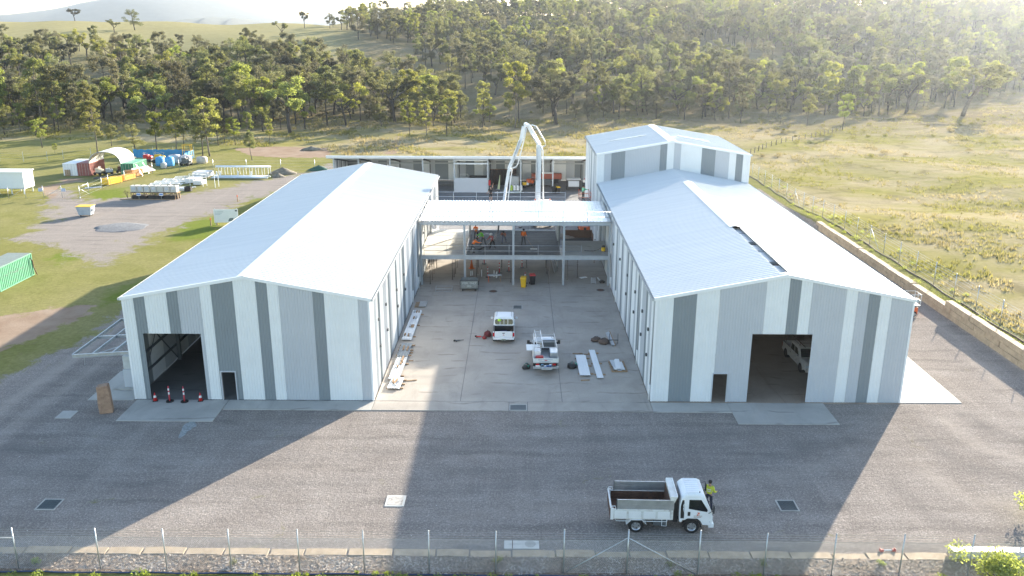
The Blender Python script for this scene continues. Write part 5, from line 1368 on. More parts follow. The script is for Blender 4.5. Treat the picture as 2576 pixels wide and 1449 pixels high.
for k, (px, py, rr_, hh, lb) in enumerate(((88, 1421, .28, .3, "second post from the west end"), (590, 1424, .25, .25, "post below the left shed doorway"), (1250, 1420, .32, .42, "post left of the strainer post braces"), (1915, 1421, .3, .36, "post right of the tip truck"), (1685, 1425, .3, .2, "strainer post brace"), (2215, 1423, .22, .25, "red and white lamp bar"))):
    p = site(px, py); shrub("planted_shrub", "small green plant in the mulch near the " + lb, (p.x, p.y, .02), hh, rr_, M_BUSH if k in (0, 5) else M_LEAF2, 220, .07, seed=30 + k)
g_ = np.random.default_rng(5); cs = [(x, 34.05 + g_.normal(0, .2), .12) for x in g_.uniform(-29, 29, 130)]
tag(raw_quads("weeds", leaf_cloud(g_, cs, g_.uniform(.1, .35, 130), [60] * 130, .10, .6, -.3), M_BUSH), kind="stuff")

# ---- covers, grates and pads set in the gravel
def grate(label, x0, x1, y0, y1, z=.012):
    t = thing("drain_grate", label, "drain grate", ((x0 + x1) / 2, (y0 + y1) / 2, z)); a, b = (x1 - x0) / 2, (y1 - y0) / 2; f = .07
    m = MB(); m.box(-a, a, -b, -b + f, -.1, .03); m.box(-a, a, b - f, b, -.1, .03); m.box(-a, -a + f, -b + f, b - f, -.1, .03); m.box(a - f, a, -b + f, b - f, -.1, .03)
    m.build("frame", M_APRON, t)
    MB().box(-a + f, a - f, -b + f, b - f, -.1, -.006).build("pit", M_BLACK, t)
    m = MB(); n = 12
    for k in range(n): x = -a + f + (2 * a - 2 * f) * (k + .5) / n; m.box(x - .016, x + .016, -b + f, b - f, -.004, .022)
    for k in range(4): y = -b + f + (2 * b - 2 * f) * (k + .5) / 4; m.box(-a + f, a - f, y - .006, y + .006, -.003, .016)
    m.build("bars", mat("grate_steel", (.12, .15, .16), .5, .6, var=.15), t)
grate("steel drain grate in the shaded gravel in front of the left shed doorway", -26.1, -25.0, 39.85, 40.95)
grate("steel drain grate in the gravel to the right of the tip truck", 14.2, 15.25, 40.25, 41.37)
grate("steel drain grate at the front edge of the courtyard slab", -.62, .6, 52.54, 53.48, .03)
grate("steel drain grate in the courtyard beyond the double cab ute", -.57, .32, 74.1, 75.15, .052)
def pad(label, x0, x1, y0, y1, mt, lid=None):
    t = thing("concrete_pad", label, "concrete pad", ((x0 + x1) / 2, (y0 + y1) / 2, 0)); a, b = (x1 - x0) / 2, (y1 - y0) / 2
    MB().box(-a, a, -b, b, -.1, .035).build("surround", mt, t, bevel=.01)
    if lid == 'round': MB().cyl((a * .5, b * .15, .03), (a * .5, b * .15, .045), .28, n=18).build("cover", M_APRON, t); MB().box(-a * .55, -a * .5, -b * .98, b * .98, .035, .042).build("joint_strip", M_RUST, t)
    if lid == 'square': MB().box(-a * .78, a * .78, -b * .78, b * .78, .036, .046).build("cover", mat("chipped_concrete", (.48, .45, .41), .9, dirt=(.16, .14, .12), dirt_amt=.9, scale=1.7), t)
pad("square pale concrete pit cover on the sunlit gravel", -7.27, -6.21, 40.44, 41.58, M_FRESH, 'square')
pad("rectangular concrete pad with a round cover behind the fence", -.68, 1.08, 36.62, 37.32, M_FRESH, 'round')
pad("small square concrete pad beside the upright stone block", -30.85, -29.8, 50.95, 52.1, M_APRON)
for lb, x, y in (("round manhole cover on the slab right of the steel skip", -2.54, 79.58), ("round manhole cover on the slab near the right shed wall", 8.08, 80.16)):
    t = thing("manhole_cover", lb, "manhole cover", (x, y, .05)); MB().cyl((0, 0, -.03), (0, 0, .006), .42, n=24).build("ring", M_DARKSTEEL, t); MB().cyl((0, 0, 0), (0, 0, .014), .34, n=24).build("lid", M_RUST, t)
# powdery spill by the left apron
m = MB(); pts = []
for k in range(26):
    a = k * 6.283 / 26; pts.append((-21.5 + (.36 + .12 * math.sin(3 * a) + r_.uniform(-.06, .06)) * math.cos(a), 49.7 + (1.25 + r_.uniform(-.2, .2)) * math.sin(a) * (1 if math.sin(a) < 0 else .8), .008))
m.add(pts + [(-21.5, 49.7, .02)], [(k, (k + 1) % 26, 26) for k in range(26)])
tag(m.build("spilled_powder", mat("cement_powder", (.30, .32, .32), .95, var=.35, scale=5, dirt=(.2, .19, .18), dirt_amt=.9)), kind="stuff")
# upright sandstone block
t = thing("stone_block", "upright sandstone block standing on the gravel by the left shed", "stone block", (-27.86, 52.05, 0), R(18))
MB().loft([[(-.42, -.34, 0), (.44, -.36, 0), (.42, .32, 0), (-.4, .34, 0)], [(-.45, -.33, .7), (.41, -.38, .65), (.40, .30, .7), (-.43, .33, .7)], [(-.40, -.35, 1.4), (.36, -.34, 1.45), (.38, .33, 1.4), (-.42, .31, 1.38)], [(-.40, -.33, 1.95), (.30, -.34, 2.02), (.34, .28, 2.0), (-.36, .3, 1.93)]]).build("stone", mat("red_sandstone", (.36, .23, .155), .9, var=.25, scale=2.2, dirt=(.20, .12, .09), dirt_amt=.6, bump=.6, bscale=8), t, bevel=.05)
# steel beam by the fence
t = thing("steel_beam", "pale steel beam with end plate lying on the edging stones by the fence", "steel beam", (24.4, 36.15, .09))
for z, n_ in ((.04, "lower_flange"), (.40, "upper_flange")): MB().box(-3.1, 3.1, -.2, .2, z - .02, z + .02).build(n_, M_WHITE, t)
MB().box(-3.1, 3.1, -.02, .02, .06, .38).build("web", M_WHITE, t); MB().box(-3.14, -3.1, -.26, .26, .0, .52).build("end_plate", M_GALV, t)
for dy, dz in ((-.16, .12), (.16, .12), (-.16, .4), (.16, .4)): MB().cyl((-3.15, dy, dz), (-3.142, dy, dz), .03, n=8).build("bolt_hole", M_BLACK, t)
t = thing("lamp_bar", "red and white lamp bar lying on the gravel beside the edging stones", "lamp bar", (18.45, 36.65, .02), R(3))
MB().cyl((-.22, 0, .06), (.22, 0, .06), .04, n=8).build("bar", M_WHITE, t)
for s in (-1, 1): MB().cyl((s * .22, 0, .06), (s * .34, 0, .06), .07, n=10).build("red_end", M_RED, t); MB().box(s * .36, s * .38, -.1, .1, 0, .16).build("end_bracket", M_RED, t)

# ================================================================ stone retaining wall and boundary on the east
rw = thing("retaining_wall", "sandstone block retaining wall beside the gravel lane on the right", "wall", (38.9, 80, 0))
y = 107.0; k = 0
while y > 28:
    w = r_.uniform(1.7, 2.3); d = r_.uniform(-.03, .03)
    for c, (z0, z1) in enumerate(((-.1, .46), (.47, .92), (.93, 1.42))):
        if c == 2 and y > 74.3: continue
        off = (w * .45 if c == 1 else 0) - (0 if c < 2 else .2); dx = d + r_.uniform(-.02, .02); lx, hx = -.36 + .03 * c + dx, .34 + dx
        MB().add([(lx, y - 80 - w + .012 + off, z0), (hx, y - 80 - w + .012 + off, z0), (hx, y - 80 - .012 + off, z0), (lx, y - 80 - .012 + off, z0),
                  (lx + r_.uniform(0, .03), y - 80 - w + .012 + off, z1 + r_.uniform(-.01, .0)), (hx, y - 80 - w + .012 + off, z1), (hx, y - 80 - .012 + off, z1 - .005), (lx + r_.uniform(0, .03), y - 80 - .012 + off, z1)],
                 [(3, 2, 1, 0), (4, 5, 6, 7), (0, 1, 5, 4), (1, 2, 6, 5), (2, 3, 7, 6), (3, 0, 4, 7)]).build("block", M_SAND, rw, bevel=.025)
    y -= w
efx = 40.75
ef = thing("wire_fence", "tall wire boundary fence on the grass verge above the stone wall", "fence", (efx, 90, .85))
ys = list(np.arange(36, 150, 4.0))
for i, yy in enumerate(ys):
    z0 = tz(efx, yy) - .85
    MB().cyl((0, yy - 90, z0 - .1), (0, yy - 90, z0 + 2.3), .04, n=6).build("post", M_GALV, ef, smooth=True)
    if i in (6, 15, 22):
        for s in (-1, 1): MB().cyl((0, yy - 90, z0 + 1.9), (0, yy - 90 + s * 2.6, z0 + .05), .024, n=6).build("brace", M_GALV, ef, smooth=True)
for z in (.1, .5, .9, 1.3, 1.7, 1.95, 2.2):
    MB().tube([(0, yy - 90, tz(efx, yy) - .85 + z) for yy in ys], .01, 3).build("wire_strand", M_GALV, ef)
m = MB().tube([(-.35 + .12 * math.sin(yy * .8), yy - 90, tz(efx - .3, yy) - .82 + .02) for yy in np.arange(36, 150, 1.0)], .09, 5)
m.build("bark_strip", mat("bark_strip", (.16, .125, .09), .95, var=.4, scale=5), ef)
pf = [site((2600 + x / 1.811) * .644, y / 1.811 * .644) for x, y in ((600, 1090), (710, 1050), (850, 1010), (1030, 975), (1150, 945), (1260, 915))]
t = thing("paddock_fence", "old timber post fence crossing the paddock towards the trees", "fence", (pf[0].x, pf[0].y, 0))
for a, b in zip(pf, pf[1:]):
    for u in (0, .25, .5, .75):
        p = a.lerp(b, u); zz = tz(p.x, p.y); p = Vector((p.x, p.y, zz)) - pf[0]
        MB().cyl(p + Vector((0, 0, -.1)), p + Vector((r_.uniform(-.06, .06), 0, 1.15)), .085, .07, n=6).build("post", mat("grey_timber", (.15, .13, .115), .9, var=.2), t)
for z in (.4, .75, 1.05): MB().tube([Vector((p.x, p.y, tz(p.x, p.y) + z)) - pf[0] for p in pf], .008, 3).build("wire_strand", M_GALV, t)
# ================================================================ things in the courtyard and forecourt
def cone(label, x, y, z, h=.5, mt=None, band=True):
    t = thing("traffic_cone", label, "traffic cone", (x, y, z), rng.uniform(0, 1)); k = h / .7
    MB().box(-.2 * k, .2 * k, -.2 * k, .2 * k, 0, .04 * k).build("base", M_BLACK if band else mt, t, bevel=.01)
    n = 12; m = MB(); m.loft([[(r0 * k * math.cos(a), r0 * k * math.sin(a), zz * k) for a in np.linspace(0, 6.283, n + 1)[:-1]] for r0, zz in ((.16, .04), (.03, .7))]); m.build("cone", mt, t, smooth=True)
    if band: MB().loft([[(r0 * k * math.cos(a), r0 * k * math.sin(a), zz * k) for a in np.linspace(0, 6.283, n + 1)[:-1]] for r0, zz in ((.115, .3), (.083, .48))], cap=False).build("white_band", C_REF, t)
M_PINKRED = mat("faded_red_plastic", (.62, .075, .10), .5, var=.1)
cone("small red traffic cone at the left jamb of the shed doorway", -25.25, 53.72, .05, .62, M_RED)
cone("small red traffic cone at the right jamb of the shed doorway", -22.1, 53.75, .05, .62, M_RED)
cone("orange traffic cone on the slab under the raised floor", -5.11, 87.78, .05, .95, mat("cone_orange", (.75, .16, .03), .5), False)
def delineator(label, x, y, z, mt, group=None):
    t = thing("traffic_post", label, "traffic post", (x, y, z), rng.uniform(0, 1), group)
    m = MB(); m.prism([(.27 * math.cos(a), .27 * math.sin(a)) for a in np.linspace(0, 6.283, 9)[:-1]], 0, .07); m.build("base", M_BLACK, t, bevel=.01)
    MB().cyl((0, 0, .06), (0, 0, 1.1), .055, .045, n=10).build("tube", mt, t, smooth=True)
    for a, b in ((.55, .72), (.85, 1.0)): MB().cyl((0, 0, a), (0, 0, b), .06, .056, n=10, cap=False).build("white_band", C_REF, t)
    MB().cyl((0, 0, 1.1), (0, 0, 1.16), .03, .05, n=8).build("handle", mt, t)
delineator("pink traffic post nearer the left cone in the shed doorway", -24.2, 53.62, .05, M_PINKRED)
delineator("pink traffic post nearer the right cone in the shed doorway", -23.16, 53.58, .05, M_PINKRED)
for lb, x, y in (("hindmost and leftmost of the row under the raised floor", -3.83, 89.62), ("near the steel skip, under the raised floor", -3.25, 84.46), ("just left of the thin yellow prop under the floor", -2.08, 85.99), ("left of the centre column under the raised floor", -1.08, 86.6), ("right of the centre column, far back under the floor", .32, 88.25), ("behind the yellow wheelie bin", .62, 82.3)):
    delineator("red and white traffic post " + lb, x, y, .05, M_RED)
# steel skip with painted words
t = thing("skip_bin", "grey steel skip on castors with STEEL ONLY painted on its front", "skip bin", (-4.9, 79.95, .05))
M_SKIP = mat("scuffed_grey_steel", (.24, .26, .25), .6, .3, var=.2, scale=3, dirt=(.36, .34, .31), dirt_amt=.6)
body = MB(); n = 7; P = [(-.5, 1.15)] + [(-.5 + .25 * (1 - math.cos(a)), .45 - .27 * math.sin(a)) for a in np.linspace(0, 1.57, n)] + [(.5 - .25 * (1 - math.cos(a)), .45 - .27 * math.sin(a)) for a in np.linspace(1.57, 0, n)] + [(.5, 1.15)]
Pi = [(y * .93, z + .03) for y, z in P]; Pi[0] = (-.46, 1.15); Pi[-1] = (.46, 1.15)
for x0, x1 in ((-.84, -.80), (.80, .84)): body.xprism(P, x0, x1)
for a in range(len(P) - 1):
    body.add([(-.8, *P[a]), (.8, *P[a]), (.8, *P[a + 1]), (-.8, *P[a + 1]), (-.8, *Pi[a]), (.8, *Pi[a]), (.8, *Pi[a + 1]), (-.8, *Pi[a + 1])], [(0, 1, 2, 3), (7, 6, 5, 4), (0, 4, 5, 1), (2, 6, 7, 3)])
body.build("body", M_SKIP, t)
for s in (-1, 1):
    MB().box(s * .84, s * .93, -.12, .12, .55, .95).build("lifting_lug", M_BLACK, t)
    for y in (-.35, .35): MB().cyl((s * .65 - .04, y, .09), (s * .65 + .04, y, .09), .09, n=12).build("castor", M_TYRE, t); MB().box(s * .65 - .05, s * .65 + .05, y - .05, y + .05, .12, .24).build("castor_bracket", M_DARKSTEEL, t)
MB().box(-.86, .86, -.53, -.47, 1.09, 1.16).build("rim", M_DARKSTEEL, t); MB().box(-.86, .86, .47, .53, 1.09, 1.16).build("rim", M_DARKSTEEL, t)
def text_obj(txt, size, loc, rot, mt, parent, name="lettering", align='CENTER'):
    cu = bpy.data.curves.new(name, 'FONT'); cu.body = txt; cu.size = size; cu.align_x = align; cu.extrude = .002; cu.resolution_u = 2
    o = link(bpy.data.objects.new(name, cu)); dg = bpy.context.evaluated_depsgraph_get(); me = bpy.data.meshes.new_from_object(o.evaluated_get(dg)); me.name = name
    COL.objects.unlink(o); bpy.data.objects.remove(o); me.materials.clear(); me.materials.append(mt)
    q_ = link(bpy.data.objects.new(name, me)); q_.location = loc; q_.rotation_euler = rot; q_.parent = parent; return q_
M_CHALK = mat("chalk_paint", (.62, .66, .64), .8)
text_obj("STEEL  ONLY", .24, (0, -.512, .78), (R(90), 0, R(1)), M_CHALK, t); text_obj("(BIG)", .2, (.02, -.505, .5), (R(90), 0, 0), M_CHALK, t)
def wheelie(label, x, y, body_m, lid_m, rz, z=.05, k=1.0):
    t = thing("wheelie_bin", label, "wheelie bin", (x, y, z), rz)
    MB().loft([[(-.22 * k, -.26 * k, .06), (.22 * k, -.26 * k, .06), (.22 * k, .24 * k, .06), (-.22 * k, .24 * k, .06)], [(-.28 * k, -.36 * k, 1.0 * k), (.28 * k, -.36 * k, 1.0 * k), (.28 * k, .3 * k, 1.0 * k), (-.28 * k, .3 * k, 1.0 * k)]]).build("body", body_m, t, bevel=.02)
    MB().loft([[(-.31 * k, -.40 * k, 1.0 * k), (.31 * k, -.40 * k, 1.0 * k), (.31 * k, .34 * k, 1.0 * k), (-.31 * k, .34 * k, 1.0 * k)], [(-.26 * k, -.32 * k, 1.1 * k), (.26 * k, -.32 * k, 1.1 * k), (.26 * k, .30 * k, 1.12 * k), (-.26 * k, .30 * k, 1.12 * k)]]).build("lid", lid_m, t, bevel=.015)
    for s in (-1, 1): MB().cyl((s * .2 * k, .26 * k, .11), (s * .28 * k, .26 * k, .11), .11, n=12).build("wheel", M_TYRE, t)
    MB().cyl((-.24 * k, .36 * k, .98 * k), (.24 * k, .36 * k, .98 * k), .018, n=6).build("handle", lid_m, t)
wheelie("bright yellow wheelie bin next to the centre column", .45, 80.95, M_YELLOW, M_YELLOW, R(-5))
wheelie("black wheelie bin with a red lid beside the yellow bin", 1.35, 81.95, M_BLACK, M_RED, R(8))
wheelie("black wheelie bin with a yellow lid in the open back shed", 6.0, 130.9, M_BLACK, M_YELLOW, R(20), .03)
wheelie("plain black wheelie bin by a post of the open back shed", 5.35, 131.0, M_BLACK, M_BLACK, R(-20), .03)

def rib_sheet(m, x0, x1, y0, y1, z, per=.19, rib=.03):
    pr = rib_profile(x0, x1, per, rib * .8)
    for (a, da), (b, db) in zip(pr, pr[1:]): m.quad((a, y0, z + da), (b, y0, z + db), (b, y1, z + db), (a, y1, z + da))
def sheet_stack(label, x, y, w, L_, n, mt, rz=0, bits=(), bearers=True, name="roof_sheets"):
    t = thing(name, label, "roof sheets", (x, y, .05), rz)
    if bearers:
        for yy in (-L_ * .38, 0, L_ * .38): MB().box(-w / 2 - .1, w / 2 + .25, yy - .05, yy + .05, 0, .09).build("bearer", M_TIMBER, t)
    for k in range(n):
        m = MB(); dx, dy = rng.uniform(-.03, .03), rng.uniform(-.12, .12); rib_sheet(m, -w / 2 + dx, w / 2 + dx, -L_ / 2 + dy, L_ / 2 + dy, .1 + k * .035); m.build("sheet", mt, t, fix=False)
    for bx, by, bl, br in bits: MB().cbox((bx, by, .1 + n * .035 + .03), (.12, bl, .07), br).build("weight", M_TIMBER if rng.random() < .6 else M_ALU, t)
    return t
M_ZINC = mat("zinc_sheet", (.52, .55, .57), .4, .5, var=.1)
sheet_stack("long white roof sheets weighted with timber blocks along the left shed wall", -9.27, 69.45, .8, 7.5, 3, M_W, R(-.4), [(-.2, 3.2, .5, 0), (0, 3.2, .5, 0), (.2, 3.2, .5, .1), (.15, 1.6, .6, 0), (-.05, 1.5, .5, 0), (-.1, -.6, .6, 0), (.05, -.7, .6, 0), (.18, -.7, .6, 0), (-.25, -2.8, .5, 0), (.05, -2.9, .6, .05), (.2, -2.9, .6, 0)])
sheet_stack("zinc roof sheets with a dark end weighted by a loose batten near the left shed", -9.15, 60.6, .85, 6.2, 2, M_ZINC, R(-1), [(.1, .4, 1.6, 0), (-.05, -.8, .3, .2), (.15, .1, .3, .3)])
sheet_stack("short dark grey roof sheets lying on the zinc stack near the left shed", -9.12, 63.3, .86, 2.9, 1, M_D, R(-1), [(-.12, .2, .9, .05), (.22, .1, .8, 0)], name="dark_roof_sheets").location.z = .13
sheet_stack("short white roof sheets at the courtyard mouth weighted with offcuts", -8.95, 56.75, .9, 1.9, 3, M_W, R(-3), [(-.2, .2, .7, .1), (0, .1, .9, -.1), (.25, .3, .6, 0), (.1, -.5, .3, .5)])
sheet_stack("wide pale roof sheets laid on battens beside the tray ute", 4.95, 60.4, .8, 4.05, 2, M_W, R(1.2))
sheet_stack("single narrow pale roof sheet furthest from the tray ute", 5.95, 60.9, .48, 5.7, 1, M_W, R(2.0))
def loose_bar(label, a, b, w, h, mt, name="timber_batten", cat="batten"):
    t = thing(name, label, cat, a); MB().bar((0, 0, h / 2), Vector(b) - Vector(a) + Vector((0, 0, h / 2)), w, h).build("length", mt, t); MB().bar((0, 0, h / 2), (Vector(b) - Vector(a)).normalized() * .03 + Vector((0, 0, h / 2)), w * 1.02, h * 1.02).build("cut_end", M_TIMBER, t)
for lb, a, b in (("above the wide roof sheets by the tray ute", (4.3, 63.0), (5.1, 63.05)), ("below the wide roof sheets by the tray ute", (4.6, 57.65), (5.25, 57.75)), ("beside the short white sheets at the courtyard mouth", (-8.3, 57.35), (-7.5, 57.55)), ("beside the dark end of the zinc sheets", (-8.55, 61.3), (-8.2, 61.3)), ("between the two lots of roof sheets by the tray ute", (5.2, 62.85), (5.65, 62.85))):
    loose_bar("loose timber batten " + lb, (*a, .05), (*b, .05), .1, .06, M_TIMBER)
t = thing("sheet_offcuts", "flat grey sheet offcuts with a timber board by the left shed wall", "offcuts", (-9.2, 75.2, .05)); MB().box(-.1, .6, -.8, .8, .1, .14).build("grey_sheet", M_GALV, t); MB().box(-.5, -.12, -.75, .75, .0, .05).build("board", M_TIMBER, t); MB().box(-.45, .5, -.7, -.6, .0, .1).build("bearer", M_TIMBER, t)
# pallet of flashings
def pallet(parent, w, d, z=0, mt=M_TIMBER):
    for y in (-d / 2 + .06, 0, d / 2 - .06): MB().box(-w / 2, w / 2, y - .05, y + .05, z, z + .09).build("pallet_runner", mt, parent)
    for k in range(6): x = -w / 2 + (w - .1) * k / 5; MB().box(x, x + .1, -d / 2, d / 2, z + .09, z + .112).build("pallet_board", mt, parent)
t = thing("loaded_pallet", "pallet stacked with grey flashings against the right shed wall", "pallet", (7.6, 60.3, .05), R(2)); pallet(t, 1.2, 2.0)
for k in range(9): MB().cbox((rng.uniform(-.35, .35), rng.uniform(-.2, .2), .14 + .017 * k), (rng.uniform(.2, .35), rng.uniform(1.2, 1.8), .03), rng.uniform(-.08, .08)).build("flashing", M_W if k % 3 else M_M, t)
t = thing("steel_bar_bundle", "bundle of grey steel bars and brown bags near the right shed wall", "steel bundle", (7.6, 65.6, .05))
for k in range(5): MB().bar((.0 + k * .07, -.9, .1), (-.3 + k * .07, .9, .5 + .03 * k), .06, .12).build("bar", M_GALV if k < 4 else M_TIMBER, t)
for x in (-.35, .35): MB().cyl((x + .2, -.3, 0), (x + .2, -.3, .9), .025, n=6).build("stand_post", M_DARKSTEEL, t)
MB().box(-.2, .6, -.33, -.27, .3, .36).build("stand_rail", M_DARKSTEEL, t)
def bag(label, x, y, sx, sy, sz, mt, mt2=None, name="tool_bag", cat="bag"):
    t = thing(name, label, cat, (x, y, .05), rng.uniform(0, 3)); g = np.random.default_rng(int(abs(x) * 100)); m = MB(); n = 10; rings = []
    for zf, k in ((0, .85), (.35, 1.05), (.7, .95), (1.0, .55)): rings.append([(sx * k * math.cos(a) * g.uniform(.85, 1.12), sy * k * math.sin(a) * g.uniform(.85, 1.12), sz * zf * g.uniform(.9, 1.05)) for a in np.linspace(0, 6.283, n + 1)[:-1]])
    m.loft(rings); m.build("bag_body", mt, t, smooth=True)
    MB().tube([(-sx * .6, 0, sz * .8), (-sx * .3, .02, sz * 1.25), (sx * .3, -.02, sz * 1.25), (sx * .6, 0, sz * .8)], .02, 5).build("strap", mt2 or M_BLACK, t)
    if mt2: MB().cbox((sx * .2, -sy * .5, sz * .7), (sx * .9, sy * .7, sz * .4), .4).build("power_tool", mt2, t)
M_TEAL = mat("teal_plastic", (.01, .19, .14), .5); M_BROWN = mat("brown_hessian", (.13, .09, .07), .95, var=.25, scale=5)
bag("brown sack nearest the courtyard middle, by the steel bars", 6.4, 65.95, .45, .33, .32, M_BROWN, name="sack", cat="sack")
bag("brown sack touching the steel bar bundle", 7.0, 65.4, .48, .45, .38, M_BROWN, name="sack", cat="sack")
bag("teal and black tool case at the left rear corner of the tray ute", .6, 59.95, .36, .26, .34, M_BLACK, M_TEAL)
bag("black round tool bag with a teal tool beside the wide roof sheets", 4.1, 60.25, .42, .4, .36, M_BLACK, M_TEAL)
bag("dark red tool bag leaning by the double cab ute", -2.6, 67.0, .4, .3, .42, mat("maroon_cloth", (.14, .02, .025), .9))
bag("bright red drill case left of the double cab ute", -2.85, 66.3, .2, .18, .26, mat("dull_red_case", (.30, .03, .03), .6), M_BLACK)
bag("black hose pile by the downpipe of the right shed", 8.45, 82.8, .3, .4, .2, M_BLACK)
def tool_on_floor(label, x, y, rz, mt, name="power_tool"):
    t = thing(name, label, "power tool", (x, y, .05), rz); MB().cyl((-.3, 0, .07), (.1, 0, .09), .06, .05, n=8).build("motor", mt, t); MB().cyl((.1, 0, .09), (.42, .06, .06), .025, n=6).build("barrel", M_DARKSTEEL, t); MB().bar((-.15, 0, .08), (-.25, -.2, .05), .05).build("grip", M_BLACK, t); MB().ball((-.35, .05, .08), (.12, .09, .08)).build("battery", M_BLACK, t)
tool_on_floor("dark power tool lying alone left of the double cab ute", -4.95, 65.7, R(15), M_DARKSTEEL); tool_on_floor("red grinder lying just left of the red drill case", -3.25, 66.6, R(-10), M_RED)
t = thing("step_ladder", "folded aluminium step ladder lying on the slab near the right shed", "ladder", (7.62, 83.2, .05), R(-4))
for s in (-1, 1): MB().bar((s * .24, -1.05, .06), (s * .2, 1.05, .06), .05, .08).build("stile", M_ALU, t)
for k in range(6): MB().bar((-.22, -.85 + k * .34, .1), (.22, -.85 + k * .34, .1), .09, .03).build("tread", M_ALU, t)
loose_bar("white pipe length lying right of the step ladder", (8.45, 82.4, .05), (8.15, 84.3, .05), .1, .1, M_WHITE, "pipe_length", "pipe"); loose_bar("pale board lying left of the step ladder", (6.3, 84.3, .05), (7.0, 84.7, .05), .4, .03, M_W, "pale_board", "board")
t = thing("trestle_table", "trestle with pipes and scraps beside the centre column", "trestle", (-2.4, 82.8, .05), R(6))
MB().box(-.8, .6, -.3, .3, .72, .76).build("top", M_M, t)
for x in (-.7, .5):
    for y in (-.25, .25): MB().bar((x, y, 0), (x, y * .6, .72), .04).build("leg", M_ORANGE if x < 0 else M_TIMBER, t)
for k, (x, y) in enumerate(((-3.9, 84.7), (-2.6, 84.6), (-2.3, 84.5), (-2.35, 84.2), (-5.05, 84.9), (-4.9, 85.1))):
    t = thing("stub_pipe", "white stub pipe " + ("standing alone between the skip and the red posts", "left of the pair behind the trestle", "right of the pair behind the trestle", "closest behind the trestle", "of the short pair right of the orange cone, nearer one", "of the short pair right of the orange cone, further one")[k], "pipe", (x, y, .05), 0, "stub pipes in the slab"); MB().cyl((0, 0, -.04), (0, 0, .75 - .05 * k), .05, n=8).build("pipe", M_WHITE, t); MB().cyl((0, 0, 0), (0, 0, .02), .08, n=8).build("collar", M_APRON, t)
t = thing("wire_crate", "low wire frame on the slab left of the steel skip", "frame", (-7.4, 79.6, .05))
for z in (.05, .35): MB().tube([(-.8, -.4, z), (.8, -.4, z), (.8, .5, z), (-.8, .5, z), (-.8, -.4, z)], .015, 4).build("ring", M_GALV, t)
for x in (-.8, .8):
    for y in (-.4, .5): MB().cyl((x, y, 0), (x, y, .4), .015, n=4).build("post", M_GALV, t)
t = thing("glass_panels", "shiny offcut panels leaning against the blade wall", "panels", (3.35, 86.8, .05)); 
for k in range(4): MB().cbox((.2 + k * .12, -.4 + .3 * k, .85 - .1 * k), (.03, .5, 1.7 - .2 * k), .2, 0, R(-14 - 3 * k)).build("panel", M_ALU if k % 2 else M_DECK, t)
t = thing("vacuum_cleaner", "yellow and black wet vacuum on the raised slab by the right shed", "vacuum", (8.55, 83.4, 3.12)); MB().cyl((0, 0, .1), (0, 0, .5), .2, .22, n=14).build("drum", M_YELLOW, t); MB().cyl((0, 0, .5), (0, 0, .68), .2, .12, n=14).build("head", M_BLACK, t); MB().tube([(-.1, 0, .5), (-.5, -.2, .3), (-1.0, .1, .06), (-1.9, .3, .04)], .03, 5).build("hose", M_BLACK, t)
for k in range(3): MB().cyl((.17 * math.cos(k * 2.1), .17 * math.sin(k * 2.1), 0), (.17 * math.cos(k * 2.1), .17 * math.sin(k * 2.1), .1), .04, n=6).build("castor", M_BLACK, t)
# spoil, shoring box and pallets behind the link
t = thing("shoring_pit", "dark excavated pit with timber shoring behind the right end of the link", "pit", (7.3, 100.6, .03))
MB().box(-1.9, 1.6, -.9, 1.2, 0, .06).build("pit_floor", M_BLACK, t); MB().box(-1.9, 1.7, 1.2, 1.3, 0, 1.0).build("shoring_board", mat("rust_brown_board", (.12, .06, .035), .9), t); MB().box(1.6, 1.7, -.9, 1.2, 0, .9).build("shoring_board", M_RUST, t)
def heap(name, label, c, rx, ry, h, mt, seed, cat="heap"):
    g = np.random.default_rng(seed); t = thing(name, label, cat, c); N, Kk = 22, 9; m = MB(); rings = []
    for j in range(Kk): f = j / (Kk - 1); rings.append([((rx * (1 - f) + .02) * math.cos(a) * g.uniform(.88, 1.12), (ry * (1 - f) + .02) * math.sin(a) * g.uniform(.88, 1.12), h * (f ** .85) * g.uniform(.93, 1.05) - .05 * (j == 0)) for a in np.linspace(0, 6.283, N + 1)[:-1]])
    m.loft(rings); m.build("mound", mt, t, smooth=True)
    for k in range(8 if h > .3 else 0): a = g.uniform(0, 6.28); MB().ball((rx * .85 * math.cos(a), ry * .85 * math.sin(a), .05), g.uniform(.08, .2), 6, 4).build("clod", mt, t)
heap("spoil_heap", "low heap of broken spoil behind the link's right bay", (5.6, 102.2, .03), 1.6, 1.1, .55, mat("dry_spoil", (.22, .17, .13), .95, var=.3, scale=3, bump=.6), 4)
for k, (x, y, rz) in enumerate(((5.2, 103.4, .2), (6.1, 103.9, -.3), (6.8, 103.2, .6))):
    t = thing("plywood_sheet", "loose plywood sheet " + ("furthest left behind the shoring pit", "furthest back behind the shoring pit", "closest to the shoring pit")[k], "plywood", (x, y, .04 + .03 * k), rz, "plywood sheets by the pit"); MB().box(-.6, .6, -.4, .4, 0, .02).build("panel", M_TIMBER, t); MB().box(-.6, .6, -.41, -.4, 0, .025).build("edge", M_TIMBER, t)
t = thing("timber_pallets", "stack of timber boxes behind the left bay of the link", "pallet stack", (-9.0, 97.9, .05)); 
for k in range(3): MB().box(-.7, .7, -.5, .5, k * .32, k * .32 + .26).build("box", M_TIMBER, t)
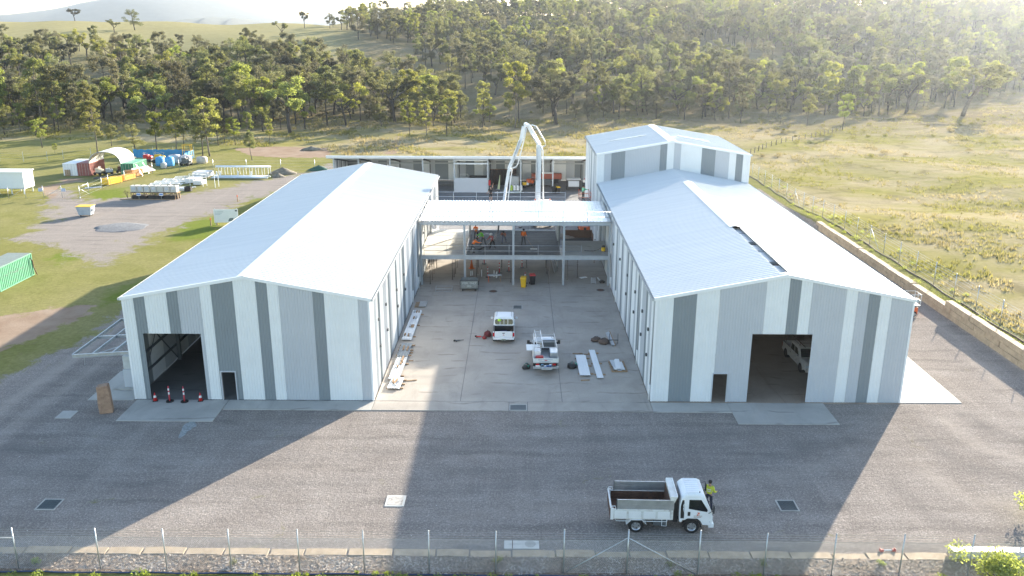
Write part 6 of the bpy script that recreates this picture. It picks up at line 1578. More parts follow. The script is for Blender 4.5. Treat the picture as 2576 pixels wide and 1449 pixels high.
# ================================================================ storage yard on the west
def container(name, label, x, y, w, L_, h, mt, doors='front', rz=0, top=None, door_m=None, ribs=True):
    """corrugated shipping container; (x,y) = near left corner, long axis away (+y)"""
    t = thing(name, label, "container", (x, y, .05), rz); f = .1
    fr = MB()
    for a in (0, w - f):
        for b in (0, L_ - f): fr.box(a, a + f, b, b + f, 0, h)
    for b in (0, L_ - f):
        for z in (0, h - f): fr.box(f, w - f, b + .002, b + f - .002, z, z + f)
    for a in (0, w - f):
        for z in (0, h - f): fr.box(a + .002, a + f - .002, f, L_ - f, z, z + f)
    fr.build("frame", mt, t)
    def corr(a0, a1, place):
        m = MB(); n = int((a1 - a0) / .28); st_ = (a1 - a0) / n; pts = []
        for k in range(n): u = a0 + k * st_; pts += [(u, 0), (u + st_ * .35, 0), (u + st_ * .5, .045), (u + st_ * .85, .045)]
        pts.append((a1, 0))
        for (ua, da), (ub, db) in zip(pts, pts[1:]): m.quad(place(ua, da, f), place(ub, db, f), place(ub, db, h - f), place(ua, da, h - f))
        return m.build("side_panel", mt, t, fix=False)
    corr(f, L_ - f, lambda u, d, z: (.02 + d, u, z)); corr(f, L_ - f, lambda u, d, z: (w - .02 - d, u, z)); corr(f, w - f, lambda u, d, z: (u, L_ - .02 - d, z))
    MB().box(.01, w - .01, .01, L_ - .01, h - .03, h + .015).build("roof_panel", top or mt, t)
    MB().box(f, w - f, f, L_ - f, .02, .06).build("floor", M_TIMBER, t)
    for s in (0, 1):
        xa = f + s * (w / 2 - f); d = MB().box(xa + .01, xa + w / 2 - f - .01, .0, .05, f, h - f).build("door", door_m or mt, t, bevel=.01)
        for u in (.28, .72): xx = xa + (w / 2 - f) * u; MB().cyl((xx, -.03, f), (xx, -.03, h - f), .018, n=5).build("lock_rod", M_GALV, d)
        for z in (.35, .65): MB().box(xa + .03, xa + w / 2 - f - .03, -.006, .0, h * z, h * z + .05).build("door_rib", door_m or mt, d)
    return t
M_CGREEN = mat("faded_green_steel", (.10, .34, .20), .55, var=.12, dirt=(.20, .30, .24), dirt_amt=.5); M_CGREEND = mat("deep_green_steel", (.015, .16, .085), .5, var=.1)
M_CRED = mat("oxide_red_steel", (.26, .085, .075), .6, var=.15, dirt=(.38, .16, .10), dirt_amt=.5)
c1 = container("shipping_container", "faded green shipping container at the west end of the sunlit lawn", -53.1, 78.5, 2.44, 6.06, 2.35, M_CGREEN, top=mat("grey_green_roof", (.19, .23, .21), .6, dirt=(.24, .20, .15)))
m = MB(); rr_ = random.Random(2)
for k in range(9):
    y0 = 1.2 + k * .36
    for _ in range(4): y = y0 + rr_.uniform(0, .2); z = 1.25 + rr_.uniform(-.12, .18); m.box(2.424, 2.43, y, y + rr_.uniform(.05, .16), z, z + rr_.uniform(.03, .08))
m.build("faded_lettering", mat("faded_grey_lettering", (.17, .25, .22), .7), c1)
MB().tube([(2.5, 5.6, 1.9), (2.62, 5.75, 1.6), (2.6, 5.8, .9), (2.75, 6.0, .05)], .05, 6).build("hanging_cable", M_RUST, c1)
container("shipping_container", "rust orange shipping container behind the faded green one", -60.9, 84.6, 2.44, 6.06, 2.3, M_CRED)
container("shipping_container", "white site container to the left of the red container", -79.05, 145.4, 2.42, 5.4, 2.1, M_W, door_m=M_W)
container("shipping_container", "red shipping container carrying the left foot of the white dome shelter", -76.55, 145.4, 2.2, 5.4, 2.15, M_CRED)
container("shipping_container", "green shipping container carrying the right foot of the white dome shelter", -68.95, 145.4, 2.2, 5.4, 2.15, M_CGREEN, door_m=M_CGREEND)
M_PVC = mat("white_fabric_roof", (.82, .80, .76), .6, var=.03)
t = thing("dome_shelter", "white fabric dome shelter arched between the red and green containers", "shelter", (-71.6, 145.4, 2.2))
xa, xb, rise, dep = -2.8, 2.7, 2.05, 5.4; N = 18
arc = [((xa + xb) / 2 - (xb - xa) / 2 * math.cos(math.pi * k / N), rise * math.sin(math.pi * k / N) ** .85) for k in range(N + 1)]
m = MB()
for (x0, z0), (x1, z1) in zip(arc, arc[1:]): m.quad((x0, 0, z0), (x1, 0, z1), (x1, dep, z1), (x0, dep, z0)); m.quad((x0, 0, z0 - .03), (x0, dep, z0 - .03), (x1, dep, z1 - .03), (x1, 0, z1 - .03))
m.build("fabric_roof", M_PVC, t, smooth=True, fix=False)
for y in (.0, dep / 3, dep * 2 / 3, dep): MB().tube([(x, y, z - .06) for x, z in arc], .045, 6).build("arch_frame", M_GALV, t)
for k in (3, 6, 9, 12, 15): MB().cyl((arc[k][0], 0, arc[k][1] - .06), (arc[k][0], dep, arc[k][1] - .06), .03, n=5).build("purlin", M_GALV, t)
def machine(label, x, y, s, mt, seed, name="machinery"):
    """rough plant item: frame, engine block, drum, pipes, wheels"""
    g = random.Random(seed); t = thing(name, label, "machinery", (x, y, .04), g.uniform(-.4, .4))
    MB().box(-.6 * s, .6 * s, -.35 * s, .35 * s, .25 * s, .4 * s).build("frame", M_DARKSTEEL, t); MB().box(-.45 * s, .2 * s, -.28 * s, .28 * s, .4 * s, .95 * s).build("engine", mt, t, bevel=.04); MB().cyl((.4 * s, -.25 * s, .62 * s), (.4 * s, .25 * s, .62 * s), .22 * s, n=12).build("drum", M_WHITE if g.random() < .4 else mt, t)
    for k in range(3): MB().tube([(g.uniform(-.5, .5) * s, g.uniform(-.3, .3) * s, .4 * s), (g.uniform(-.5, .5) * s, g.uniform(-.3, .3) * s, 1.1 * s), (g.uniform(-.6, .6) * s, g.uniform(-.3, .3) * s, 1.2 * s)], .03 * s, 5).build("pipe", M_GALV, t)
    for sx in (-1, 1):
        for sy in (-1, 1): MB().cyl((sx * .42 * s, sy * .36 * s, .2 * s), (sx * .42 * s, sy * .46 * s, .2 * s), .2 * s, n=12).build("wheel", M_TYRE, t)
machine("cream pump set under the left side of the dome shelter", -73.2, 146.2, 1.3, mat("cream_paint", (.60, .54, .42), .5), 1); machine("grey compressor in the middle of the dome shelter", -71.9, 147.0, 1.1, M_M, 2); machine("brown engine block deeper under the dome shelter", -70.4, 148.6, 1.2, M_RUST, 3)
t = thing("pallet", "timber pallet leaning on the front of the white site container", "pallet", (-78.3, 145.25, .04)); 
for k in range(6): MB().box(-.45, .45, -.02, .0, .05 + k * .17, .17 + k * .17).build("pallet_board", M_TIMBER, t)
for x in (-.42, 0, .38): MB().box(x, x + .05, 0, .09, .02, 1.08).build("pallet_runner", M_TIMBER, t)
t = thing("form_pile", "dark steel lengths stacked on the ground before the green container", "steel pile", (-70.6, 143.9, .03), R(28))
for k in range(7): MB().box(-2.4 + .1 * k, 2.3, -.5 + k * .15, -.4 + k * .15, 0, .12 + .03 * (k % 3)).build("length", M_DARKSTEEL, t)
t = thing("panel_stack", "fan of long white wall panels leaning on the green container's side", "panel stack", (-66.3, 145.2, .03))
for k in range(7): MB().cbox((.15 * k, 1.6 + .12 * k, 1.25 - .13 * k), (.06, 4.4, .16), R(-14), R(-2), 0).build("panel", M_WHITE, t); 
for y in (.3, 2.9): MB().bar((.9, y, 0), (0, y, 2.0), .07).build("rest", M_GALV, t)
def crate(label, a, b, d, h, mt, n=3):
    a, b = Vector((*a, 0)), Vector((*b, 0)); t = thing("formwork_stack", label, "formwork stack", (*a[:2], .03), math.atan2(b.y - a.y, b.x - a.x)); L_ = (b - a).length
    for k in range(n): MB().box(rng.uniform(-.04, .04), L_ + rng.uniform(-.04, .04), 0, d, .08 + k * (h - .08) / n, .08 + (k + 1) * (h - .08) / n - .02).build("form_panel", mt, t, bevel=.01)
    for u in (.15, .85): MB().box(L_ * u - .05, L_ * u + .05, -.03, d, 0, .08).build("bearer", M_TIMBER, t); MB().box(L_ * u - .02, L_ * u + .02, -.012, d + .012, .08, h + .012).build("steel_strap", M_DARKSTEEL, t)
    for u in (.33, .66): MB().box(L_ * u - .012, L_ * u + .012, -.014, 0, .1, h - .03).build("side_rib", M_TIMBER, t)
crate("bright yellow formwork stack nearest the yard gate", (-67.0, 136.3), (-66.1, 139.3), 1.5, 1.05, M_YELLOW, 4); crate("yellow orange formwork stack in the middle of the three", (-66.2, 140.2), (-65.55, 143.1), 1.4, .85, mat("amber_paint", (.72, .35, .03), .5), 3); crate("dull orange timber crate furthest from the yard gate", (-66.4, 144.0), (-65.6, 146.4), 1.6, 1.2, mat("dull_orange_ply", (.52, .25, .08), .7), 2)
t = thing("flat_board", "pale sheet lying on the grass before the yellow formwork", "board", (-68.6, 134.4, .02), R(30)); MB().box(-1.2, 1.2, -.4, .4, 0, .05).build("sheet", M_M, t); MB().box(-1.25, -1.0, -.35, .2, .05, .08).build("offcut", M_WHITE, t)
# blue screened pen with tanks and plant
t = thing("mesh_screen", "blue shade cloth screen on posts behind the dome shelter", "screen", (-70, 166, 0))
M_BLUE = mat("blue_shade_cloth", (.035, .25, .48), .7, var=.15, scale=1.5)
m = MB(); xs_ = np.linspace(-5.9, 6.0, 25)
for k, (a, b) in enumerate(zip(xs_, xs_[1:])): m.add([(a, .08 * math.sin(k), .15), (b, .08 * math.sin(k + 1), .15), (b, .08 * math.sin(k + 1) , 1.75 + .08 * math.sin(k * 2.3 + 2)), (a, .08 * math.sin(k), 1.75 + .08 * math.sin(k * 2.3))], [(0, 1, 2, 3)])
m.build("cloth", M_BLUE, t, smooth=True, fix=False)
m = MB(); 
for k in range(6): m.quad((6.0, -.8 * k, .15), (6.0, -.8 * (k + 1), .15), (6.0 + .1 * (k % 2), -.8 * (k + 1), 1.7), (6.0, -.8 * k, 1.75))
m.build("side_cloth", M_BLUE, t, fix=False)
for x in (-5.9, -2, 2, 6.05): MB().cyl((x, .1, 0), (x, .1, 2.3), .04, n=6).build("post", M_GALV, t)
def tank(label, x, y, w, d, h, mt, cap_m, k=0):
    t = thing("poly_tank", label, "tank", (x, y, .03), rng.uniform(-.2, .2)); n = 12; rings = []
    for z, f in ((0, .96), (h * .15, 1), (h * .8, 1), (h * .93, .82), (h, .3)): rings.append([(w / 2 * f * math.copysign(abs(math.cos(a)) ** .7, math.cos(a)), d / 2 * f * math.copysign(abs(math.sin(a)) ** .7, math.sin(a)), z) for a in np.linspace(0, 6.283, n + 1)[:-1]])
    MB().loft(rings).build("tank_body", mt, t, smooth=True); MB().cyl((0, 0, h), (0, 0, h + .1), .16, n=10).build("lid", cap_m, t)
    for s in (-1, 1): MB().box(s * w * .3 - .05, s * w * .3 + .05, -d * .5, d * .5, -.02, .06).build("skid", M_TIMBER, t)
M_SKY = mat("sky_blue_tarp", (.05, .30, .60), .6); M_PALE = mat("pale_grey_plastic", (.52, .50, .50), .6)
tank("blue hooded tank nearest the green container", -66.9, 156.9, 1.5, 1.6, 1.7, M_SKY, M_WHITE); tank("blue hooded tank on the right of the blue pair", -65.0, 156.6, 1.5, 1.6, 1.75, M_SKY, M_WHITE); tank("pale grey bulk bag in front of the blue hooded tanks", -65.2, 154.2, 1.0, 1.0, 1.0, M_PALE, M_WHITE)
tank("rounded pale tank in the middle of the blue screened pen", -65.6, 160.5, 2.3, 1.8, 1.6, M_PALE, M_DARKSTEEL); tank("pale pinkish tank right of the middle of the screened pen", -63.4, 160.2, 2.2, 1.7, 1.5, mat("pinkish_plastic", (.56, .46, .44), .6), M_WHITE); tank("cream skip bag beside the blue side screen", -60.4, 160.4, 2.0, 1.5, 1.25, mat("cream_bag", (.55, .48, .40), .7), M_RUST)
machine("yellow mixer with raised chute before the blue screen", -68.4, 160.2, 1.7, M_YELLOW, 11); machine("dark red loader arm plant before the blue screen", -71.0, 161.0, 1.5, M_RED, 12); machine("rusty tangled frame in front of the pinkish tank", -62.2, 157.2, 1.5, M_DARKSTEEL, 13); machine("black engine skid at the left end of the blue screen", -74.2, 161.5, 1.2, M_BLACK, 14)
t = thing("yellow_gantry", "yellow tubular gantry rising behind the pale tanks", "gantry", (-64.2, 163.5, 0))
for x in (-.9, .9):
    for y in (-.5, .5): MB().cyl((x, y, 0), (x * .8, y * .8, 3.0), .05, n=6).build("leg", M_YELLOW, t)
for z in (1.0, 2.0, 3.0): MB().tube([(-.85, -.45, z), (.85, -.45, z), (.85, .45, z), (-.85, .45, z), (-.85, -.45, z)], .035, 5).build("ring", M_YELLOW, t)
t = thing("orange_barrier", "orange plastic barrier mesh at the corner of the pen", "barrier", (-65.6, 149.3, 0)); MB().box(-.4, .4, -.05, .05, .1, 1.2).build("mesh", mat("faded_orange_mesh", (.62, .28, .10), .8), t)
for x in (-.42, .42): MB().cyl((x, 0, 0), (x, 0, 1.35), .03, n=6).build("post", M_GALV, t)
# row of bulk water cages over planter boxes
M_IBC = mat("cloudy_plastic", (.70, .67, .58), .45, var=.05); gx0 = -58.5
for k in range(7):
    x = gx0 + k * 1.0; t = thing("bulk_cage", "caged white bulk container, %s of the row of seven" % ("first", "second", "third", "fourth", "fifth", "sixth", "last")[k], "bulk container", (x, 125.3, 1.0))
    MB().box(.06, .94, .06, 1.1, .05, .98).build("bladder", M_IBC, t, bevel=.06); MB().cyl((.5, .6, .98), (.5, .6, 1.04), .1, n=10).build("cap", M_BLACK, t)
    cg = MB()
    for z in (.08, .3, .52, .74, .96): cg.bar((.03, .03, z), (.97, .03, z), .022); cg.bar((.97, .03, z), (.97, 1.13, z), .022); cg.bar((.03, .03, z), (.03, 1.13, z), .022)
    for u in (.03, .26, .5, .74, .97): cg.bar((u, .03, .02), (u, .03, .98), .022)
    cg.build("cage", M_GALV, t)
    if k != 4: MB().box(.22, .78, .01, .02, .4, .78).build("label_plate", M_M, t)
t = thing("planter_stand", "dark stand with soil bins carrying the row of caged containers", "stand", (-58.5, 125.3, 0)); MB().box(-.1, 7.1, 0, 1.15, .9, .99).build("deck", M_TIMBER, t)
for k in range(8): MB().box(k - .06 + .03 * (k == 0), k + .06, .1, .22, 0, .9).build("leg", M_TIMBER, t); MB().box(k - .06, k + .06, .95, 1.07, 0, .9).build("leg", M_TIMBER, t)
for k in range(3): MB().box(.15 + k * 2.35, 2.25 + k * 2.35, .05, 1.1, 0, .55).build("soil_bin", M_SOIL, t)
MB().bar((-1.4, -.5, .05), (6.9, -.5, .05), .1, .1).build("kerb_log", M_TIMBER, t); MB().cyl((6.8, -.2, 0), (6.8, -.2, .9), .07, n=7).build("bollard", M_TIMBER, t)
for k, x in enumerate((-57.2, -53.8)):
    t = thing("notice_board", "small blue and white notice below the %s caged containers" % ("left", "right")[k], "sign", (x, 125.1, 0)); MB().box(-.3, .3, -.03, 0, .55, .98).build("panel", M_WHITE, t); MB().box(-.28, .28, -.036, -.03, .68, .86).build("blue_stripe", mat("sign_blue", (.10, .2, .5), .5), t); MB().cyl((0, .02, 0), (0, .02, .9), .025, n=6).build("post", M_GALV, t)
shrub("planted_shrub", "green plant spilling from the middle soil bin below the cages", (-55.0, 125.7, .5), .5, .5, M_LEAF2, 400, .09, seed=61); shrub("planted_shrub", "small dark sapling left of the caged containers", (-59.3, 125.9, 0), 1.3, .5, M_LEAF, 250, .1, seed=62)
# fabricated steel: frames, stacks and pipe racks
def ladder_frame(m, o, L_, w, n, rz, z=.0, th=.1):
    M_ = Matrix.Translation((*o, z)) @ Matrix.Rotation(rz, 4, 'Z'); m.T = M_
    for s in (0, w): m.bar((0, s, th / 2), (L_, s, th / 2), th)
    for k in range(n): x = L_ * k / (n - 1); m.bar((x, 0, th / 2), (x, w, th / 2), th * .9)
    m.T = None
M_WSTEEL = mat("white_steel", (.74, .75, .75), .4, var=.05)
for k, (o, L_, w, n, rz, lb) in enumerate((((-60.3, 135.8), 5.0, 1.4, 4, R(8), "nearest the caged containers"), ((-60.4, 137.8), 5.6, 1.5, 4, R(6), "second from the caged containers"), ((-59.9, 140.0), 5.2, 1.5, 4, R(4), "in the middle of the steel lay-down"), ((-58.6, 142.3), 4.6, 1.4, 4, R(20), "at the back of the steel lay-down"))):
    t = thing("welded_frame", "white welded steel frame on the grass " + lb, "steel frame", (*o, .05)); m = MB(); ladder_frame(m, (0, 0), L_, w, n, rz); ladder_frame(m, (.2, .1), L_ * .9, w * .8, n, rz + .03, .2); m.build("frame", M_WSTEEL, t); MB().box(.3, .45, -.1, w, -.05, .0).build("bearer", M_TIMBER, t)
t = thing("portal_rack", "open white portal frame standing beside the steel lay-down", "steel frame", (-53.8, 136.6, .02), R(-20))
for x in (0, 2.6, 5.0):
    for y in (0, .9): MB().bar((x, y, 0), (x, y, 1.9), .07).build("leg", M_WSTEEL, t)
for y in (0, .9): MB().bar((0, y, 1.9), (5, y, 1.9), .07).build("top_rail", M_WSTEEL, t)
for x in (.5, 1.3, 2.1, 2.6, 5.0): MB().bar((x, 0, 1.9), (x, .9, 1.9), .06).build("rung", M_WSTEEL, t)
for z in (.4, .9, 1.4): MB().bar((2.6, 0, z), (2.6, .9, z), .06).build("rung", M_WSTEEL, t)
for k, (x, y, w, d, h, lb) in enumerate(((-56.1, 144.0, 2.7, 2.6, .95, "pale blue stack of wrapped wall panels behind the frames"), (-55.3, 138.6, 1.8, 2.2, .75, "white stack of folded flashings among the frames"), (-53.4, 136.9, 1.5, 1.8, .7, "white stack of short flashings right of the frames"))):
    t = thing("panel_pack", lb, "panel pack", (x, y, .03), R(-3)); nn = 6
    for q_ in range(nn): MB().box(rng.uniform(-.05, .05), w + rng.uniform(-.05, .05), rng.uniform(-.05, 0), d, .1 + (h - .1) * q_ / nn, .1 + (h - .1) * (q_ + 1) / nn - .02).build("panel", M_M if k == 0 else M_WSTEEL, t)
    for u in (.2, .8): MB().box(w * u - .06, w * u + .06, 0, d, 0, .1).build("bearer", M_TIMBER, t)
for k, (x, y, w) in enumerate(((-55.6, 133.6, 2.2), (-54.6, 132.3, 2.4), (-53.4, 134.2, 1.4))):
    t = thing("flashing_pile", "loose white flashings scattered %s" % ("behind the row of caged containers", "right behind the last caged container", "beside the black crate")[k], "flashings", (x, y, .02), R(10 * k))
    for q_ in range(5): MB().cbox((w * .5 + rng.uniform(-.2, .2), rng.uniform(-.4, .4), .06 + .05 * q_), (w * rng.uniform(.5, .9), .28, .04), rng.uniform(-.25, .25)).build("flashing", M_WSTEEL, t)
t = thing("black_crate", "black plastic crate at the end of the scattered flashings", "crate", (-52.3, 131.9, .02)); MB().box(-.5, .5, -.4, .4, 0, .06).build("base", M_BLACK, t)
for a in ((-.5, .5, -.4, -.36), (-.5, .5, .36, .4), (-.5, -.46, -.36, .36), (.46, .5, -.36, .36)): MB().box(*a, .06, .7).build("side", M_BLACK, t)
t = thing("pipe_rack", "long rack of white pipes on trestles near the soil heaps", "pipe rack", (-52.4, 147.1, .02))
for k in range(9): x = k * 1.08; m = MB(); m.bar((x, -.8, 1.35), (x, .8, 1.35), .08); m.bar((x, -.7, 0), (x, -.7, 1.35), .07); m.bar((x, .7, 0), (x, .7, 1.35), .07); m.build("trestle", M_WSTEEL, t)
for k in range(6): MB().cyl((-.4 + rng.uniform(-.5, .2), -.65 + k * .26, 1.48), (8.7 + rng.uniform(-.2, .6), -.65 + k * .26, 1.48), .085, n=8).build("pipe", M_WSTEEL, t, smooth=True)
t = thing("pipe_layout", "white pipes laid on low bearers in front of the pipe rack", "pipes", (-53.0, 143.6, .02))
for k in range(5): MB().cyl((.5 + .9 * (k % 2), -.9 + k * .5, .25), (10.2 - .6 * (k % 3), -.9 + k * .5, .25), .11, n=8).build("pipe", M_WSTEEL if k > 1 else mat("pale_blue_steel", (.45, .53, .60), .4), t, smooth=True)
for x in (1.2, 4.5, 8): MB().box(x, x + .1, -1.1, 1.3, 0, .14).build("bearer", M_TIMBER, t)
for x, y in ((1.0, .6), (1.5, .9), (4.6, .8), (7.0, .5)): MB().cyl((x, y, .3), (x, y, 1.1), .12, n=8).build("stub", M_WSTEEL, t)
M_DRT = mat("grey_soil", (.19, .165, .125), .95, var=.3, scale=2, bump=.6); heap("soil_heap", "large brown soil heap with weeds beyond the pipe rack", (*site(712, 437)[:2], 0), 2.4, 1.8, 1.15, M_DRT, 8); heap("soil_heap", "small grey gravel heap at the end of the pipe rack", (*site(700, 445)[:2], 0), 1.2, 1.0, .7, M_DRT, 9); heap("soil_heap", "dark soil heap on the bare ground behind the yard", (*site(784, 376)[:2], 0), 2.2, 1.5, .7, M_DRT, 10)
heap("net_heap", "heap under dark green netting at the left end of the open shed", (*site(802, 428)[:2], 0), 2.0, 1.1, .9, mat("green_netting", (.03, .10, .07), .8), 11); heap("gravel_patch", "low patch of blue grey crushed rock in the middle of the yard", (*site(305, 572)[:2], 0), 3.6, 3.0, .14, mat("blue_metal", (.15, .155, .165), .9, var=.4, scale=5, bump=.8, bscale=9), 12)
t = thing("lidded_skip", "pale grey skip with a yellow lid casting a long shadow on the yard", "skip bin", (-59.45, 113.5, 0), R(3))
MB().loft([[(-.8, -.55, .18), (.8, -.55, .18), (.8, .55, .18), (-.8, .55, .18)], [(-1.02, -.7, 1.35), (1.02, -.7, 1.35), (1.02, .7, 1.35), (-1.02, .7, 1.35)]]).build("body", mat("pale_blue_grey_steel", (.40, .44, .48), .5), t, bevel=.03); MB().box(-1.06, 1.06, -.74, .74, 1.35, 1.42).build("lid", M_YELLOW, t, bevel=.02)
for s in (-1, 1):
    MB().box(s * .9, s * 1.12, -.25, .25, .75, 1.05).build("side_pocket", M_WHITE, t)
    for y in (-.4, .4): MB().cyl((s * .6 - .04, y, .1), (s * .6 + .04, y, .1), .1, n=10).build("castor", M_TYRE, t)
t = thing("site_sign", "large white project sign with a small picture, behind the left shed roof", "sign", (*site(571, 566)[:2], 0), R(6))
MB().box(-1.55, 1.55, -.04, .0, .35, 2.1).build("panel", M_WHITE, t); MB().add([(.2, -.046, .5), (.8, -.046, .55), (.95, -.046, .95), (.4, -.046, .9)], [(0, 1, 2, 3)]).build("picture", mat("sign_picture", (.12, .16, .17), .5, var=.5, scale=8), t)
m = MB(); 
for k in range(3): m.box(-1.4, -.3 - .2 * k, -.046, -.041, 1.75 - .18 * k, 1.80 - .18 * k)
m.build("lettering", mat("grey_lettering", (.42, .46, .48), .6), t); MB().box(1.2, 1.45, -.048, -.042, 1.8, 2.0).build("crest", M_DARKSTEEL, t)
for x in (-1.4, 1.4): MB().cyl((x, .06, 0), (x, .06, 2.2), .05, n=6).build("post", M_GALV, t)
for lb, px, py in (("left of the project sign", 531, 568), ("right below the project sign", 547, 566), ("on the gravel track right of the cages", 598, 508)):
    p = site(px, py); t = thing("marker_peg", "orange topped timber marker peg " + lb, "peg", (p.x, p.y, 0)); MB().box(-.06, .06, -.04, .04, 0, 1.0).build("peg", M_TIMBER, t); MB().box(-.065, .065, -.045, .045, .78, 1.03).build("painted_top", M_ORANGE, t)
# site office on stumps
t = thing("site_office", "white transportable office on stumps at the left edge of the yard", "building", (-79.5, 129.9, 0))
MB().box(-5.5, 3.2, -1.3, 1.5, .85, 3.35).build("wall", M_W, t); MB().box(-5.65, 3.35, -1.45, 1.65, 3.35, 3.5).build("roof", M_WHITE, t); MB().box(-5.5, 3.2, -1.31, -1.305, .85, .95).build("skirt", M_M, t)
for x in (-5, -3, -1, 1, 2.9):
    for y in (-1.1, 1.3): MB().cyl((x, y, 0), (x, y, .86), .09, n=8).build("stump", M_W, t)
w = MB().box(-3.2, -2.1, -1.36, -1.3, 1.9, 2.8).build("window", M_GLASS, t); MB().box(-3.28, -2.02, -1.345, -1.31, 1.82, 2.88).build("frame", M_STEEL, w)
# yard fence and gates
t = thing("yard_fence", "wire yard fence with gates and notices along the gravel track", "fence", (-72, 125.6, 0))
gp = [(-84, 125.0), (-80.5, 125.1), (-76.98, 125.24), (-74.4, 125.3), (-71.83, 125.57), (-69.07, 125.65), (-66.45, 125.8), (-66.4, 128.5), (-66.6, 133.2), (-66.9, 136.0), (-66.1, 140.2), (-65.2, 144.0), (-64.7, 148.0), (-61.5, 152.0), (-55.5, 152.5), (-49.5, 152.6), (-43.2, 152.4), (-37, 152.3), (-31.5, 152.3)]
for x, y in gp: MB().cyl((x + 72, y - 125.6, 0), (x + 72, y - 125.6, 1.95), .042, n=6).build("post", M_GALV, t, smooth=True)
for z in (.2, .7, 1.2, 1.7): MB().tube([(x + 72, y - 125.6, z) for x, y in gp], .009, 3).build("wire_strand", M_GALV, t)
for a, b in (((gp[6][0], gp[6][1], 1.75), (gp[7][0], gp[7][1], 1.75)), ((gp[6][0], gp[6][1], 1.5), (gp[7][0], gp[7][1], .15)), ((gp[4][0], gp[4][1], .1), (gp[5][0], gp[5][1], 1.6)), ((gp[2][0], gp[2][1], .1), (gp[3][0], gp[3][1], 1.6))): MB().cyl((a[0] + 72, a[1] - 125.6, a[2]), (b[0] + 72, b[1] - 125.6, b[2]), .03, n=6).build("gate_brace", M_GALV, t, smooth=True)
for k in (4, 5): MB().cbox((gp[k][0] + 72 - .35 + .7 * (k == 5), gp[k][1] - 125.66, 1.3), (.62, .02, .5)).build("notice", mat("notice_blue", (.42, .47, .62), .5), t)
MB().ball((5.65, .0, .12), .12).build("white_stone", M_WHITE, t)
bf = [site(x, y) for x, y in ((0, 405), (60, 407), (120, 405), (160, 402), (230, 396), (300, 393))]
t = thing("paddock_fence", "wire fence crossing the lawn behind the white site container", "fence", (bf[0].x, bf[0].y, 0))
for p in bf: MB().cyl(Vector((p.x, p.y, 0)) - bf[0], Vector((p.x, p.y, 1.9)) - bf[0], .05, n=6).build("post", M_GALV, t)
for z in (.5, 1.0, 1.5): MB().tube([Vector((p.x, p.y, z)) - bf[0] for p in bf], .01, 3).build("wire_strand", M_GALV, t)

# ================================================================ inside the open back shed
def stuffbox(name, label, cat, x, y, parts, rz=0, z=.03):
    t = thing(name, label, cat, (x, y, z), rz)
    for nm, mt, (x0, x1, y0, y1, z0, z1) in parts: MB().box(x0, x1, y0, y1, z0, z1).build(nm, mt, t, bevel=.015)
    return t
t = thing("beam_stack", "stack of black steel beams behind the pale screen panel", "beam stack", (-6.9, 138.5, .03))
for r0 in range(4):
    for c0 in range(3): MB().box(-1.5 + .05 * r0, 1.5, c0 * .3, c0 * .3 + .26, .15 + r0 * .32, .42 + r0 * .32).build("beam", M_BLACK, t)
for x in (-1, 1): MB().box(x - .06, x + .06, 0, .9, 0, .15).build("bearer", M_TIMBER, t)
t = thing("rebar_pile", "long dark reinforcing bars heaped on the shed floor behind the mesh panels", "bars", (-12.0, 137.5, .03))
for k in range(14): MB().bar((-2.5 + rng.uniform(-.4, .4), rng.uniform(-.6, .6), .1 + .04 * k), (5 + rng.uniform(-.6, .6), rng.uniform(-.6, .6), .1 + .03 * k), .05).build("bar", M_DARKSTEEL, t)
for x in (-14.8, -11.9):
    t = thing("temporary_fence", "grey temporary mesh panel %s of the pale screen" % ("furthest left" if x < -13 else "directly left"), "mesh panel", (x, 131.9, .03)); MB().tube([(-1.3, 0, .1), (-1.3, 0, 2.0), (1.3, 0, 2.0), (1.3, 0, .1), (-1.3, 0, .1)], .03, 5).build("frame", M_GALV, t)
    m = MB()
    for k in range(14): m.bar((-1.25 + k * .19, 0, .1), (-1.25 + k * .19, 0, 2.0), .008)
    m.build("mesh", M_GALV, t)
stuffbox("work_bench", "small white bench with rails against the striped back wall", "bench", -9.3, 140.5, [("top", M_W, (-.7, .7, -.4, .4, .8, .9)), ("leg", M_STEEL, (-.65, -.55, -.35, .35, 0, .8)), ("leg", M_STEEL, (.55, .65, -.35, .35, 0, .8)), ("rail", M_W, (-.7, .7, .3, .36, 1.3, 1.36)), ("rail_post", M_W, (-.7, -.64, .3, .36, .9, 1.3)), ("rail_post", M_W, (.64, .7, .3, .36, .9, 1.3))])
t = thing("dark_tarpaulin", "dark brown tarpaulin hung across the bay beside the screen panel", "tarpaulin", (-2.7, 138.2, .03)); m = MB(); xs_ = np.linspace(-2.1, 2.2, 30)
for k, (a, b) in enumerate(zip(xs_, xs_[1:])): m.quad((a, .18 * math.sin(k * 1.1), 0), (b, .18 * math.sin(k * 1.1 + 1.1), 0), (b, .05 * math.sin(k + 1), 2.6), (a, .05 * math.sin(k), 2.6))
m.build("sheet", mat("dark_tarp", (.035, .025, .025), .9), t, smooth=True, fix=False); MB().cyl((-2.2, 0, 2.62), (2.3, 0, 2.62), .03, n=6).build("rope", M_TIMBER, t)
t = thing("leaning_board", "pale lime board leaning against the dark tarpaulin", "board", (-3.3, 134.3, .03)); MB().add([(-.25, -.1, 0), (.15, .0, 0), (.2, .6, 2.2), (.12, .62, 2.2), (-.25, -.06, .0), (.15, .04, 0), (.2, .64, 2.2), (.12, .66, 2.2)], [(0, 1, 2, 3), (7, 6, 5, 4), (0, 4, 5, 1), (1, 5, 6, 2), (2, 6, 7, 3), (3, 7, 4, 0)]).build("board", mat("pale_lime", (.55, .60, .35), .7), t); MB().box(-.5, .15, -.12, .06, 0, .04).build("foot", M_WHITE, t)
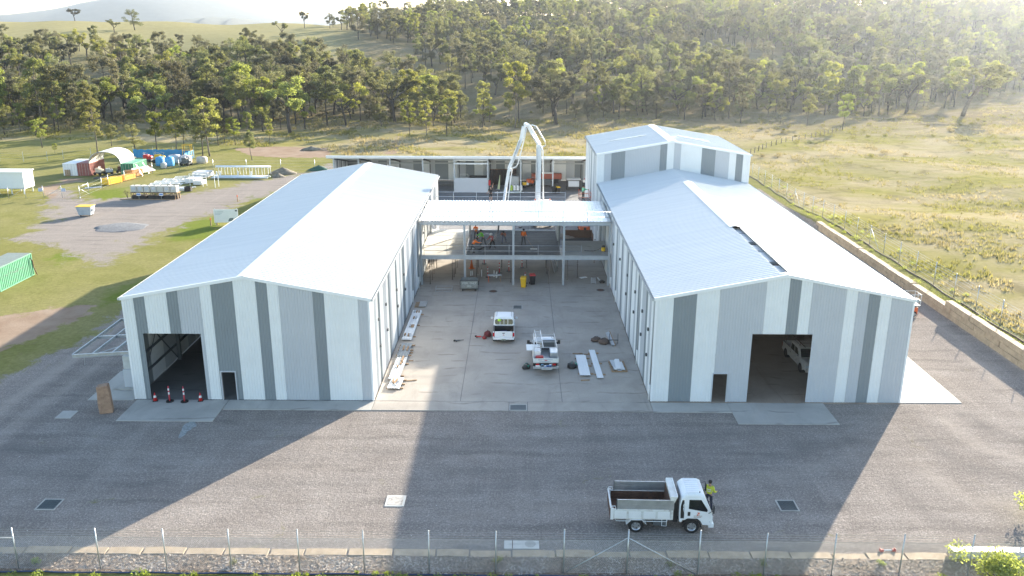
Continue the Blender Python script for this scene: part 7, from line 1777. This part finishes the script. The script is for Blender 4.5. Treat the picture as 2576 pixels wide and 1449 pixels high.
t = thing("extinguisher", "red cylinder hung on the post beside the screen panel", "fire extinguisher", (-4.7, 131.45, 1.2)); MB().cyl((0, 0, 0), (0, 0, .75), .17, n=10).build("cylinder", M_RED, t); MB().ball((0, 0, .75), (.17, .17, .1)).build("shoulder", M_RED, t, smooth=True); MB().cyl((0, 0, .82), (0, 0, .95), .04, n=6).build("valve", M_BLACK, t)
stuffbox("steel_cabinet", "light grey steel cabinet behind the white drums", "cabinet", -.9, 137.0, [("body", M_M, (-.8, .8, -.4, .4, .1, 1.7)), ("door", M_STEEL, (-.76, -.02, -.43, -.4, .15, 1.65)), ("door", M_STEEL, (.02, .76, -.43, -.4, .15, 1.65)), ("plinth", M_DARKSTEEL, (-.75, .75, -.35, .35, 0, .1))])
for k in range(4):
    t = thing("drum", ("lime green drum" if k == 0 else "white plastic drum") + (" at the left of the drum row" if k == 0 else (" next to the lime drum", " in the row before the cabinet, second from its right", " at the right end of the drum row")[k - 1]), "drum", (-1.3 + k * .52, 133.6, .03)); n_ = mat("lime_plastic", (.50, .65, .10), .5) if k == 0 else M_WHITE
    MB().cyl((0, 0, 0), (0, 0, .7), .22, .22, n=12).build("barrel", n_, t, smooth=False); MB().cyl((0, 0, .7), (0, 0, .82), .2, .1, n=12).build("shoulder", n_, t); MB().cyl((0, 0, .82), (0, 0, .9), .06, n=8).build("cap", M_BLACK, t)
t = thing("plank_pile", "pale planks and flashings spread on the ground before the drums", "planks", (-1.6, 131.3, .03))
for k in range(7): MB().cbox((rng.uniform(-.6, .6), rng.uniform(-.6, .6), .05 + k * .03), (rng.uniform(2.5, 4.6), .22, .05), rng.uniform(-.08, .08)).build("plank", M_W if k % 2 else mat("pale_green_steel", (.36, .44, .40), .5), t)
machine("orange skid machine left of the leaning panels in the back shed", 1.7, 137.5, 1.2, M_ORANGE, 21); machine("small yellow plant item behind the centre post of the back shed", .9, 136.2, .9, M_YELLOW, 22)
stuffbox("red_trailer", "long orange red machine body parked along the back of the shed", "machinery", 4.6, 140.5, [("body", mat("dull_red_paint", (.42, .10, .06), .6), (-2.6, 2.4, -.7, .7, .7, 1.55)), ("chassis", M_DARKSTEEL, (-2.5, 2.3, -.5, .5, .45, .7)), ("wheel_block", M_BLACK, (-1.9, -1.2, -.75, .75, 0, .75)), ("wheel_block", M_BLACK, (1.2, 1.9, -.75, .75, 0, .75)), ("tubs", M_WHITE, (-.9, .9, -.3, .3, 1.55, 1.75))])
stuffbox("dark_chest", "dark blue grey chest on legs right of the boom column", "chest", 4.2, 136.8, [("body", M_DARKSTEEL, (-.9, .9, -.5, .5, .35, 1.1)), ("lid", mat("slate_lid", (.10, .13, .15), .5), (-.92, .92, -.52, .52, 1.1, 1.2)), ("leg", M_BLACK, (-.85, -.7, -.4, .4, 0, .35)), ("leg", M_BLACK, (.7, .85, -.4, .4, 0, .35))])
t = stuffbox("generator_trailer", "box generator on a trailer with pale grey front panel in the back shed", "generator", 8.6, 133.8, [("body", M_BLACK, (-1.1, 1.1, -.7, 1.0, .55, 1.75)), ("front_panel", M_M, (-.85, .85, -.73, -.70, .7, 1.6)), ("lid", M_WHITE, (-1.12, 1.12, -.72, 1.02, 1.75, 1.82)), ("drawbar", M_DARKSTEEL, (-.06, .06, -1.6, -.7, .4, .5))])
for s in (-1, 1): wheel(t, (s * 1.05, .2, .33), .33, .2, (s, 0, 0))
stuffbox("pressure_washer", "white and navy machine on a timber pallet at the end bay", "machinery", 10.9, 135.0, [("pallet", M_TIMBER, (-.8, .8, -.6, .6, 0, .4)), ("body", C_NAVY, (-.6, .6, -.4, .4, .4, 1.1)), ("top", M_WHITE, (-.7, .7, -.45, .45, 1.1, 1.5)), ("handle", M_RED, (-.5, .5, -.05, .05, 1.5, 1.7))])
# ================================================================ trees
def grow_tree(seed, style, H):
    """returns (trunk MB, leaf vertex array); H = height"""
    g = np.random.default_rng(seed); r = random.Random(seed); tr_ = MB(); cs = []; rs = []
    def limb(a, d, L_, r0, r1, n=4, sag=.0, wob=.12):
        pts = [Vector(a)]; dd = Vector(d).normalized()
        for k in range(n):
            dd = (dd + Vector((r.gauss(0, wob), r.gauss(0, wob), r.gauss(0, wob * .5) - sag))).normalized(); pts.append(pts[-1] + dd * (L_ / n))
        tr_.tube(pts, [r0 + (r1 - r0) * k / n for k in range(n + 1)], 6 if r0 > .12 else 4); return pts, dd
    if style == 'gum':
        fk = H * r.uniform(.30, .45); tp, d0 = limb((0, 0, -.3), (r.gauss(0, .06), r.gauss(0, .06), 1), fk + .3, H * .022, H * .016, 5, 0, .05)
        for i in range(r.choice((3, 4, 4, 5))):
            az = i * 2.2 + r.uniform(-.4, .4); el = r.uniform(.5, 1.15); L1 = H * r.uniform(.24, .38)
            p1, d1 = limb(tp[-1 - (i % 2)], (math.cos(az) * math.cos(el), math.sin(az) * math.cos(el), math.sin(el)), L1, H * .012, H * .006, 4)
            for j in range(r.choice((3, 4))):
                az2 = az + r.uniform(-1.2, 1.2); el2 = r.uniform(.15, 1.2); L2 = H * r.uniform(.10, .2)
                p2, d2 = limb(p1[r.choice((2, 3, 4))], (math.cos(az2) * math.cos(el2), math.sin(az2) * math.cos(el2), math.sin(el2)), L2, H * .005, H * .0016, 3)
                cs.append(p2[-1]); rs.append(H * r.uniform(.045, .085)); cs.append(p2[-2] + Vector((r.gauss(0, .4), r.gauss(0, .4), r.gauss(0, .3)))); rs.append(H * r.uniform(.035, .065))
                if r.random() < .5: cs.append(p2[-1] + Vector((r.gauss(0, H * .05), r.gauss(0, H * .05), r.gauss(0, H * .03)))); rs.append(H * r.uniform(.03, .06))
        cnt = [int(200 * (q / (H * .06)) ** 2) + 45 for q in rs]; sz = .0205 * H
    elif style == 'young':
        tp, d0 = limb((0, 0, -.2), (r.gauss(0, .05), r.gauss(0, .05), 1), H * .96, H * .013, H * .002, 8, 0, .04)
        n = 26
        for i in range(n):
            f = r.uniform(.30, 1.0) ** .85; k = min(7, int(f * 8)); p = tp[k].lerp(tp[k + 1], f * 8 - k); az = r.uniform(0, 6.283)
            wd = H * .17 * (math.sin(math.pi * min(1, (f - .24) / .80)) ** .7) * r.uniform(.5, 1.2)
            e = p + Vector((math.cos(az) * wd, math.sin(az) * wd, wd * r.uniform(.2, .8)))
            tr_.tube([p, e], [H * .003, H * .001], 3); cs.append(e); rs.append(H * r.uniform(.045, .082))
        cnt = [int(160 * (q / (H * .06)) ** 2) + 35 for q in rs]; sz = .024 * H
    elif style == 'oak':
        tp, d0 = limb((0, 0, -.2), (r.gauss(0, .08), r.gauss(0, .08), 1), H * .75, H * .018, H * .006, 6, 0, .07)
        for i in range(30):
            f = r.uniform(.22, 1.0); k = min(5, int(f * 6)); p = tp[k].lerp(tp[k + 1], f * 6 - k); az = r.uniform(0, 6.283); wd = H * .25 * math.sin(math.pi * min(1, f * .85 + .1)) ** .6 * r.uniform(.4, 1.15)
            e = p + Vector((math.cos(az) * wd, math.sin(az) * wd, H * r.uniform(.0, .18))); tr_.tube([p, e], [H * .004, H * .0012], 3); cs.append(e); rs.append(H * r.uniform(.05, .10))
        cnt = [int(150 * (q / (H * .07)) ** 2) + 40 for q in rs]; sz = .021 * H
    else:  # sparse old tree with crooked limbs
        tp, d0 = limb((0, 0, -.3), (r.gauss(0, .1), 0, 1), H * .5, H * .03, H * .02, 6, 0, .12)
        for i in range(6):
            az = i * 1.1 + r.uniform(-.4, .4); el = r.uniform(.3, 1.2); p1, d1 = limb(tp[r.choice((3, 4, 5, 6))], (math.cos(az) * math.cos(el), math.sin(az) * math.cos(el), math.sin(el)), H * r.uniform(.25, .45), H * .012, H * .003, 5, 0, .22)
            for j in range(2): cs.append(p1[-1 - j] + Vector((r.gauss(0, .4), r.gauss(0, .4), .3))); rs.append(H * r.uniform(.05, .08))
        cnt = [int(150 * (q / (H * .06)) ** 2) + 40 for q in rs]; sz = .021 * H
    return tr_, leaf_cloud(g, [tuple(c) for c in cs], rs, cnt, sz, .72, .35)
KINDS = []
for k, (style, H, lm, bm_) in enumerate([('gum', 17, M_LEAF, M_BARK), ('gum', 16, M_LEAF2, M_BARK), ('gum', 18, M_LEAF, M_BARK2), ('gum', 15, M_LEAF3, M_BARK), ('young', 10, M_LEAF2, M_BARK), ('young', 9, M_LEAF, M_BARK), ('young', 11, M_LEAF2, M_BARK2), ('oak', 11, M_LEAF3, M_BARK), ('oak', 10, M_LEAF3, M_BARK), ('oak', 12, M_LEAF, M_BARK), ('old', 15, M_LEAF2, M_BARK), ('young', 10.5, M_LEAF3, M_BARK)]):
    tb, lv = grow_tree(100 + k * 7, style, H); tm = tb.mesh("trunk_%s" % style, bm_)
    for p in tm.polygons: p.use_smooth = True
    lo = raw_quads("tmp", lv, lm); lme = lo.data; lme.name = "crown_%s" % style; bpy.data.objects.remove(lo)
    KINDS.append((style, H, tm, lme))
def plant_tree(name, label, p, kind, H, rz, group=None, widen=1.0, cat="tree"):
    st_, H0, tm, lme = KINDS[kind]; t = thing(name, label, cat, p, rz, group); s = H / H0; t.scale = (s * widen, s * widen, s)
    for nm, me_ in (("trunk", tm), ("crown", lme)): o = link(bpy.data.objects.new(nm, me_)); o.parent = t
    return t
rt = random.Random(77); tree_pts = []
def tree_at(name, label, bx, by, ty, kind, group=None, widen=1.0, ground_z=None):
    p = on_terrain(bx, by); q_ = by
    while p is None: q_ += 1.5; p = on_terrain(bx, q_)
    top = sitey(bx, ty, p.y); H = max(2.0, top.z - p.z); tree_pts.append((p.x, p.y)); return plant_tree(name, label, p, kind, H, rt.uniform(0, 6.28), group, widen)
Z1 = lambda zx, zy: (zx * .3556, zy * .3556)
Z2 = lambda zx, zy: (837.2 + zx * .3556, zy * .3556)
Z3 = lambda zx, zy: (1674.4 + zx * .3556, zy * .3556)
YG = "young gums along the lawn edge"
for zf, zx, zb, zt, kind, wd, lb in (
    (Z1, 300, 1045, 835, 4, 1.2, "slim young gum left of the white dome shelter on the lawn"), (Z1, 690, 1085, 705, 6, 1.15, "tall leafy gum rising directly behind the dome shelter"), (Z1, 790, 1035, 870, 5, 1.3, "bushy young gum just right of the gum behind the dome"), (Z1, 960, 1070, 850, 9, 1.2, "dark rounded tree behind the left end of the blue screen"), (Z1, 1110, 1070, 770, 4, 1.1, "olive topped young gum behind the middle of the blue screen"), (Z1, 1245, 1060, 790, 6, 1.3, "wide young gum behind the right half of the blue screen"), (Z1, 1300, 1058, 755, 5, 1.0, "slender gum overtopping its neighbour behind the blue screen"), (Z1, 1435, 1110, 790, 5, 1.1, "thin trunked gum just past the right end of the blue screen"), (Z1, 1485, 1105, 680, 6, 1.3, "tallest young gum past the right end of the blue screen"), (Z1, 1545, 1030, 765, 4, 1.0, "young gum half hidden behind the tallest lawn gum"), (Z1, 1590, 1022, 800, 11, 1.0, "drab slender gum right of the tallest lawn gum"), (Z1, 1665, 1025, 820, 4, 1.2, "yellow green gum standing alone left of the big eucalypt"), (Z1, 1765, 1000, 790, 6, 1.0, "small domed gum behind the lone lawn sapling"), (Z1, 1785, 1135, 915, 5, 1.1, "lone sapling closest to the pipe rack"), (Z1, 1910, 1020, 825, 4, .9, "narrow gum next to the big eucalypt's trunk"), (Z1, 2055, 940, 400, 1, 1.25, "big spreading eucalypt with a thick dark trunk at the wood's edge"), (Z1, 390, 1088, 1010, 4, 1.1, "tiny sapling on the lawn left of the dome shelter"),
    (Z2, 545, 960, 700, 4, 1.0, "single slender gum left of the pair above the open shed"), (Z2, 665, 965, 705, 6, 1.1, "leafy gum with twin stems above the open shed roof"), (Z2, 805, 960, 680, 4, 1.1, "right hand gum of the pair above the open shed"), (Z2, 440, 860, 380, 0, 1.3, "flat topped spreading eucalypt above the left shed ridge"), (Z2, 1580, 880, 385, 3, 1.2, "grey spreading eucalypt above the right end of the open shed"), (Z2, 1860, 700, 260, 10, 1.0, "gnarled old eucalypt with a swollen dark trunk on the slope"), (Z2, 990, 550, 400, 10, .9, "broken old tree with two bare forked limbs on the slope"), (Z2, 410, 290, 110, 1, 1.1, "leaning eucalypt beside the hillside clearing"),
    (Z3, 1000, 890, 650, 5, 1.0, "young gum beyond the tall hall, left of the paddock track"), (Z3, 1250, 925, 650, 4, .95, "bright topped gum at the end of the paddock fence"), (Z3, 810, 880, 700, 11, .8, "thin drab gum to the right of the tall hall roof"), (Z3, 530, 870, 580, 11, 1.0, "drab gum just above the tall hall roof"), (Z3, 2100, 820, 300, 2, 1.5, "huge hazy eucalypt at the far right of the wood edge"), (Z3, 1700, 800, 380, 3, 1.4, "broad hazy eucalypt left of the huge one at far right"),
    (Z1, 955, 215, 38, 9, 1.3, "round crowned tree alone on the hilltop skyline"), (Z1, 530, 130, 25, 3, 1.3, "flat sparse tree on the skyline before the blue range"), (Z1, 810, 235, 95, 0, 1.3, "pale sparse tree left of the round hilltop tree"), (Z1, 1745, 345, 140, 2, 1.2, "open sparse tree above the grassy hollow"), (Z1, 2000, 272, 100, 0, 1.1, "dark tree at the edge of the hill pasture"), (Z1, 2155, 198, 30, 3, .8, "tall spindly tree breaking the skyline left of the forest"), (Z1, 450, 420, 165, 0, 1.1, "large olive eucalypt high on the left slope"), (Z1, 130, 505, 160, 2, 1.2, "large eucalypt with a leaning trunk near the left edge"), (Z1, 620, 420, 170, 1, 1.0, "eucalypt beside the large olive one on the left slope"), (Z1, 60, 620, 250, 1, 1.0, "yellow green eucalypt cut by the left edge of the photo"), (Z1, 1360, 800, 480, 1, 1.0, "bright leaved eucalypt in the dark wood behind the blue screen")):
    tree_at("gum_tree", lb, *zf(zx, zb), zf(zx, zt)[1], kind, None, wd)

# bushland: the 300 nearest as single trees, the rest as one wood
F = [site(x, y) for x, y in ((-200, 346), (0, 346), (200, 345), (350, 340), (500, 335), (730, 330), (900, 322), (1100, 324), (1300, 316), (1600, 308), (1900, 297), (2150, 288), (2400, 272), (2576, 236), (2800, 230))]
fa = [p.x / p.y for p in F]; fy = [p.y for p in F]
cand = []; cell = {}
def free(x, y, d):
    i, j = int(x // 4), int(y // 4)
    for a in range(i - 2, i + 3):
        for b in range(j - 2, j + 3):
            for (u, v) in cell.get((a, b), ()):
                if (u - x) ** 2 + (v - y) ** 2 < d * d: return False
    return True
for x, y in tree_pts: cell.setdefault((int(x // 4), int(y // 4)), []).append((x, y))
def clump(x, y): return .5 + .5 * math.sin(x * .041 + 1.7) * math.sin(y * .037 + .6) + .3 * math.sin(x * .11 + y * .07)
tries = 0
while tries < 26000:
    tries += 1
    a = rt.uniform(-.68, .70); y = math.sqrt(rt.uniform(190 ** 2, 640 ** 2)); x = a * y
    y0 = float(np.interp(a, fa, fy))
    if y < y0: continue
    yb = float(np.interp(a, [-.7, -.45, -.36, -.28, -.22, -.15, -.08, 0], [368, 360, 350, 344, 350, 450, 620, 660]))
    if y > yb: continue
    c = clump(x, y); dmin = 4.6 if y < y0 + 35 else (6.2 if y < 400 else 6.2)
    if -.24 < a < -.06 and 305 < y < 400 and c < .75: continue
    if c < .12 and y > y0 + 15: continue
    if y < y0 + 14 and rt.random() < .45: continue
    if not free(x, y, dmin): continue
    cell.setdefault((int(x // 4), int(y // 4)), []).append((x, y)); cand.append((x, y, y - y0, a))
# scattered trees on the pasture crest
for _ in range(26):
    a = rt.uniform(-.22, -.10); y = rt.uniform(420, 560); cand.append((a * y, y, 200, a))
def pick(x, y, dd, a):
    big = .75 + .5 * rt.random() ** 1.5
    if dd < 26 and rt.random() < .35: return rt.choice((7, 8, 9)), rt.uniform(4.5, 8.5)
    if dd < 22: return rt.choice((4, 5, 6, 6, 11, 1, 5, 0, 1)), rt.uniform(6.5, 17.5)
    if a < -.2: return rt.choice((0, 1, 2, 0, 1, 3, 7, 8, 9, 11, 5)), 15.0 * big * (1 - .38 * float(smooth(285, 350, y)))
    return rt.choice((0, 1, 2, 3, 0, 5, 7, 8, 9, 9, 11, 6)), 13.8 * big
cand.sort(key=lambda q: math.hypot(q[0], q[1]) * (1 + .25 * rt.random()))
LB = {'gum': "spreading eucalypt", 'young': "slender young gum", 'oak': "dense bushy tree"}
SECT = ((-.56, "beyond the white site office"), (-.50, "behind the white site container"), (-.44, "behind the dome shelter"), (-.375, "behind the blue screen"), (-.33, "behind the pipe rack"), (-.27, "left of the big dark trunked eucalypt"), (-.20, "right of the big dark trunked eucalypt"), (-.12, "above the left shed ridge"), (-.03, "above the left half of the open shed"), (.04, "behind the pump boom"), (.10, "above the right end of the open shed"), (.17, "above the left eave of the tall hall"), (.27, "above the right eave of the tall hall"), (.38, "beyond the old paddock fence"), (.48, "above the far paddock"), (9, "at the hazy far right of the paddock"))
far = []
for i, (x, y, dd, a) in enumerate(cand):
    k, H = pick(x, y, dd, a)
    if i < 255:
        st_ = KINDS[k][0]; w_ = next(t_ for lim, t_ in SECT if a < lim); size = "tall " if H > 13 else ("low " if H < 7.5 else "")
        lb = size + LB[st_] + (" at the wood's edge " if dd < 14 else " in the wood ") + w_
        plant_tree({'gum': "eucalypt_tree", 'young': "young_gum_tree", 'oak': "bushy_tree"}[st_], lb, (x, y, tz(x, y)), k, H, rt.uniform(0, 6.28), LB[st_] + "s of the bushland", rt.uniform(.85, 1.25))
    else: far.append((x, y, tz(x, y), k, H, rt.uniform(0, 6.28)))
def wood(name, pts, kinds):
    me_ = bpy.data.meshes.new(name); me_.from_pydata([p[:3] for p in pts], [], [])
    for nm, typ, vals in (("kind", 'INT', [kinds.index(p[3]) for p in pts]), ("size", 'FLOAT', [p[4] / KINDS[p[3]][1] for p in pts]), ("turn", 'FLOAT', [p[5] for p in pts])):
        at = me_.attributes.new(nm, typ, 'POINT'); at.data.foreach_set("value", vals)
    o = link(bpy.data.objects.new(name, me_)); src = []
    for k in kinds:
        st_, H0, tm, lme = KINDS[k]; bm = bmesh.new(); bm.from_mesh(tm); n0 = len(bm.faces); bm.from_mesh(lme); bm.faces.ensure_lookup_table()
        for f in bm.faces[n0:]: f.material_index = 1
        j = bpy.data.meshes.new("wood_tree"); bm.to_mesh(j); bm.free(); j.materials.append(tm.materials[0]); j.materials.append(lme.materials[0]); src.append(bpy.data.objects.new("wood_tree", j))
    ng = bpy.data.node_groups.new(name, 'GeometryNodeTree'); ng.interface.new_socket("Geometry", in_out='INPUT', socket_type='NodeSocketGeometry'); ng.interface.new_socket("Geometry", in_out='OUTPUT', socket_type='NodeSocketGeometry')
    N = ng.nodes; gi = N.new("NodeGroupInput"); go = N.new("NodeGroupOutput"); jn = N.new("GeometryNodeJoinGeometry")
    for s in reversed(src):
        oi = N.new("GeometryNodeObjectInfo"); oi.inputs["Object"].default_value = s; oi.inputs["As Instance"].default_value = True; ng.links.new(oi.outputs["Geometry"], jn.inputs[0])
    ip = N.new("GeometryNodeInstanceOnPoints"); ip.inputs["Pick Instance"].default_value = True
    def at(nm, typ): x = N.new("GeometryNodeInputNamedAttribute"); x.data_type = typ; x.inputs[0].default_value = nm; return x.outputs[0]
    cx = N.new("ShaderNodeCombineXYZ"); ng.links.new(at("turn", 'FLOAT'), cx.inputs[2])
    ng.links.new(gi.outputs[0], ip.inputs["Points"]); ng.links.new(jn.outputs[0], ip.inputs["Instance"]); ng.links.new(at("kind", 'INT'), ip.inputs["Instance Index"]); ng.links.new(cx.outputs[0], ip.inputs["Rotation"]); ng.links.new(at("size", 'FLOAT'), ip.inputs["Scale"]); ng.links.new(ip.outputs[0], go.inputs[0])
    md = o.modifiers.new("wood", 'NODES'); md.node_group = ng
    return o
fo = wood("forest", far, [0, 1, 2, 3, 4, 5, 6, 7, 8, 9, 11]); tag(fo, kind="stuff")

# ================================================================ grass and undergrowth
def grass_mat(name, cols, trans):
    m, nt = _new(name); g = NT(nt); p = g.pos(); i = g.n("ShaderNodeNewGeometry").outputs["Random Per Island"]
    c = g.mix(i, cols[0], cols[1]); pat = g.noise(g.mapv(p, (.6, 1, 1)), .07, 5, .62, .6); c = g.mix(g.ramp(pat, .44, .60), c, g.mix(i, cols[2], cols[3]))
    c = g.mix(g.ramp(g.noise(p, .11, 4, .6), .5, .7, 0, .7), c, cols[4])
    d = g.n("ShaderNodeBsdfDiffuse"); nt.links.new(c, d.inputs[0]); t = g.n("ShaderNodeBsdfTranslucent"); nt.links.new(g.mix(1.0, c, trans, 'MULTIPLY'), t.inputs[0])
    a = g.n("ShaderNodeMixShader"); a.inputs[0].default_value = .45; nt.links.new(d.outputs[0], a.inputs[1]); nt.links.new(t.outputs[0], a.inputs[2]); g.out(a.outputs[0]); return m
M_TALLG = grass_mat("paddock_grass", ((.18, .18, .055), (.27, .26, .085), (.28, .235, .135), (.43, .365, .24), (.15, .13, .07)), (1.15, 1.1, .8))
def tufts(name, P, h0, h1, w, nb, mt, lean=.45, seed=3):
    g = np.random.default_rng(seed); P = np.repeat(P, nb, axis=0); n = len(P); a = g.uniform(0, 6.283, n); h = g.uniform(h0, h1, n); ln = g.uniform(0, lean, n) * h
    base = P + np.stack([g.normal(0, .18, n), g.normal(0, .18, n), np.zeros(n)], -1); sd = np.stack([-np.sin(a), np.cos(a), np.zeros(n)], -1) * (w * g.uniform(.6, 1.3, n))[:, None]
    tip = base + np.stack([np.cos(a) * ln, np.sin(a) * ln, h], -1)
    return tag(raw_quads(name, np.stack([base - sd, base + sd, tip], 1).reshape(-1, 3), mt, nv=3), kind="stuff")
g_ = np.random.default_rng(9)
def scatter(n, poly, y0, y1, near=True):
    xs = [p[0] for p in poly]; u = g_.random(n); y = 1 / (1 / y0 + u * (1 / y1 - 1 / y0)) if near else g_.uniform(y0, y1, n); x = g_.uniform(min(xs), max(xs), n); d = seg_dist(x, y, poly); k = d < 0; x, y = x[k], y[k]
    k = np.sin(x * .19 + 1) * np.sin(y * .11) + .6 * np.sin(x * .43 + y * .31) + g_.normal(0, .35, len(x)) > .1; x, y = x[k], y[k]
    return np.stack([x, y, terrain_z(x, y)], -1)
tufts("paddock_grass", scatter(60000, [(41.1, 40), (41.1, 140), (36, 160), (20, 156), (20, 240), (190, 330), (190, 200), (60, 60)], 42, 330), .15, .5, .06, 6, M_TALLG, seed=4)
tufts("paddock_grass", scatter(26000, [(-46, 182), (-30, 166), (-8, 157), (34, 153), (34, 240), (-150, 245), (-150, 196), (-75, 187)], 150, 246, False), .2, .6, .08, 5, M_TALLG, seed=5)
tufts("verge_grass", scatter(9000, [(39.3, 30), (40.6, 30), (40.6, 148), (39.3, 120)], 30, 150), .04, .12, .04, 4, M_VERGE, seed=6)
# low shrubs in the rough grass
sc = []
for k in range(150):
    a = rt.uniform(-.5, .62); y = rt.uniform(165, 300); x = a * y
    if (x < 42 and y < 200) or (-110 < x < -30 and y < 205): continue
    sc.append((x, y, tz(x, y) + .4))
for k in range(420):
    y = rt.uniform(170, 262); x = rt.uniform(58, 190)
    if abs(x / y) > .66 or math.sin(x * .06) + math.sin(y * .09 + x * .02) < -.2: continue
    sc.append((x, y, tz(x, y) + .25))
tag(raw_quads("undergrowth", leaf_cloud(g_, sc, g_.uniform(.5, 1.5, len(sc)), [130] * len(sc), .26, .5, -.1), M_TALLG), kind="stuff")
us = []
for x, y, dd, a in cand:
    if dd < 75 and rt.random() < .9: us.append((x + rt.gauss(0, 2.2), y + rt.gauss(0, 2.2) + 1.5))
us = [(x, y, tz(x, y) + .7) for x, y in us]
tag(raw_quads("undergrowth", leaf_cloud(g_, us, g_.uniform(.9, 2.3, len(us)), [120] * len(us), .32, .75, -.1), M_LEAF3), kind="stuff")
wl = []
for k in range(40): x, y = rt.uniform(39.4, 40.3) if rt.random() < .4 else rt.uniform(41.0, 43.5), rt.uniform(55, 140); wl.append((x, y, tz(x, y) + .15))
tag(raw_quads("weeds", leaf_cloud(g_, wl, g_.uniform(.25, .6, len(wl)), [90] * len(wl), .12, .6, -.2), M_LEAF2), kind="stuff")
# ================================================================ air
_hz = MB().box(-4500, 4500, -150, 5800, -120, 330).build("haze", [])
hm = bpy.data.materials.new("haze_air"); hm.use_nodes = True; hm.node_tree.nodes.clear()
_v = hm.node_tree.nodes.new("ShaderNodeVolumePrincipled"); _o = hm.node_tree.nodes.new("ShaderNodeOutputMaterial")
_v.inputs["Color"].default_value = (.78, .87, 1.0, 1); _v.inputs["Density"].default_value = HAZE
_v.inputs["Anisotropy"].default_value = .70
hm.node_tree.links.new(_v.outputs[0], _o.inputs["Volume"])
_hz.data.materials.append(hm); tag(_hz, kind="stuff")
